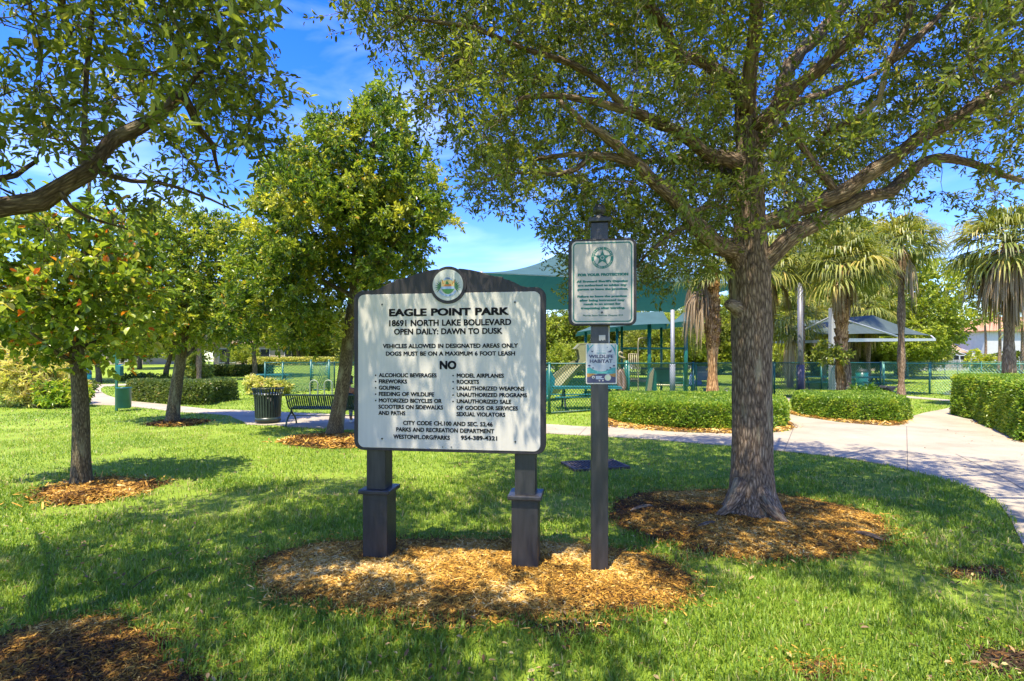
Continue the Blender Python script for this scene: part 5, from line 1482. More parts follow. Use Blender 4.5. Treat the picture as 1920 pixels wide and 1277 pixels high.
# posts with boxed bases
for u in (-0.594, 0.590):
    p = MB(); p.box(u - 0.078, u + 0.078, -0.011, 0.145, 0.585, 2.02)
    bevel_obj(p.build('post', M_POST, board), 0.006)
    p = MB(); p.box(u - 0.100, u + 0.100, -0.033, 0.167, -0.03, 0.556)
    bevel_obj(p.build('post_base', M_POST, board), 0.005)
    p = MB(); p.box(u - 0.128, u + 0.128, -0.061, 0.195, 0.556, 0.590)
    bevel_obj(p.build('post_cap', M_POST, board), 0.008)

# ------------------------------------------------------------------ the signpost with two notices
PO = np.array((0.655, 3.84))
PR = math.radians(-7.0)
post = thing('sign_post', 'square dark post topped with a ball finial right of the park rules board', 'sign post', (PO[0], PO[1], 0), PR)
pz = lambda py, Y=3.80: EYE - (py - HY) / F_PX * Y
p = MB(); p.box(-0.0625, 0.0625, -0.0625, 0.0625, -0.03, pz(418)); bevel_obj(p.build('shaft', M_POST, post), 0.006)
p = MB(); p.box(-0.083, 0.083, -0.083, 0.083, pz(418), pz(409)); bevel_obj(p.build('cap', M_POST, post), 0.006)
p = MB()
r_ = 0.047; zc_ = pz(391)
p.lathe([(0.062, pz(409)), (0.062, pz(405)), (0.035, pz(405)), (0.030, pz(402))] + [(r_ * math.sin(t), zc_ - r_ * math.cos(t)) for t in np.linspace(0.62, math.pi - 0.02, 14)], sides=28)
p.build('finial', M_POST, post)
def on_post(px, py, fy):
    d = np.array(((px - CX) / F_PX, 1.0, -(py - HY) / F_PX))
    c, s = math.cos(PR), math.sin(PR)
    nrm = np.array((s, -c)); p0 = PO + np.array((-s, c)) * fy
    t = np.dot(p0, nrm) / np.dot(d[:2], nrm)
    q = d[:2] * t
    return float(np.dot(q - PO, np.array((c, s)))), float(EYE + d[2] * t)
# police notice
notice = thing('notice_board', 'green lettered police notice with star badge in a dark frame high on the signpost', 'notice', (PO[0], PO[1], 0), PR)
NF = -0.098
nb = lambda zx, zy: on_post(1060 + zx / 7.093, 440 + zy / 7.093, NF)
x0, zt0 = nb(40, 66); x1, zb0 = nb(948, 1205)
fr = MB(); fr.prism(rrect(x0, x1, zb0, zt0, 0.05), NF, NF + 0.035)
bevel_obj(fr.build('frame', M_FRAME, notice), 0.005)
a0, t0 = nb(84, 95); a1, b0_ = nb(908, 1178)
pn = MB(); pn.prism(rrect(a0, a1, b0_, t0, 0.036), NF - 0.003, NF + 0.01); pn.build('notice_panel', M_BEIGE, notice)
lt = MB(); y_ = NF - 0.0042
o1 = rrect(a0 + 0.011, a1 - 0.011, b0_ + 0.011, t0 - 0.011, 0.029); o2 = rrect(a0 + 0.019, a1 - 0.019, b0_ + 0.019, t0 - 0.019, 0.022)
n_ = len(o1)
lt.add([(p[0], y_, p[1]) for p in o1] + [(p[0], y_, p[1]) for p in o2], [(i, (i + 1) % n_, n_ + (i + 1) % n_, n_ + i) for i in range(n_)])
for s, xa, xb, yc, h, bold in [('FOR YOUR PROTECTION', 166, 838, 532, 38, 0.075), ("All Broward Sheriff's Deputies", 150, 830, 620, 31, 0.072), ('are authorized to advise any', 166, 815, 672, 31, 0.072), ('person to leave the premises.', 162, 833, 724, 31, 0.072),
                               ('Failure to leave the premises', 160, 818, 820, 31, 0.072), ('after being instructed may', 190, 790, 872, 31, 0.072), ('result in an arrest for', 242, 738, 922, 31, 0.072), ('trespassing after warning.', 204, 795, 975, 31, 0.072), ('Florida State Statute Chapter 810', 234, 765, 1073, 20, 0.025)]:
    u0, _ = nb(xa, yc); u1, _ = nb(xb, yc); _, zc = nb((xa + xb) / 2, yc); _, zt_ = nb((xa + xb) / 2, yc - h / 2); _, zb_ = nb((xa + xb) / 2, yc + h / 2)
    put_text(lt, s, u0, u1, zc, zt_ - zb_, y_, bold, wspace=1.1)
bc = nb(492, 309); br_ = abs(nb(640, 309)[0] - bc[0]); bi = br_ * 0.755
n_ = 48
lt.add([(bc[0] + br_ * math.cos(t), y_, bc[1] + br_ * math.sin(t)) for t in np.linspace(0, 2 * np.pi, n_, endpoint=False)] + [(bc[0] + bi * math.cos(t), y_, bc[1] + bi * math.sin(t)) for t in np.linspace(0, 2 * np.pi, n_, endpoint=False)],
       [(i, (i + 1) % n_, n_ + (i + 1) % n_, n_ + i) for i in range(n_)])
star = []
for k in range(10):
    t = math.pi / 2 + k * math.pi / 5
    r_ = bi * (0.93 if k % 2 == 0 else 0.40)
    star.append((bc[0] + r_ * math.cos(t), bc[1] + r_ * math.sin(t)))
flat(lt, star, y_)
for k in range(5):
    t = math.pi / 2 + k * 2 * math.pi / 5
    flat(lt, disc(bc[0] + bi * 0.93 * math.cos(t), bc[1] + bi * 0.93 * math.sin(t), bi * 0.07, 10), y_ - 0.0002)
lt.build('lettering', M_TEAL, notice)
bl = MB()
put_arc_text(bl, "SHERIFF'S OFFICE", bc[0], bc[1], (br_ + bi) / 2, math.pi * 0.97, math.pi * 0.03, (br_ - bi) * 0.62, y_ - 0.0006)
put_arc_text(bl, 'BROWARD COUNTY', bc[0], bc[1], (br_ + bi) / 2, math.pi * 1.10, math.pi * 1.90, (br_ - bi) * 0.62, y_ - 0.0006, inward=True)
flat(bl, disc(bc[0], bc[1] + bi * 0.02, bi * 0.24, 20), y_ - 0.0005)
bl.build('badge_lettering', M_BEIGE, notice)
bd = MB(); flat(bd, disc(bc[0], bc[1] + bi * 0.02, bi * 0.17, 18), y_ - 0.0010); bd.build('badge_centre', M_TEAL, notice)
u, z = nb(487, 1035); s = MB(); s.prism(disc(u, z, 0.008, 12), NF - 0.008, NF); s.build('screw', M_SCREW, notice)
# wildlife notice
M_WPANEL = mat_plain('notice_pale_blue', (0.37, 0.385, 0.40), 0.4, 0.03)
M_WTEAL = mat_plain('print_teal', (0.035, 0.24, 0.24), 0.45, 0.25, 50)
M_WMID = mat_plain('print_sea_green', (0.10, 0.36, 0.30), 0.45, 0.2, 50)
M_WNAVY = mat_plain('print_navy', (0.035, 0.035, 0.085), 0.45, 0.1)
M_WOCHRE = mat_plain('print_ochre', (0.30, 0.15, 0.03), 0.45, 0.3, 80)
M_WMINT = mat_plain('print_mint', (0.36, 0.62, 0.52), 0.45, 0.1)
habitat = thing('notice_board', 'small wildlife habitat plaque with navy landscape print low on the signpost', 'notice', (PO[0], PO[1], 0), PR)
HF = -0.066
hb = lambda zx, zy: on_post(1090 + zx / 12.77, 630 + zy / 12.77, HF)
a0, t0 = hb(108, 180); a1, b0_ = hb(852, 1152)
pn = MB(); pn.prism(rrect(a0, a1, b0_, t0, 0.010), HF, HF + 0.0035); pn.build('plaque', M_WHITE, habitat)
pr_ = MB(); hy = HF - 0.0006
H = lambda x, y: hb(x, y)
i0, ti = hb(136, 205); i1, bi_ = hb(822, 1122)
flat(pr_, rrect(i0, i1, bi_, ti, 0.006, 4), hy, 0)
flat(pr_, [H(138, 207), H(300, 207), H(205, 300), H(152, 395), H(138, 440)], hy - 0.0003, 1)
flat(pr_, [H(175, 215), H(262, 208), H(200, 275), H(185, 290)], hy - 0.0006, 5)
flat(pr_, [H(690, 207), H(820, 207), H(820, 470), H(812, 470), H(795, 380), H(750, 280)], hy - 0.0003, 1)
flat(pr_, [H(730, 207), H(800, 207), H(806, 300), H(775, 262)], hy - 0.0006, 5)
flat(pr_, [H(136, 760), H(210, 752), H(280, 800), H(380, 838), H(480, 852), H(570, 838), H(660, 800), H(740, 760), H(822, 755), H(822, 905), H(136, 905)], hy - 0.0003, 1)
flat(pr_, [H(370, 838), H(480, 868), H(560, 850), H(650, 820), H(620, 890), H(500, 905), H(380, 880)], hy - 0.0006, 2)
flat(pr_, [H(136, 895), H(300, 900), H(380, 930), H(330, 985), H(136, 985)], hy - 0.0009, 4)
flat(pr_, [H(640, 920), H(740, 905), H(822, 890), H(822, 985), H(640, 985)], hy - 0.0009, 4)
nv = [H(136, 985), H(190, 985), H(250, 950), H(330, 925), H(420, 900), H(560, 900), H(660, 925), H(740, 975), H(822, 985)]
flat(pr_, nv + [H(822, 1115), H(800, 1122), H(155, 1122), H(136, 1110)], hy - 0.0012, 3)
for x, y, r_ in ((190, 712, 34), (280, 768, 24), (780, 715, 34), (695, 762, 26), (618, 812, 20)):
    flat(pr_, [H(x - r_, y + r_ * .4), H(x - r_ * .6, y - r_ * .6), H(x, y - r_ * .8), H(x + r_ * .8, y - r_ * .5), H(x + r_, y + r_ * .4), H(x + 4, y + r_ * .4), H(x + 4, y + r_ * 1.4), H(x - 4, y + r_ * 1.4), H(x - 4, y + r_ * .4)], hy - 0.0009, 3)
for pts_ in ([(228, 345), (262, 365), (292, 345), (280, 380), (262, 392), (240, 378)], [(620, 390), (665, 362), (700, 345), (730, 318), (722, 368), (712, 396), (690, 390), (660, 392)], [(604, 262), (622, 270), (640, 260), (632, 278), (616, 282)], [(762, 640), (782, 628), (800, 625), (790, 638)]):
    flat(pr_, [H(*p) for p in pts_], hy - 0.0009, 3)
put_text(pr_, 'WILDLIFE', H(180, 490)[0], H(768, 490)[0], H(0, 490)[1], 84 / 12.77 / F_PX * 3.78, hy - 0.0009, 0.03, 3)
put_text(pr_, 'HABITAT', H(202, 602)[0], H(746, 602)[0], H(0, 602)[1], 84 / 12.77 / F_PX * 3.78, hy - 0.0009, 0.03, 3)
put_text(pr_, 'CERTIFIED', H(362, 410)[0], H(584, 410)[0], H(0, 410)[1], 22 / 12.77 / F_PX * 3.78, hy - 0.0009, 0.02, 1)
for x in (395, 440, 490, 545):
    flat(pr_, [H(x - 18, 340), H(x, 365), H(x + 18, 342), H(x + 4, 352)], hy - 0.0009, 2)
for y, xa, xb in ((700, 350, 600), (730, 380, 580), (770, 390, 570)):
    q = abs(H(0, y - 2.5)[1] - H(0, y + 2.5)[1]); zc = H(0, y)[1]; flat(pr_, [(H(xa, y)[0], zc - q / 2), (H(xb, y)[0], zc - q / 2), (H(xb, y)[0], zc + q / 2), (H(xa, y)[0], zc + q / 2)], hy - 0.0009, 6)
flat(pr_, disc(*H(634, 995), 0.0235, 28), hy - 0.0016, 5)
flat(pr_, disc(*H(634, 995), 0.0165, 24), hy - 0.0019, 7)
flat(pr_, disc(*H(286, 988), 0.0105, 20), hy - 0.0016, 5)
flat(pr_, [H(272, 1010), H(280, 978), H(290, 970), H(300, 985), H(298, 1012)], hy - 0.0019, 3)
for y, xa, xb in ((968, 345, 495), (995, 345, 480), (1022, 345, 535)):
    q = abs(H(0, y - 9)[1] - H(0, y + 9)[1]); zc = H(0, y)[1]; flat(pr_, [(H(xa, y)[0], zc - q / 2), (H(xb, y)[0], zc - q / 2), (H(xb, y)[0], zc + q / 2), (H(xa, y)[0], zc + q / 2)], hy - 0.0016, 6)
for x in (434, 516): flat(pr_, disc(*H(x, 1068), 0.0055, 12), hy - 0.0016, 5)
M_WGREY = mat_plain('print_grey', (0.36, 0.40, 0.48), 0.45, 0.05)
M_WOLIVE = mat_plain('print_pale_olive', (0.50, 0.52, 0.34), 0.45, 0.1)
pr_.build('print', [M_WPANEL, M_WTEAL, M_WMID, M_WNAVY, M_WOCHRE, M_WHITE, M_WGREY, M_WOLIVE], habitat)
# torn sticker and white strip on the post
st = thing('torn_sticker', 'torn pale sticker on the signpost above the wildlife plaque', 'sticker', (PO[0], PO[1], 0), PR)
s = MB(); sb = lambda x, y: on_post(1020 + x / 5.805, 570 + y / 5.805, -0.0645)
o_ = [sb(*q) for q in [(598, 396), (598, 340), (668, 338), (668, 398), (655, 388), (640, 400), (625, 388), (612, 402)]]
flat(s, o_, -0.0645); s.build('paper', M_BEIGE, st)
s = MB(); u, z0_ = on_post(1146.5, 645, 0.0); _, z1_ = on_post(1146.5, 612, 0)
tag(s.box(0.0630, 0.0760, -0.02, 0.02, z0_, z1_ + 0.01).build('white_strip', M_WHITE), 'short white plastic strip on the side of the signpost under the police notice', 'strip')
o_ = bpy.data.objects['white_strip']; o_.location = (PO[0], PO[1], 0); o_.rotation_euler = (0, 0, PR)

# ------------------------------------------------------------------ park furniture
M_GREENMETAL = mat_plain('green_metal', (0.022, 0.034, 0.022), 0.38, 0.25, 5, spec=0.5)
M_BENCHGREEN = mat_plain('bench_green', (0.045, 0.075, 0.035), 0.38, 0.25, 5)
M_LINER = mat_plain('can_liner', (0.015, 0.016, 0.015), 0.6)
M_BAG = mat_plain('white_bag', (0.6, 0.62, 0.62), 0.4, 0.1, 8)
M_HOOP = mat_plain('grey_green_hoop', (0.19, 0.23, 0.15), 0.4, 0.15)
M_BINTEAL = mat_plain('bin_teal', (0.008, 0.105, 0.095), 0.35, 0.2, 4)
M_STATION = mat_plain('station_green', (0.015, 0.10, 0.055), 0.4, 0.15)

# slatted trash can
p = gp(492, 796)
can = thing('trash_can', 'dark green slatted trash can flared at the rim standing on the path edge', 'trash can', (p[0], p[1] + 0.3, 0.01))
s = MB()
for k in range(30):
    a = k * 2 * math.pi / 30
    d = np.array((math.cos(a), math.sin(a), 0)); t_ = np.array((-math.sin(a), math.cos(a), 0))
    prof = [(0.295, 0.10), (0.305, 0.35), (0.318, 0.62), (0.335, 0.76), (0.375, 0.885)]
    V, Fc = [], []
    for r_, z in prof:
        for q in (r_, r_ + 0.008):
            V += [d * q - t_ * 0.021 + np.array((0, 0, z)), d * q + t_ * 0.021 + np.array((0, 0, z))]
    for i in range(len(prof) - 1):
        b_ = i * 4; c_ = b_ + 4
        Fc += [(b_ + 2, b_ + 3, c_ + 3, c_ + 2), (b_ + 1, b_, c_, c_ + 1), (b_, b_ + 2, c_ + 2, c_), (b_ + 3, b_ + 1, c_ + 1, c_ + 3)]
    s.add(V, Fc)
s.build('slats', M_GREENMETAL, can)
s = MB(); s.lathe([(0.285, 0.05), (0.308, 0.05), (0.308, 0.15), (0.285, 0.15), (0.285, 0.05)], sides=36); s.lathe([(0.03, 0.0), (0.26, 0.0), (0.28, 0.05), (0.03, 0.05)], sides=28); s.build('base_ring', M_GREENMETAL, can)
s = MB()
for z, r_ in ((0.76, 0.345), (0.89, 0.376)):
    t = np.linspace(0, 2 * np.pi, 37); s.tube(np.stack((r_ * np.cos(t), r_ * np.sin(t), z + 0 * t), axis=1), 0.011, sides=6, caps=False)
s.build('rim', M_GREENMETAL, can)
s = MB(); s.lathe([(0.01, 0.10), (0.27, 0.10), (0.285, 0.72), (0.292, 0.72), (0.275, 0.09)], sides=28); s.build('liner', M_LINER, can)
s = MB(); t = np.linspace(0, 2 * np.pi, 40); s.tube(np.stack(((0.294 + 0.01 * np.sin(7 * t)) * np.cos(t), (0.294 + 0.01 * np.sin(7 * t)) * np.sin(t), 0.735 + 0.012 * np.sin(5 * t)), axis=1), 0.022, sides=6, caps=False); s.build('bag', M_BAG, can)

# contour bench of bent steel straps, seen from behind
p = gp(545, 799)
BY = p[1]
bench = thing('park_bench', 'curved green steel strap bench facing away beside the trash can', 'bench', (p[0] - 0.05, BY, 0.01), math.radians(-1.5))
BL = 1.86
prof = [(0.33, 0.40), (0.42, 0.455), (0.30, 0.43), (0.14, 0.42), (0.03, 0.45), (-0.05, 0.54), (-0.10, 0.66), (-0.155, 0.77), (-0.19, 0.785), (-0.215, 0.765)]
prof = [(0.46, 0.375), (0.455, 0.425), (0.40, 0.455), (0.28, 0.43), (0.13, 0.415), (0.03, 0.45), (-0.04, 0.54), (-0.09, 0.66), (-0.145, 0.765), (-0.185, 0.785), (-0.21, 0.765)]
C = resample(np.array([(0, y, z) for y, z in prof]), 22)
s = MB()
nst = 34
for k in range(nst):
    x = 0.05 + (BL - 0.1) * k / (nst - 1)
    w = 0.018
    tg = unit(np.gradient(C, axis=0)); nn = np.stack((0 * tg[:, 0], -tg[:, 2], tg[:, 1]), axis=1)
    V = np.concatenate([np.stack((C + np.array((x - w, 0, 0)) + nn * .003, C + np.array((x + w, 0, 0)) + nn * .003, C + np.array((x + w, 0, 0)) - nn * .003, C + np.array((x - w, 0, 0)) - nn * .003), axis=1)]).reshape(-1, 3)
    i = np.arange(len(C) - 1)[:, None] * 4
    q = np.concatenate([i + np.array([[j, (j + 1) % 4, 4 + (j + 1) % 4, 4 + j]]) for j in range(4)])
    s.add(V, [q], smooth=False)
s.build('straps', M_BENCHGREEN, bench)
s = MB()
for y, z in ((0.455, 0.40), (-0.205, 0.762), (0.08, 0.405)):
    s.tube([(0.0, y, z), (BL, y, z)], 0.017, sides=8)
s.build('rails', M_BENCHGREEN, bench)
for x in (0.0, BL):
    s = MB()
    s.tube(resample(np.array([(x, y, z) for y, z in [(0.46, 0.41), (0.36, 0.445), (0.13, 0.405), (0.03, 0.44), (-0.05, 0.54), (-0.10, 0.66), (-0.16, 0.765), (-0.205, 0.765)]]), 20), 0.020, sides=8)
    s.tube(resample(np.array([(x, 0.46, 0.43), (x, 0.40, 0.62), (x, 0.25, 0.66), (x, 0.05, 0.62), (x, -0.07, 0.60)]), 14), 0.016, sides=8)
    s.build('end_frame', M_BENCHGREEN, bench)
    for y0, y1 in ((0.15, 0.43), (0.15, -0.14)):
        s = MB(); s.tube(resample(np.array([(x, y0, 0.40), (x, y0 + (y1 - y0) * 0.15, 0.30), (x, y0 + (y1 - y0) * 0.55, 0.22), (x, y0 + (y1 - y0) * 0.9, 0.10), (x, y1, 0.0)]), 12), 0.021, sides=8)
        s.build('leg', M_BENCHGREEN, bench)
s = MB(); s.tube([(0, 0.15, 0.235), (BL, 0.15, 0.235)], 0.012, sides=6); s.build('stretcher', M_BENCHGREEN, bench)

# person sitting on the bench, back to the camera
def skin_body(name, verts, edges, radii, mat, parent, sub=2, root=0):
    me = bpy.data.meshes.new(name)
    me.from_pydata([tuple(v) for v in verts], edges, [])
    o = bpy.data.objects.new(name, me); COL.objects.link(o); o.parent = parent
    m = o.modifiers.new('skin', 'SKIN'); m.use_smooth_shade = True
    for k, r_ in enumerate(radii):
        sv = me.skin_vertices[0].data[k]
        sv.radius = (r_, r_) if not isinstance(r_, tuple) else r_
        sv.use_root = (k == root)
    sd = o.modifiers.new('sub', 'SUBSURF'); sd.levels = sub; sd.render_levels = sub
    me.materials.append(mat)
    return o
M_SKINTONE = mat_plain('skin', (0.34, 0.15, 0.085), 0.5, 0.12, 14, spec=0.4)
M_HAIR = mat_plain('dark_hair', (0.018, 0.010, 0.007), 0.5, 0.3, 60, stretch=(1, 1, 0.2))
M_TOP = mat_plain('black_cloth', (0.018, 0.018, 0.022), 0.8, 0.3, 14, 0.3, 50)
M_LEGGING = mat_plain('grey_cloth', (0.20, 0.21, 0.23), 0.8, 0.2, 14, 0.3, 50)
M_SHOE = mat_plain('shoe', (0.5, 0.5, 0.5), 0.6)
pp = np.array(bench.location) + np.array((1.46, -0.04, 0))
person = thing('person', 'person with bare shoulders in a black top sitting on the bench, back turned', 'person', tuple(pp))
B = {'pel': (0, .20, .50), 'w': (0, .14, .64), 'ch': (0, .09, .80), 'nk0': (0, .085, .935), 'nk': (0, .10, .99), 'hd': (0.01, .125, 1.085), 'hd2': (0.01, .13, 1.165),
     'sl': (-.155, .095, .90), 'el': (-.225, .16, .665), 'wl': (-.14, .40, .60), 'pl': (-.12, .455, .60), 'sr': (.155, .095, .90), 'er': (.225, .17, .665), 'wr': (.14, .40, .59), 'pr': (.125, .455, .585),
     'hl': (-.09, .22, .49), 'kl': (-.11, .62, .50), 'al': (-.12, .64, .11), 'fl': (-.12, .80, .05), 'hr': (.09, .22, .49), 'kr': (.12, .62, .50), 'ar': (.14, .66, .11), 'fr': (.14, .82, .05)}
Rr = {'pel': .13, 'w': (.115, .085), 'ch': (.13, .095), 'nk0': .06, 'nk': .048, 'hd': .082, 'hd2': .075, 'sl': .056, 'el': .040, 'wl': .027, 'pl': .030, 'sr': .056, 'er': .040, 'wr': .027, 'pr': .030,
      'hl': .085, 'kl': .060, 'al': .037, 'fl': .035, 'hr': .085, 'kr': .060, 'ar': .037, 'fr': .035}
names = list(B); idx = {k: i for i, k in enumerate(names)}
verts = [B[k] for k in names]; rads = [Rr[k] for k in names]
E_ = [('pel', 'w'), ('w', 'ch'), ('ch', 'nk0'), ('nk0', 'nk'), ('nk', 'hd'), ('hd', 'hd2'), ('ch', 'sl'), ('sl', 'el'), ('el', 'wl'), ('wl', 'pl'), ('ch', 'sr'), ('sr', 'er'), ('er', 'wr'), ('wr', 'pr'),
      ('pel', 'hl'), ('hl', 'kl'), ('kl', 'al'), ('al', 'fl'), ('pel', 'hr'), ('hr', 'kr'), ('kr', 'ar'), ('ar', 'fr')]
E_ = [(idx[a], idx[b_]) for a, b_ in E_]
for sd, pk in ((-1, 'pl'), (1, 'pr')):            # five fingers on each hand
    c0 = np.array(B[pk]); base = idx[pk]
    for j, (dx, ln) in enumerate(((-.026, .062), (-.009, .072), (.009, .068), (.026, .052))):
        a = c0 + np.array((dx, .03, 0.0)); b_ = a + np.array((dx * .15, ln * .55, -.006)); c_ = b_ + np.array((0, ln * .35, -.022))
        k0 = len(verts); verts += [a, b_, c_]; rads += [.0095, .0085, .0075]; E_ += [(base, k0), (k0, k0 + 1), (k0 + 1, k0 + 2)]
    a = c0 + np.array((-sd * .034, .005, 0.0)); b_ = a + np.array((-sd * .022, .032, -.004)); k0 = len(verts)
    verts += [a, b_]; rads += [.011, .009]; E_ += [(base, k0), (k0, k0 + 1)]
skin_body('body', verts, E_, rads, M_SKINTONE, person)
tv = [(0, .20, .50), (0, .14, .64), (0, .088, .775), (0, .085, .835)]
skin_body('black_top', tv, [(0, 1), (1, 2), (2, 3)], [.138, (.123, .093), (.140, .106), (.125, .095)], M_TOP, person)
lv = [(0, .205, .495), (-.09, .225, .49), (-.11, .62, .50), (-.12, .64, .16), (.09, .225, .49), (.12, .62, .50), (.14, .66, .16)]
skin_body('leggings', lv, [(0, 1), (1, 2), (2, 3), (0, 4), (4, 5), (5, 6)], [.136, .092, .066, .046, .092, .066, .046], M_LEGGING, person)
hv = [(0.01, .105, 1.13), (0.01, .115, 1.185), (0.01, .085, 1.07), (0.01, .055, 0.99)]
skin_body('hair', hv, [(0, 1), (0, 2), (2, 3)], [(.090, .088), .070, (.075, .06), .03], M_HAIR, person)
for x, y in ((-.12, .74), (.14, .76)):
    s = MB(); s.box(x - .045, x + .045, y - .10, y + .15, 0.0, 0.085, bevel=0.03); s.build('shoe', M_SHOE, person)

# bicycle hoops behind the bench
HP = 17.2
for k, px in enumerate((588.5, 615.5)):
    x = (px - CX) / F_PX * HP
    s = MB()
    t = np.linspace(0, math.pi, 16)
    s.tube(np.concatenate(([(-0.13, 0, -0.02), (-0.13, 0, 0.5)], np.stack((-0.13 * np.cos(t), 0 * t, 0.82 + 0.13 * np.sin(t)), axis=1), [(0.13, 0, 0.5), (0.13, 0, -0.02)])), 0.026, sides=10)
    o = s.build('bike_hoop', M_HOOP)
    o.location = (x, HP, 0)
    tag(o, ['grey green bike hoop behind the middle of the bench', 'grey green bike hoop behind the bench, next to the tall pointed tree'][k], 'bike rack', 'bike hoops behind the bench')

# dog waste station
p = gp(218.5, 771)
dog = thing('waste_station', 'green dog waste station post with teal bin by the path on the left', 'waste station', (p[0], p[1], 0))
s = MB(); s.box(-0.035, 0.035, -0.02, 0.02, -0.02, 1.95); s.build('post', M_STATION, dog)
s = MB(); s.lathe([(0.02, 0.10), (0.17, 0.10), (0.20, 0.14), (0.20, 0.72), (0.215, 0.73), (0.215, 0.76), (0.185, 0.765), (0.18, 0.70), (0.02, 0.68)], c=(0.23, 0.0, 0.0), sides=24); s.build('bin', M_BINTEAL, dog)
s = MB(); s.box(0.028, 0.19, -0.10, 0.06, 1.13, 1.44, bevel=0.015); s.add([(0.04, -0.10, 1.44), (0.185, -0.10, 1.44), (0.185, 0.06, 1.50), (0.04, 0.06, 1.50)], [(0, 1, 2, 3)]); s.build('bag_box', M_BINTEAL, dog)
s = MB(); s.box(-0.10, 0.10, -0.026, -0.021, 1.52, 1.86); s.build('sign_plate', M_STATION, dog)
# domed bin behind the tree with orange leaves
p = gp(162, 723)
x, y = p
bin2 = thing('waste_bin', 'blue teal domed waste bin seen behind the young tree trunk at the left', 'trash can', (x, y, 0))
s = MB(); s.lathe([(0.02, 0.0), (0.24, 0.0), (0.27, 0.05), (0.28, 0.75), (0.25, 0.75)], sides=20); s.build('barrel', M_BINTEAL, bin2)
s = MB(); s.lathe([(0.29, 0.75), (0.29, 0.80), (0.25, 0.98), (0.12, 1.10), (0.01, 1.13)], sides=20); s.build('lid', mat_plain('lid_blue', (0.03, 0.08, 0.11), 0.4), bin2)
# charcoal grills on posts, far left
M_GRILL = mat_plain('grill_black', (0.015, 0.015, 0.015), 0.6)
for k, (px, Y) in enumerate(((81, 44.0), (102, 47.0))):
    gr = thing('park_grill', ['black box park grill on a post at the far left lawn, left of its twin', 'black box park grill on a post, nearest to the dark leaning trunk'][k], 'grill', ((px - CX) / F_PX * Y, Y, float(ground_z((px - CX) / F_PX * Y, Y))), 0.1, 'charcoal grills on the far lawn')
    s = MB(); s.box(-0.38, 0.38, -0.28, 0.28, 0.75, 0.80); s.box(-0.38, 0.38, 0.25, 0.28, 0.80, 1.08); s.box(-0.38, -0.35, -0.28, 0.25, 0.80, 1.08); s.box(0.35, 0.38, -0.28, 0.25, 0.80, 1.08); s.box(-0.35, 0.35, -0.28, -0.26, 0.80, 0.98); s.build('firebox', M_GRILL, gr)
    s = MB(); s.box(-0.05, 0.05, -0.05, 0.05, -0.05, 0.75); s.build('post', M_GRILL, gr)
    s = MB()
    for q in range(9): s.bar((-0.33 + q * 0.0825, -0.25, 0.99), (-0.33 + q * 0.0825, 0.24, 0.99), 0.012)
    s.build('grate', M_GRILL, gr)

# ------------------------------------------------------------------ fences
M_FGREEN = mat_plain('fence_green', (0.006, 0.085, 0.062), 0.4, 0.15)
M_FWIRE = mat_plain('fence_wire_green', (0.010, 0.115, 0.085), 0.45, 0.1)
M_FPALE = mat_plain('fence_pale_green', (0.05, 0.20, 0.15), 0.45, 0.1)
M_FPALEW = mat_plain('fence_wire_pale', (0.07, 0.24, 0.19), 0.45, 0.1)
def chain_fence(label, pts, h, cell, wire, mpost, mwire, step=3.0, rp=0.03, ztop=0.0):
    pts = [np.array(p_, float) for p_ in pts]
    root = thing('chain_link_fence', label, 'fence', (pts[0][0], pts[0][1], 0), 0, 'green chain link fences')
    o0 = pts[0]
    rails, net = MB(), MB()
    n_post = 0
    for a, b_ in zip(pts[:-1], pts[1:]):
        L = np.linalg.norm(b_ - a); d = (b_ - a) / L
        k = max(1, int(round(L / step)))
        for j in range(k + 1):
            if j == 0 and a is not pts[0]: continue
            c = a + d * L * j / k - o0
            big = (j == 0 or j == k)
            s = MB(); r_ = rp * (1.35 if big else 1.0)
            s.tube([(c[0], c[1], -0.05), (c[0], c[1], h + 0.02)], r_, sides=10); s.lathe([(r_ * 1.15, h + 0.0), (r_ * 1.1, h + 0.03), (0.004, h + 0.055)], c=(c[0], c[1], 0), sides=10)
            s.build('post', mpost, root); n_post += 1
        A3 = np.array((*(a - o0), 0)); B3 = np.array((*(b_ - o0), 0))
        rails.tube([A3 + (0, 0, h), B3 + (0, 0, h)], 0.023, sides=8)
        rails.tube([A3 + (0, 0, 0.06), B3 + (0, 0, 0.06)], 0.014, sides=6)
        H0, H1_ = 0.05, h
        hh = H1_ - H0
        nw = int((L + hh) / cell)
        off = np.array((-d[1], d[0], 0)) * 0.03
        for sgn in (1, -1):
            for q in range(nw):
                s0 = q * cell - (hh if sgn > 0 else 0)
                s1 = s0 + hh * 1.0 if sgn > 0 else s0
                # wire from (s0,H0) to (s0+hh,H1) or mirrored, clipped to 0..L
                u0, u1 = (s0, s0 + hh) if sgn > 0 else (s0, s0 - hh)
                z0, z1 = H0, H1_
                t0, t1 = 0.0, 1.0
                du = u1 - u0
                for lim in ((0, 1), (L, -1)):
                    # keep u>=0 and u<=L
                    f0 = (lim[0] - u0) / du
                    if lim[1] == 1:
                        if du > 0: t0 = max(t0, f0)
                        else: t1 = min(t1, f0)
                    else:
                        if du > 0: t1 = min(t1, f0)
                        else: t0 = max(t0, f0)
                if t1 - t0 < 0.02: continue
                P_ = A3 + np.array((*(d * (u0 + du * t0)), z0 + (z1 - z0) * t0)) + off * (0.9 + 0.15 * sgn)
                Q_ = A3 + np.array((*(d * (u0 + du * t1)), z0 + (z1 - z0) * t1)) + off * (0.9 + 0.15 * sgn)
                net.tube([P_, Q_], wire, sides=3, caps=False, smooth=False)
    rails.build('rails', mpost, root)
    net.build('mesh', mwire, root)
    return root
FX = lambda px, Y: ((px - CX) / F_PX * Y, Y)
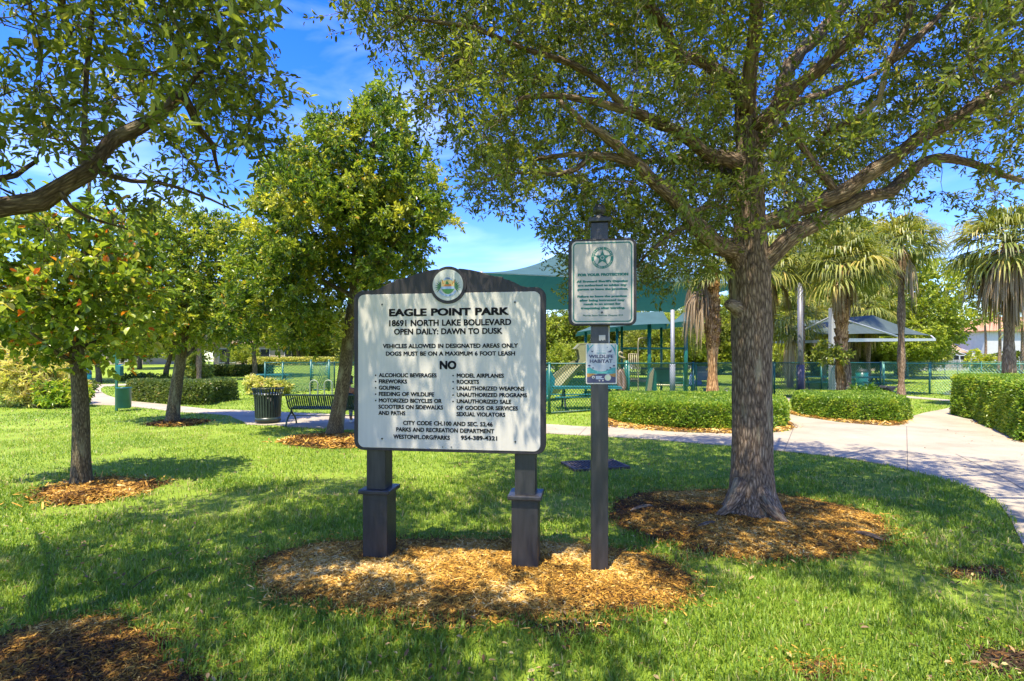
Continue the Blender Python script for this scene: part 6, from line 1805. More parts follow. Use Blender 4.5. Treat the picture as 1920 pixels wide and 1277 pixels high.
chain_fence('dark green playground fence running behind the signposts and the bright hedge', [FX(800, 15.3), FX(1030, 15.3), FX(1300, 18.9), FX(1448, 22.6)], 1.52, 0.115, 0.0085, M_FGREEN, M_FWIRE)
chain_fence('dark green playground fence right of the oak ending at a corner post', [FX(1452, 23.0), FX(1540, 24.0), FX(1651, 25.4)], 1.52, 0.14, 0.0105, M_FGREEN, M_FWIRE)
chain_fence('green playground fence behind the bench and bike hoops', [FX(497, 24.3), FX(530, 24.5), FX(627, 30.7), FX(790, 33.0)], 1.52, 0.14, 0.0105, M_FGREEN, M_FWIRE)
chain_fence('pale green fence between the path and the pond', [FX(1657, 25.9), FX(1743, 24.8), FX(1940, 20.4)], 1.48, 0.15, 0.0050, M_FPALE, M_FPALEW)
chain_fence('pale green fence at the back of the pond lawn', [FX(1655, 44.0), FX(1746, 47.0), FX(1840, 53.0), FX(2010, 58.0)], 1.50, 0.24, 0.0075, M_FPALE, M_FPALEW)
gate = thing('fence_gate', 'green chain link gate between two thick posts behind the bike hoops', 'gate', (*FX(583, 27.2), 0))
w_ = (601 - 583) / F_PX * 27.2 * 1.0
for x in (0.0, w_ + 0.45):
    s = MB(); s.tube([(x, 0, -0.05), (x, 0, 1.62)], 0.055, sides=10); s.lathe([(0.06, 1.60), (0.05, 1.66), (0.004, 1.69)], c=(x, 0, 0), sides=10); s.build('post', M_FGREEN, gate)
s = MB(); t_ = [(0.10, 0.0, 0.08), (0.10, 0.0, 1.45), (w_ + 0.35, 0, 1.45), (w_ + 0.35, 0, 0.08), (0.10, 0, 0.08)]
for a, b_ in zip(t_[:-1], t_[1:]): s.tube([a, b_], 0.022, sides=6)
for k in range(8):
    x0_ = 0.10 + k * 0.105; s.tube([(x0_, 0.0, 0.1), (min(x0_ + 0.5, w_ + 0.35), 0.0, 1.43)], 0.007, sides=3); s.tube([(x0_, 0.01, 1.43), (min(x0_ + 0.5, w_ + 0.35), 0.01, 0.1)], 0.007, sides=3)
s.build('gate_frame', M_FGREEN, gate)
# white picket fence of the gardens
M_VINYL = mat_plain('white_vinyl', (0.5, 0.5, 0.48), 0.45, 0.05)
wf = thing('picket_fence', 'long white picket fence in front of the pool house and the white house', 'fence', (FX(1690, 80)[0], 80, 0))
s = MB(); pk = MB(); ps = MB()
Lw = 46.0
for z in (0.15, 1.70): s.box(0, Lw, -0.03, 0.03, z, z + 0.08)
for k in range(int(Lw / 0.22)): pk.box(k * 0.22 + 0.06, k * 0.22 + 0.14, -0.012, 0.012, 0.23, 1.70)
s.build('rails', M_VINYL, wf)
o = pk.build('pickets', M_VINYL, wf); o['kind'] = 'stuff'
for k in range(16):
    s = MB(); x = k * 3.06; s.box(x - 0.075, x + 0.075, -0.08, 0.08, 0, 1.86); s.box(x - 0.10, x + 0.10, -0.10, 0.10, 1.86, 1.91); s.build('post', M_VINYL, wf)

# ------------------------------------------------------------------ shade canopies
def mat_cloth(name, col, trans=0.25, tcol=(0.008, 0.082, 0.092)):
    m, t, b = new_mat(name)
    tc = t.nodes.new('ShaderNodeTexCoord')
    w = t.nodes.new('ShaderNodeTexNoise'); w.inputs['Scale'].default_value = 1.2; w.inputs['Detail'].default_value = 5
    t.links.new(tc.outputs['Object'], w.inputs['Vector'])
    r = ramp(t, [(0.3, [c * 0.85 for c in col]), (0.7, [min(1, c * 1.1) for c in col])])
    t.links.new(w.outputs['Fac'], r.inputs['Fac']); t.links.new(r.outputs[0], b.inputs['Base Color'])
    b.inputs['Roughness'].default_value = 0.75; b.inputs['Specular IOR Level'].default_value = 0.25
    tr = t.nodes.new('ShaderNodeBsdfTranslucent'); tr.inputs['Color'].default_value = (*tcol, 1)
    mx = t.nodes.new('ShaderNodeMixShader'); mx.inputs['Fac'].default_value = trans
    t.links.new(b.outputs[0], mx.inputs[1]); t.links.new(tr.outputs[0], mx.inputs[2])
    t.links.new(mx.outputs[0], t.nodes['Material Output'].inputs['Surface'])
    return m
M_TEALCLOTH = mat_cloth('teal_shade_cloth', (0.054, 0.112, 0.112), 0.28)
M_GREYCLOTH = mat_cloth('grey_green_shade_cloth', (0.066, 0.088, 0.080), 0.10, (0.03, 0.06, 0.07))
M_GALV = mat_plain('galvanised_steel', (0.24, 0.245, 0.25), 0.5, 0.1, 3, metal=0.35)
M_DARKPOLE = mat_plain('dark_steel_pole', (0.16, 0.155, 0.165), 0.45, 0.1, 3, metal=0.2)
M_PAD = mat_plain('pole_pad', (0.085, 0.075, 0.12), 0.6, 0.2, 4)
M_WHITESTEEL = mat_plain('white_steel', (0.34, 0.335, 0.33), 0.4, 0.06)
M_PLAYGREEN = mat_plain('play_green', (0.006, 0.10, 0.072), 0.38, 0.15)
M_TAN = mat_plain('slide_tan', (0.19, 0.18, 0.075), 0.42, 0.12, 3)
M_TANBAR = mat_plain('tan_bar', (0.25, 0.21, 0.12), 0.4, 0.1)
M_DECK = mat_plain('deck_black', (0.03, 0.03, 0.032), 0.7)

def hip_canopy(mb, c4, r1, r2, sag=0.25, n=14, edge=0.28, thick=0.012):
    """stretched cloth: corners c4 (counter-clockwise), ridge r1-r2 (r1 over side 3-0, r2 over side 1-2); hems bow inward and droop"""
    c4 = [np.array(c, float) for c in c4]; r1 = np.array(r1, float); r2 = np.array(r2, float)
    cen = sum(c4) / 4
    def hem(a, b_, t):
        p_ = a + (b_ - a) * t
        bow = 4 * t * (1 - t)
        inn = cen - p_; inn[2] = 0
        return p_ + unit(inn) * edge * bow + np.array((0, 0, 0.10 * bow))
    def patch(a, b_, ra, rb):
        V = []
        for i in range(n + 1):
            t = i / n
            lo = hem(a, b_, t); hi = ra + (rb - ra) * t
            for j in range(9):
                s_ = j / 8
                p_ = lo + (hi - lo) * s_
                p_ = p_ + np.array((0, 0, -sag * 4 * s_ * (1 - s_) * 0.6))
                V.append(p_)
        q = [(i * 9 + j, (i + 1) * 9 + j, (i + 1) * 9 + j + 1, i * 9 + j + 1) for i in range(n) for j in range(8)]
        mb.add(V, q, smooth=True)
    patch(c4[0], c4[1], r1, r2); patch(c4[1], c4[2], r2, r2); patch(c4[2], c4[3], r2, r1); patch(c4[3], c4[0], r1, r1)

def canopy(name, label, cat, c4, r1, r2, cloth, origin, sag, edge, group=None):
    root = thing(name, label, cat, (origin[0], origin[1], 0), 0, group)
    o_ = np.array((origin[0], origin[1], 0.0))
    mb = MB()
    hip_canopy(mb, [np.array(c) - o_ for c in c4], np.array(r1) - o_, np.array(r2) - o_, sag, edge=edge)
    mb.build('cloth', cloth, root)
    return root, o_
# the big teal canopy over the playground
C4 = [at(903, 511, 26.6), at(1404, 534, 30.9), at(1261, 586, 49.0), at(985, 582, 46.5)]
big, o_ = canopy('shade_canopy', 'big teal hipped shade canopy rising behind the two signs', 'shade canopy', C4, at(1050, 474, 37.0), at(1215, 494, 39.0), M_TEALCLOTH, (5.5, 38.0), 0.6, 0.6, 'shade canopies of the playground')
for k, c in enumerate(C4):
    s = MB(); q = c - o_; s.tube([(q[0], q[1], -0.05), (q[0], q[1], q[2] + 0.05)], 0.10, sides=16); s.lathe([(0.19, 0.0), (0.19, 0.03), (0.11, 0.05)], c=(q[0], q[1], 0.0), sides=16)
    s.build('pole', M_GALV, big)
s = MB()
for a, b_ in ((0, 1), (1, 2), (2, 3), (3, 0)):
    s.tube([C4[a] - o_ - (0, 0, .02), C4[b_] - o_ - (0, 0, .02)], 0.006, sides=4)
s.build('edge_cable', M_GALV, big)
gp_ = thing('steel_pole', 'light galvanised steel pole with grey pad in front of the play tower roofs', 'pole', (*FX(1261, 21.5), 0))
s = MB(); s.tube([(0, 0, -0.05), (0, 0, 3.75)], 0.082, sides=16); s.build('shaft', M_GALV, gp_)
s = MB(); s.tube([(0, 0, 0.02), (0, 0, 1.5)], 0.115, sides=16); s.build('padding', mat_plain('grey_pad', (0.20, 0.21, 0.24), 0.6, 0.2, 5), gp_)
# grey green sail on a cantilever post
Nn, Rr_, Ll = at(1570, 627, 28.0), at(1745, 629, 36.0), at(1444, 631.5, 38.0)
Bk = Ll + Rr_ - Nn; Bk[2] = 3.6
sail, o_ = canopy('shade_canopy', 'grey green shade sail held by a white cantilever post behind the palms', 'shade canopy', [Ll, Nn, Rr_, Bk], at(1507, 602, 41.0), at(1637, 591, 34.0), M_GREYCLOTH, (15.35, 24.5), 0.10, 0.22, 'shade canopies of the playground')
hip = None
s = MB(); s.box(-0.135, 0.135, -0.135, 0.135, -0.05, 4.13, bevel=0.02); s.build('pole', M_WHITESTEEL, sail)
A_ = at(1561, 638, 24.5) - o_; 
E1 = at(1752, 637, 35.5) - o_; E0 = at(1446, 642, 38.0) - o_
s = MB(); s.bar((0.1, 0.1, 2.6), E1, 0.17, 0.17); s.build('arm', M_WHITESTEEL, sail)
s = MB(); s.bar((-0.1, 0.1, 2.55), E0, 0.15, 0.15); s.build('arm', M_GALV, sail)
mid = np.array((0.1, 0.1, 2.68)) + (E1 - np.array((0.1, 0.1, 2.6))) * 0.62
s = MB(); s.tube([(0.08, 0.1, 3.75), mid], 0.055, sides=8); s.build('strut', M_WHITESTEEL, sail)
mid2 = np.array((-0.1, 0.1, 2.6)) + (E0 - np.array((-0.1, 0.1, 2.55))) * 0.8
s = MB(); s.tube([(-0.08, 0.1, 3.7), mid2], 0.045, sides=8); s.build('strut', M_WHITESTEEL, sail)
s = MB(); s.bar(E1 + (0, 0, 0.05), Rr_ - o_ - (0, 0, 0.02), 0.09); s.build('hanger', M_WHITESTEEL, sail)
s = MB(); s.bar(E0 + (0, 0, 0.05), Ll - o_ - (0, 0, 0.02), 0.09); s.build('hanger', M_WHITESTEEL, sail)
# dark pole with padding
pp = FX(1500.5, 23.6)
pole = thing('steel_pole', 'tall grey steel pole with dark padded foot right of the oak', 'pole', (pp[0], pp[1], 0))
s = MB(); s.tube([(0, 0, -0.05), (0, 0, 5.2)], 0.115, sides=16); s.build('shaft', M_DARKPOLE, pole)
s = MB(); s.tube([(0, 0, 0.02), (0, 0, 1.42)], 0.165, sides=16); s.build('padding', M_PAD, pole)

# ------------------------------------------------------------------ play tower
TY_ = 24.0
tx_ = lambda px, Y=TY_: (px - CX) / F_PX * Y
tz_ = lambda py, Y=TY_: EYE - (py - HY) / F_PX * Y
O = np.array((tx_(1190), TY_, 0.0))
tower = thing('play_tower', 'green play tower with tan slide and teal hipped roofs behind the fence', 'play tower', tuple(O))
def loc(px, py, Y): return at(px, py, Y) - O
for px, Y, ty_ in ((1098.5, 23.2, 622), (1157, 23.0, 616), (1166, 25.8, 612), (1174.5, 23.0, 676), (1217.5, 23.2, 606), (1286, 23.2, 606), (1262, 26.5, 612)):
    x, y, z1 = loc(px, ty_, Y)
    s = MB(); s.tube([(x, y, -0.05), (x, y, z1)], 0.088 if px > 1170 and px < 1180 or px > 1210 else 0.062, sides=14); s.build('post', M_PLAYGREEN, tower)
for (a, b_, Yf, Yb, hem, ra, rb, pk) in (((1082), 1258, 22.6, 26.6, (623, 607), 1160, 1243, 583.5), (1256, 1322, 22.6, 26.6, (607, 606), 1280, 1296, 583)):
    c4 = [loc(a, hem[0], Yf), loc(b_, hem[1], Yf), loc(CX + (b_ - CX) * 0.97, hem[1] + 8, Yb), loc(CX + (a - CX) * 0.97, hem[0] + 6, Yb)]
    c4[0][2] = c4[3][2]; c4[1][2] = c4[2][2]
    c4[0][2] = loc(a, hem[0], Yf)[2]; c4[1][2] = loc(b_, hem[1], Yf)[2]
    c4[2][2] = c4[1][2]; c4[3][2] = c4[0][2]
    mb = MB(); hip_canopy(mb, c4, loc(ra, pk + 4, 24.6), loc(rb, pk, 24.6), 0.06, edge=0.06); mb.build('roof', M_TEALCLOTH, tower)
for px in (1175, 1217.5):
    pass
def rail(p_, q_, r_, m, nm):
    s = MB(); s.tube([p_, q_], r_, sides=8); s.build(nm, m, tower)
rail(loc(1166, 653.5, 23.2), loc(1288, 653.5, 23.2), 0.05, M_PLAYGREEN, 'beam')
rail(loc(1225, 721.5, 23.4), loc(1288, 723, 23.4), 0.035, mat_plain('cream_bar', (0.55, 0.5, 0.28), 0.4), 'beam')
x0, y0, z0 = loc(1170, 712, 23.2); x1 = loc(1222, 712, 23.2)[0]
s = MB(); s.box(x0, x1, y0, y0 + 2.2, z0 - 0.10, z0); s.build('deck', M_DECK, tower)
x0, y0, z0 = loc(1095, 696, 23.4); x1 = loc(1160, 700, 23.4)[0]
s = MB(); s.box(x0, x1, y0, y0 + 2.0, 1.15, 1.25); s.build('deck', M_DECK, tower)
s = MB()
xa, ya, za = loc(1179, 663.5, 23.1); xb, _, zb_ = loc(1197, 711, 23.1)
s.tube([(xa, ya, za), (xb, ya, za)], 0.022, sides=6); s.tube([(xa, ya, zb_), (xb, ya, zb_)], 0.022, sides=6)
for k in range(6): s.tube([(xa + (xb - xa) * k / 5, ya, zb_), (xa + (xb - xa) * k / 5, ya, za)], 0.017, sides=6)
s.build('railing', M_TANBAR, tower)
s = MB(); s.tube(resample(np.array([loc(1196.5, 745, 22.6), loc(1196.5, 700, 22.6), loc(1196.5, 640, 22.6), loc(1199, 634.5, 22.6), loc(1206, 634, 22.9), loc(1214, 634, 23.2)]), 18), 0.025, sides=8); s.build('grab_pole', M_TANBAR, tower)
# slide with hood
s = MB()
c_ = resample(np.array([loc(1100, 688, 23.2), loc(1088, 688, 22.8), loc(1066, 703, 22.2), loc(1044, 726, 21.4), loc(1032, 737, 21.0), loc(1020, 740, 20.6)]), 24)
tg = unit(np.gradient(c_, axis=0)); sd = unit(np.cross(tg, (0, 0, 1.0))); up = np.cross(sd, tg)
prof = [(-0.42, 0.26), (-0.36, 0.27), (-0.30, 0.06), (-0.12, 0.0), (0.12, 0.0), (0.30, 0.06), (0.36, 0.27), (0.42, 0.26), (0.34, 0.0), (0.14, -0.07), (-0.14, -0.07), (-0.34, 0.0)]
m_ = len(prof)
V = np.stack([c_ + sd * a + up * b_ for a, b_ in prof], axis=1).reshape(-1, 3)
s.add(V, [(i * m_ + j, i * m_ + (j + 1) % m_, (i + 1) * m_ + (j + 1) % m_, (i + 1) * m_ + j) for i in range(len(c_) - 1) for j in range(m_)] + [tuple(range(m_))[::-1], tuple((len(c_) - 1) * m_ + j for j in range(m_))], smooth=False)
s.build('slide', M_TAN, tower)
s = MB()
hx0, hy0, hz0 = loc(1100, 683, 22.9); hx1 = loc(1078, 683, 22.9)[0]; hzt = loc(1090, 646, 22.9)[2]
for yy in (hy0 - 0.42, hy0 + 0.42):
    s.prism([(hx0, hz0 - .1), (hx0, hzt), (hx1 + 0.18, hzt - 0.02), (hx1 - 0.02, hzt - 0.20), (hx1 + 0.10, hzt - 0.24), (hx1 + 0.16, hz0 + 0.25), (hx1 + 0.02, hz0 - 0.1)], yy - 0.03, yy + 0.03)
s.prism([(hx0, hzt + 0.004), (hx0, hzt + 0.06), (hx1 + 0.16, hzt + 0.04), (hx1 - 0.06, hzt - 0.20), (hx1 - 0.02, hzt - 0.215), (hx1 + 0.18, hzt - 0.012)], hy0 - 0.46, hy0 + 0.46)
s.build('slide_hood', M_TAN, tower)
# climbing wedge, tyre and second slide hump
s = MB(); q0 = loc(1213, 742, 21.8); q1 = loc(1232, 742, 21.8); q2 = loc(1231, 700, 21.8); q3 = loc(1225, 690, 21.8); q4 = loc(1220, 700, 21.8)
s.prism([(q0[0], 0), (q1[0], 0), (q2[0], q2[2]), (q3[0], q3[2]), (q4[0], q4[2])], q0[1], q0[1] + 0.5); s.build('climbing_wall', M_PLAYGREEN, tower)
s = MB(); s.prism([(q0[0] - 0.06, 0), (q0[0] + 0.12, 0), (q3[0] + 0.02, q3[2] + 0.03), (q4[0] - 0.05, q4[2])], q0[1] - 0.10, q0[1] - 0.004); s.build('climbing_edge', M_TANBAR, tower)
s = MB(); t = np.linspace(0, 2 * np.pi, 25); w0 = loc(1165, 714, 22.7); s.tube(np.stack((w0[0] + 0.10 * np.cos(t), w0[1] + 0.30 * np.sin(t) * 0.6, w0[2] + 0.42 * np.sin(t)), axis=1), 0.13, sides=10, caps=False); s.build('tunnel_ring', mat_plain('brown_plastic', (0.11, 0.06, 0.03), 0.5), tower)
s = MB(); s.tube(resample(np.array([loc(1168, 664, 23.0), loc(1162, 660, 23.0), loc(1160, 667, 23.0), loc(1172, 672, 23.0)]), 10), 0.05, sides=8); s.build('steering_bar', M_TANBAR, tower)
s = MB(); q0 = loc(1101, 664, 23.3); q1 = loc(1152, 690, 23.3)
s.tube([(q0[0], q0[1], q0[2]), (q1[0], q0[1], q0[2])], 0.022, sides=6); s.tube([(q0[0], q0[1], q1[2]), (q1[0], q0[1], q1[2])], 0.022, sides=6)
for k in range(9): s.tube([(q0[0] + (q1[0] - q0[0]) * k / 8, q0[1], q1[2]), (q0[0] + (q1[0] - q0[0]) * k / 8, q0[1], q0[2])], 0.015, sides=6)
s.build('railing', M_PLAYGREEN, tower)
s = MB(); q0 = loc(1221, 693, 25.6); q1 = loc(1262, 716, 25.6); s.prism([(q0[0], q1[2]), (q1[0], q1[2]), (q1[0], q0[2]), ((q0[0] + q1[0]) / 2, q0[2] + 0.12), (q0[0], q0[2])], q0[1] - 0.03, q0[1] + 0.03); s.build('play_board', M_PLAYGREEN, tower)
s = MB()                                             # rung ladder up to the second deck
for k in range(6):
    a_ = loc(1262, 736 - k * 9, 23.0 + 0.12 * k); b_ = loc(1282, 736 - k * 9, 23.0 + 0.12 * k); s.tube([a_, b_], 0.022, sides=6)
for px in (1262, 1282): s.tube([loc(px, 741, 22.9), loc(px, 682, 23.7)], 0.028, sides=6)
s.build('ladder', M_PLAYGREEN, tower)
s = MB(); x0, y0, z0 = loc(1222, 690, 24.2); x1 = loc(1284, 690, 24.2)[0]; s.box(x0, x1, y0, y0 + 2.0, 1.18, 1.27); s.build('deck', M_DECK, tower)
for px, Y in ((1140, 26.0), (1240, 26.2)):
    x, y, z1 = loc(px, 640 if px < 1200 else 614, Y); s = MB(); s.tube([(x, y, -0.05), (x, y, z1)], 0.062, sides=12); s.build('post', M_PLAYGREEN, tower)
# teal spring panel left of the slide
rk = thing('play_toy', 'teal curved play board at the foot of the tan slide', 'play toy', tuple(at(1029, 740, 20.2)[:2]) + (0.0,))
s = MB(); s.prism([(-0.25, 0.25), (0.05, 0.22), (0.22, 0.55), (0.25, 0.9), (0.12, 1.15), (0.0, 1.32), (-0.12, 1.2), (-0.25, 0.8)], -0.04, 0.04); s.build('panel', mat_plain('panel_teal', (0.01, 0.13, 0.15), 0.4), rk)
s = MB(); s.tube([(-0.05, 0, -0.02), (-0.05, 0, 0.26)], 0.05, sides=10); s.build('stand', M_PLAYGREEN, rk)

# picnic tables of perforated steel
M_TBLTOP = mat_plain('table_teal', (0.012, 0.13, 0.13), 0.35, 0.12)
M_TBLLEG = mat_plain('table_leg_black', (0.012, 0.016, 0.02), 0.45)
def picnic(label, x, y, rz, L=1.9, top_m=M_TBLTOP):
    t_ = thing('picnic_table', label, 'picnic table', (x, y, 0), rz, 'picnic tables in the playground')
    s = MB(); s.box(-L / 2, L / 2, -0.38, 0.38, 0.735, 0.765, bevel=0.012); s.box(-L / 2, L / 2, -0.39, -0.36, 0.69, 0.733); s.box(-L / 2, L / 2, 0.36, 0.39, 0.69, 0.733); s.build('tabletop', top_m, t_)
    for y_s in (-0.68, 0.68):
        s = MB(); s.box(-L / 2, L / 2, y_s - 0.13, y_s + 0.13, 0.435, 0.46, bevel=0.01); s.build('seat', top_m, t_)
    for xs in (-L / 2 + 0.35, L / 2 - 0.35):
        s = MB(); s.bar((xs, -0.10, 0.735), (xs, -0.45, 0.0), 0.06); s.bar((xs, 0.10, 0.735), (xs, 0.45, 0.0), 0.06); s.bar((xs, -0.70, 0.41), (xs, 0.70, 0.41), 0.05)
        s.build('leg', M_TBLLEG, t_)
    return t_
picnic('teal picnic table just behind the fence between the two signs', (1100 - CX) / F_PX * 16.9, 17.0, 0.03, 2.2)
picnic('teal picnic table behind the fence right of the palm with the wrapped root', (1618 - CX) / F_PX * 27.5, 27.5, 0.1, 2.0)
picnic('dark picnic table seen through the fence right of the padded pole', (1535 - CX) / F_PX * 28.5, 28.5, -0.15, 2.0)
picnic('teal picnic table behind the fence left of the bike hoops', (514 - CX) / F_PX * 33.0, 33.0, 0.2, 2.0)
# rules panel on the playground fence, bench, bags
pan = thing('rules_panel', 'dark purple playground rules panel with sun emblem behind the fence', 'sign', tuple(at(1320, 740, 20.0)[:2]) + (0,), 0.05)
M_PURPLE = mat_plain('panel_purple', (0.055, 0.05, 0.095), 0.5, 0.1); M_PURPLE2 = mat_plain('panel_grey_purple', (0.13, 0.12, 0.20), 0.5, 0.1)
zz_ = lambda py: EYE - (py - HY) / F_PX * 20.0
s = MB(); s.box(-0.27, 0.29, -0.012, 0.012, zz_(713.5), zz_(696)); s.build('text_panel', M_PURPLE2, pan)
s = MB(); s.box(-0.27, 0.29, -0.014, 0.014, zz_(696), zz_(687)); s.build('header_panel', M_PURPLE, pan)
s = MB(); flat(s, disc(0.16, zz_(694), 0.10, 16, 0.2, math.pi * 0.9) + [(0.05, zz_(694.5))], -0.0160); s.build('sun_emblem', mat_plain('sun_yellow', (0.6, 0.35, 0.03), 0.5), pan)
s = MB()
put_text(s, 'PLAYGROUND RULES', -0.20, 0.22, zz_(697.8), 0.045, -0.0140, 0.02)
s.build('lettering', M_WHITE, pan)
for x in (-0.30, 0.32):
    s = MB(); s.tube([(x, 0.02, -0.05), (x, 0.02, zz_(683))], 0.03, sides=8); s.build('post', M_PLAYGREEN, pan)
bn_ = thing('flat_bench', 'teal backless bench under the playground rules panel', 'bench', tuple(at(1317, 740, 20.4)[:2]) + (0,))
s = MB(); s.box(-0.62, 0.55, -0.18, 0.18, 0.60, 0.645, bevel=0.01); s.build('seat', M_TBLTOP, bn_)
for x in (-0.38, 0.38):
    s = MB(); s.box(x - 0.04, x + 0.04, -0.14, 0.14, 0, 0.60); s.build('leg', M_PLAYGREEN, bn_)
bc_ = np.array(bn_.location)
M_BLUEBAG = mat_plain('blue_cloth', (0.06, 0.12, 0.40), 0.7, 0.2, 9, 0.3); M_PINK = mat_plain('pink_cloth', (0.45, 0.30, 0.42), 0.6, 0.2, 9, 0.3); M_TOTE = mat_plain('tote_white', (0.6, 0.6, 0.64), 0.7, 0.1, 9)
def bag(name, label, p_, w, d, h, m, m2):
    b_ = thing(name, label, 'bag', tuple(p_))
    bm_ = MB(); pr__ = [(w * .40, 0), (w * .5, h * .12), (w * .5, h * .55), (w * .38, h * .85), (w * .15, h), (-w * .15, h), (-w * .38, h * .85), (-w * .5, h * .55), (-w * .5, h * .12), (-w * .40, 0)]
    bm_.prism(pr__, -d / 2, d / 2); o_b = bm_.build('bag_body', m, b_); bevel_obj(o_b, d * 0.25, 3)
    s_ = MB(); t_ = np.linspace(0, math.pi, 12); s_.tube(np.stack((w * .2 * np.cos(t_), 0 * t_, h * .97 + h * .25 * np.sin(t_)), axis=1), 0.012, sides=6); s_.build('strap', m2, b_)
    return b_
bag('tote_bag', 'white tote bag on the teal bench behind the fence', bc_ + (-0.42, 0, 0.645), 0.20, 0.16, 0.42, M_TOTE, M_TOTE)
bag('tote_bag', 'blue bag on the teal bench beside the white tote', bc_ + (-0.18, 0, 0.645), 0.30, 0.2, 0.20, M_BLUEBAG, M_TOTE)
bag('backpack', 'pinkish backpack on the ground just right of the palm trunk by the fence', (*at(1363, 740, 20.3)[:2], 0.03), 0.42, 0.24, 0.40, M_PINK, M_PURPLE)
bx_ = thing('litter_bin', 'small teal square bin under the playground rules panel', 'trash can', tuple(at(1329, 740, 19.6)[:2]) + (0,))
s = MB(); s.box(-0.16, 0.16, -0.15, 0.15, 0.0, 0.52, bevel=0.015); s.build('body', M_BINTEAL, bx_); s = MB(); s.box(-0.18, 0.18, -0.17, 0.17, 0.52, 0.56, bevel=0.01); s.build('lid', M_PLAYGREEN, bx_)
tb = thing('litter_bin', 'tall teal bin with dark lid behind the fence right of the wrapped palm', 'trash can', tuple(FX(1616, 29.5)) + (0,))
s = MB(); s.lathe([(0.02, 0), (0.27, 0), (0.29, 0.05), (0.31, 0.95), (0.28, 0.96)], sides=20); s.build('body', M_BINTEAL, tb); s = MB(); s.lathe([(0.32, 0.96), (0.32, 1.0), (0.22, 1.14), (0.02, 1.16)], sides=20); s.build('lid', M_GRILL, tb)
# folded stroller by the corner post
M_STROLL = mat_plain('stroller_black', (0.012, 0.012, 0.014), 0.6)
sw = thing('stroller', 'small black folded stroller on the grass beside the fence corner post', 'stroller', tuple(at(1662, 744, 22.9)[:2]) + (0,), 0.3)
s = MB(); s.prism([(-0.25, 0.30), (0.05, 0.26), (0.34, 0.36), (0.36, 0.48), (0.05, 0.44), (-0.18, 0.52), (-0.30, 0.42)], -0.18, 0.18); bevel_obj(s.build('seat', M_STROLL, sw), 0.03)
s = MB(); s.bar((-0.28, -0.2, 0.45), (0.40, -0.2, 0.10), 0.03); s.bar((-0.28, 0.2, 0.45), (0.40, 0.2, 0.10), 0.03); s.bar((-0.20, -0.2, 0.10), (0.38, -0.2, 0.46), 0.03); s.bar((-0.20, 0.2, 0.10), (0.38, 0.2, 0.46), 0.03); s.build('frame', M_STROLL, sw)
for x in (-0.20, 0.40):
    for y in (-0.22, 0.22):
        s = MB(); t = np.linspace(0, 2 * np.pi, 17); s.tube(np.stack((x + 0.085 * np.cos(t), y + 0 * t, 0.10 + 0.085 * np.sin(t)), axis=1), 0.018, sides=6, caps=False); s.bar((x - .08, y, .10), (x + .08, y, .10), .012); s.build('wheel', M_STROLL, sw)

# ------------------------------------------------------------------ houses
M_STUCCO = mat_plain('cream_stucco', (0.34, 0.27, 0.19), 0.9, 0.08, 2)
M_STUCCOW = mat_plain('white_stucco', (0.46, 0.44, 0.42), 0.9, 0.05, 2)
M_TILE = mat_plain('orange_roof_tile', (0.40, 0.19, 0.10), 0.8, 0.25, 3, 0.6, 8)
M_TILEB = mat_plain('tan_roof_tile', (0.28, 0.19, 0.12), 0.8, 0.2, 3, 0.6, 8)
M_GLASSD = mat_plain('dark_window', (0.02, 0.025, 0.03), 0.08, 0.2)
def roof_hip(mb, x0, x1, y0, y1, z, h, ov=0.6):
    x0 -= ov; x1 += ov; y0 -= ov; y1 += ov
    hy = (y1 - y0) / 2
    a = (x0 + min(hy, (x1 - x0) / 2 - 0.1), (y0 + y1) / 2, z + h); b_ = (x1 - min(hy, (x1 - x0) / 2 - 0.1), (y0 + y1) / 2, z + h)
    V = [(x0, y0, z), (x1, y0, z), (x1, y1, z), (x0, y1, z), a, b_, (x0, y0, z - 0.18), (x1, y0, z - 0.18), (x1, y1, z - 0.18), (x0, y1, z - 0.18)]
    mb.add(V, [(0, 1, 5, 4), (1, 2, 5), (2, 3, 4, 5), (3, 0, 4), (6, 7, 1, 0), (7, 8, 2, 1), (8, 9, 3, 2), (9, 6, 0, 3), (9, 8, 7, 6)])
def house(label, x, y, z, w, d, h, roof_h, mw, mr, wins, floors=None):
    hs = thing('house', label, 'house', (x, y, z))
    s = MB(); s.box(0, w, 0, d, -0.5, h); s.build('wall', mw, hs)
    s = MB(); roof_hip(s, 0, w, 0, d, h + 0.18, roof_h); s.build('roof', mr, hs)
    for (u, zb0_, ww, wh) in wins:
        f_ = MB()
        for a0_, a1_, c0_, c1_ in ((u - .1, u, zb0_ - .1, zb0_ + wh + .1), (u + ww, u + ww + .1, zb0_ - .1, zb0_ + wh + .1), (u, u + ww, zb0_ - .1, zb0_), (u, u + ww, zb0_ + wh, zb0_ + wh + .1), (u + ww / 2 - .03, u + ww / 2 + .03, zb0_, zb0_ + wh)):
            f_.box(a0_, a1_, -0.07, -0.003, c0_, c1_)
        wo = f_.build('window', M_STUCCOW, hs)
        g__ = MB(); g__.box(u + 0.001, u + ww - 0.001, -0.035, -0.004, zb0_ + 0.001, zb0_ + wh - 0.001); g__.build('pane', M_GLASSD, wo)
    return hs
xw, yw = FX(1846, 92)
house('white two storey house with orange tiled roof at the right edge', xw, yw, 0, 26, 12, 6.9, 3.0, M_STUCCOW, M_TILE, [(3.5, 4.6, 1.2, 1.4), (9.0, 4.4, 2.2, 1.6), (15, 4.4, 2.0, 1.6), (10, 1.0, 2.4, 2.0)])
xh, yh = FX(1738, 96)
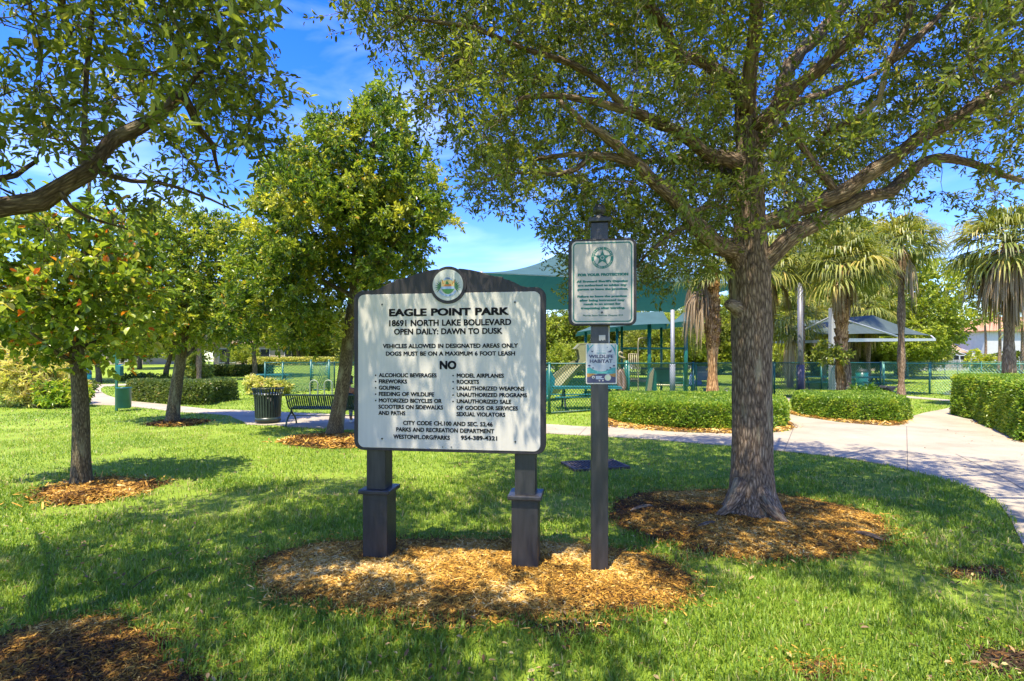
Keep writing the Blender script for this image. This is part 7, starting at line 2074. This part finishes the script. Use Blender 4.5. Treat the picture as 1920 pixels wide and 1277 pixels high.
ph = house('low house with tan roof and white screened pool cage left of the white house', xh, yh, 0, 9.0, 10, 3.0, 3.4, M_STUCCO, M_TILEB, [(1.0, 0.6, 2.6, 2.0), (5.0, 0.6, 2.4, 2.0)])
s = MB()
for k in range(5):
    x = 2.6 + k * 1.6; s.bar((x, -4, 0), (x, -4, 2.6), 0.10); s.bar((x, -4, 2.6), (x, -0.8, 3.9 - abs(k - 2) * 0.25), 0.10); s.bar((x, -4, 1.2), (x + (1.6 if k < 4 else 0.01), -4, 1.2), 0.08)
s.bar((2.6, -4, 2.6), (9.0, -4, 2.6), 0.12); s.bar((2.6, -0.8, 3.6), (9.0, -0.8, 3.6), 0.10)
s.build('pool_cage', M_VINYL, ph)
xl, yl = FX(400, 82)
house('cream house with dark windows hidden by trees beyond the left lawn', xl, yl, 1.0, 25, 12, 3.2, 2.6, M_STUCCO, M_TILEB, [(1.0, 0.4, 2.6, 2.1), (6.0, 0.4, 3.0, 2.1), (11.5, 0.6, 2.0, 1.8), (16, 0.4, 3.0, 2.1), (21, 0.6, 2.0, 1.8)])
xl, yl = FX(60, 88)
house('cream house behind the trees at the far left beyond the park grills', xl, yl, 1.0, 19, 12, 3.2, 2.8, M_STUCCO, M_TILEB, [(2.0, 0.4, 2.6, 2.1), (8.0, 0.4, 2.6, 2.1), (14.0, 0.6, 2.4, 1.8)])
xl, yl = FX(1440, 84)
house('cream house seen under the grey shade sail between palm trunks', xl, yl, 0, 26, 12, 3.2, 2.4, M_STUCCO, M_TILEB, [(2.0, 0.5, 2.6, 2.1), (7.5, 0.5, 2.0, 2.1), (12.5, 0.6, 2.6, 1.8), (18, 0.5, 2.6, 2.1), (22.5, 0.5, 2.0, 2.1)])
xl, yl = FX(1010, 105)
house('far pale house behind the slide and the play tower', xl, yl, 0, 34, 12, 3.2, 2.4, M_STUCCOW, M_TILEB, [(2.0, 0.5, 2.6, 2.1), (8, 0.5, 3.0, 2.1), (15, 0.6, 2.6, 1.8), (22, 0.5, 2.6, 2.1), (28, 0.5, 2.6, 2.1)])
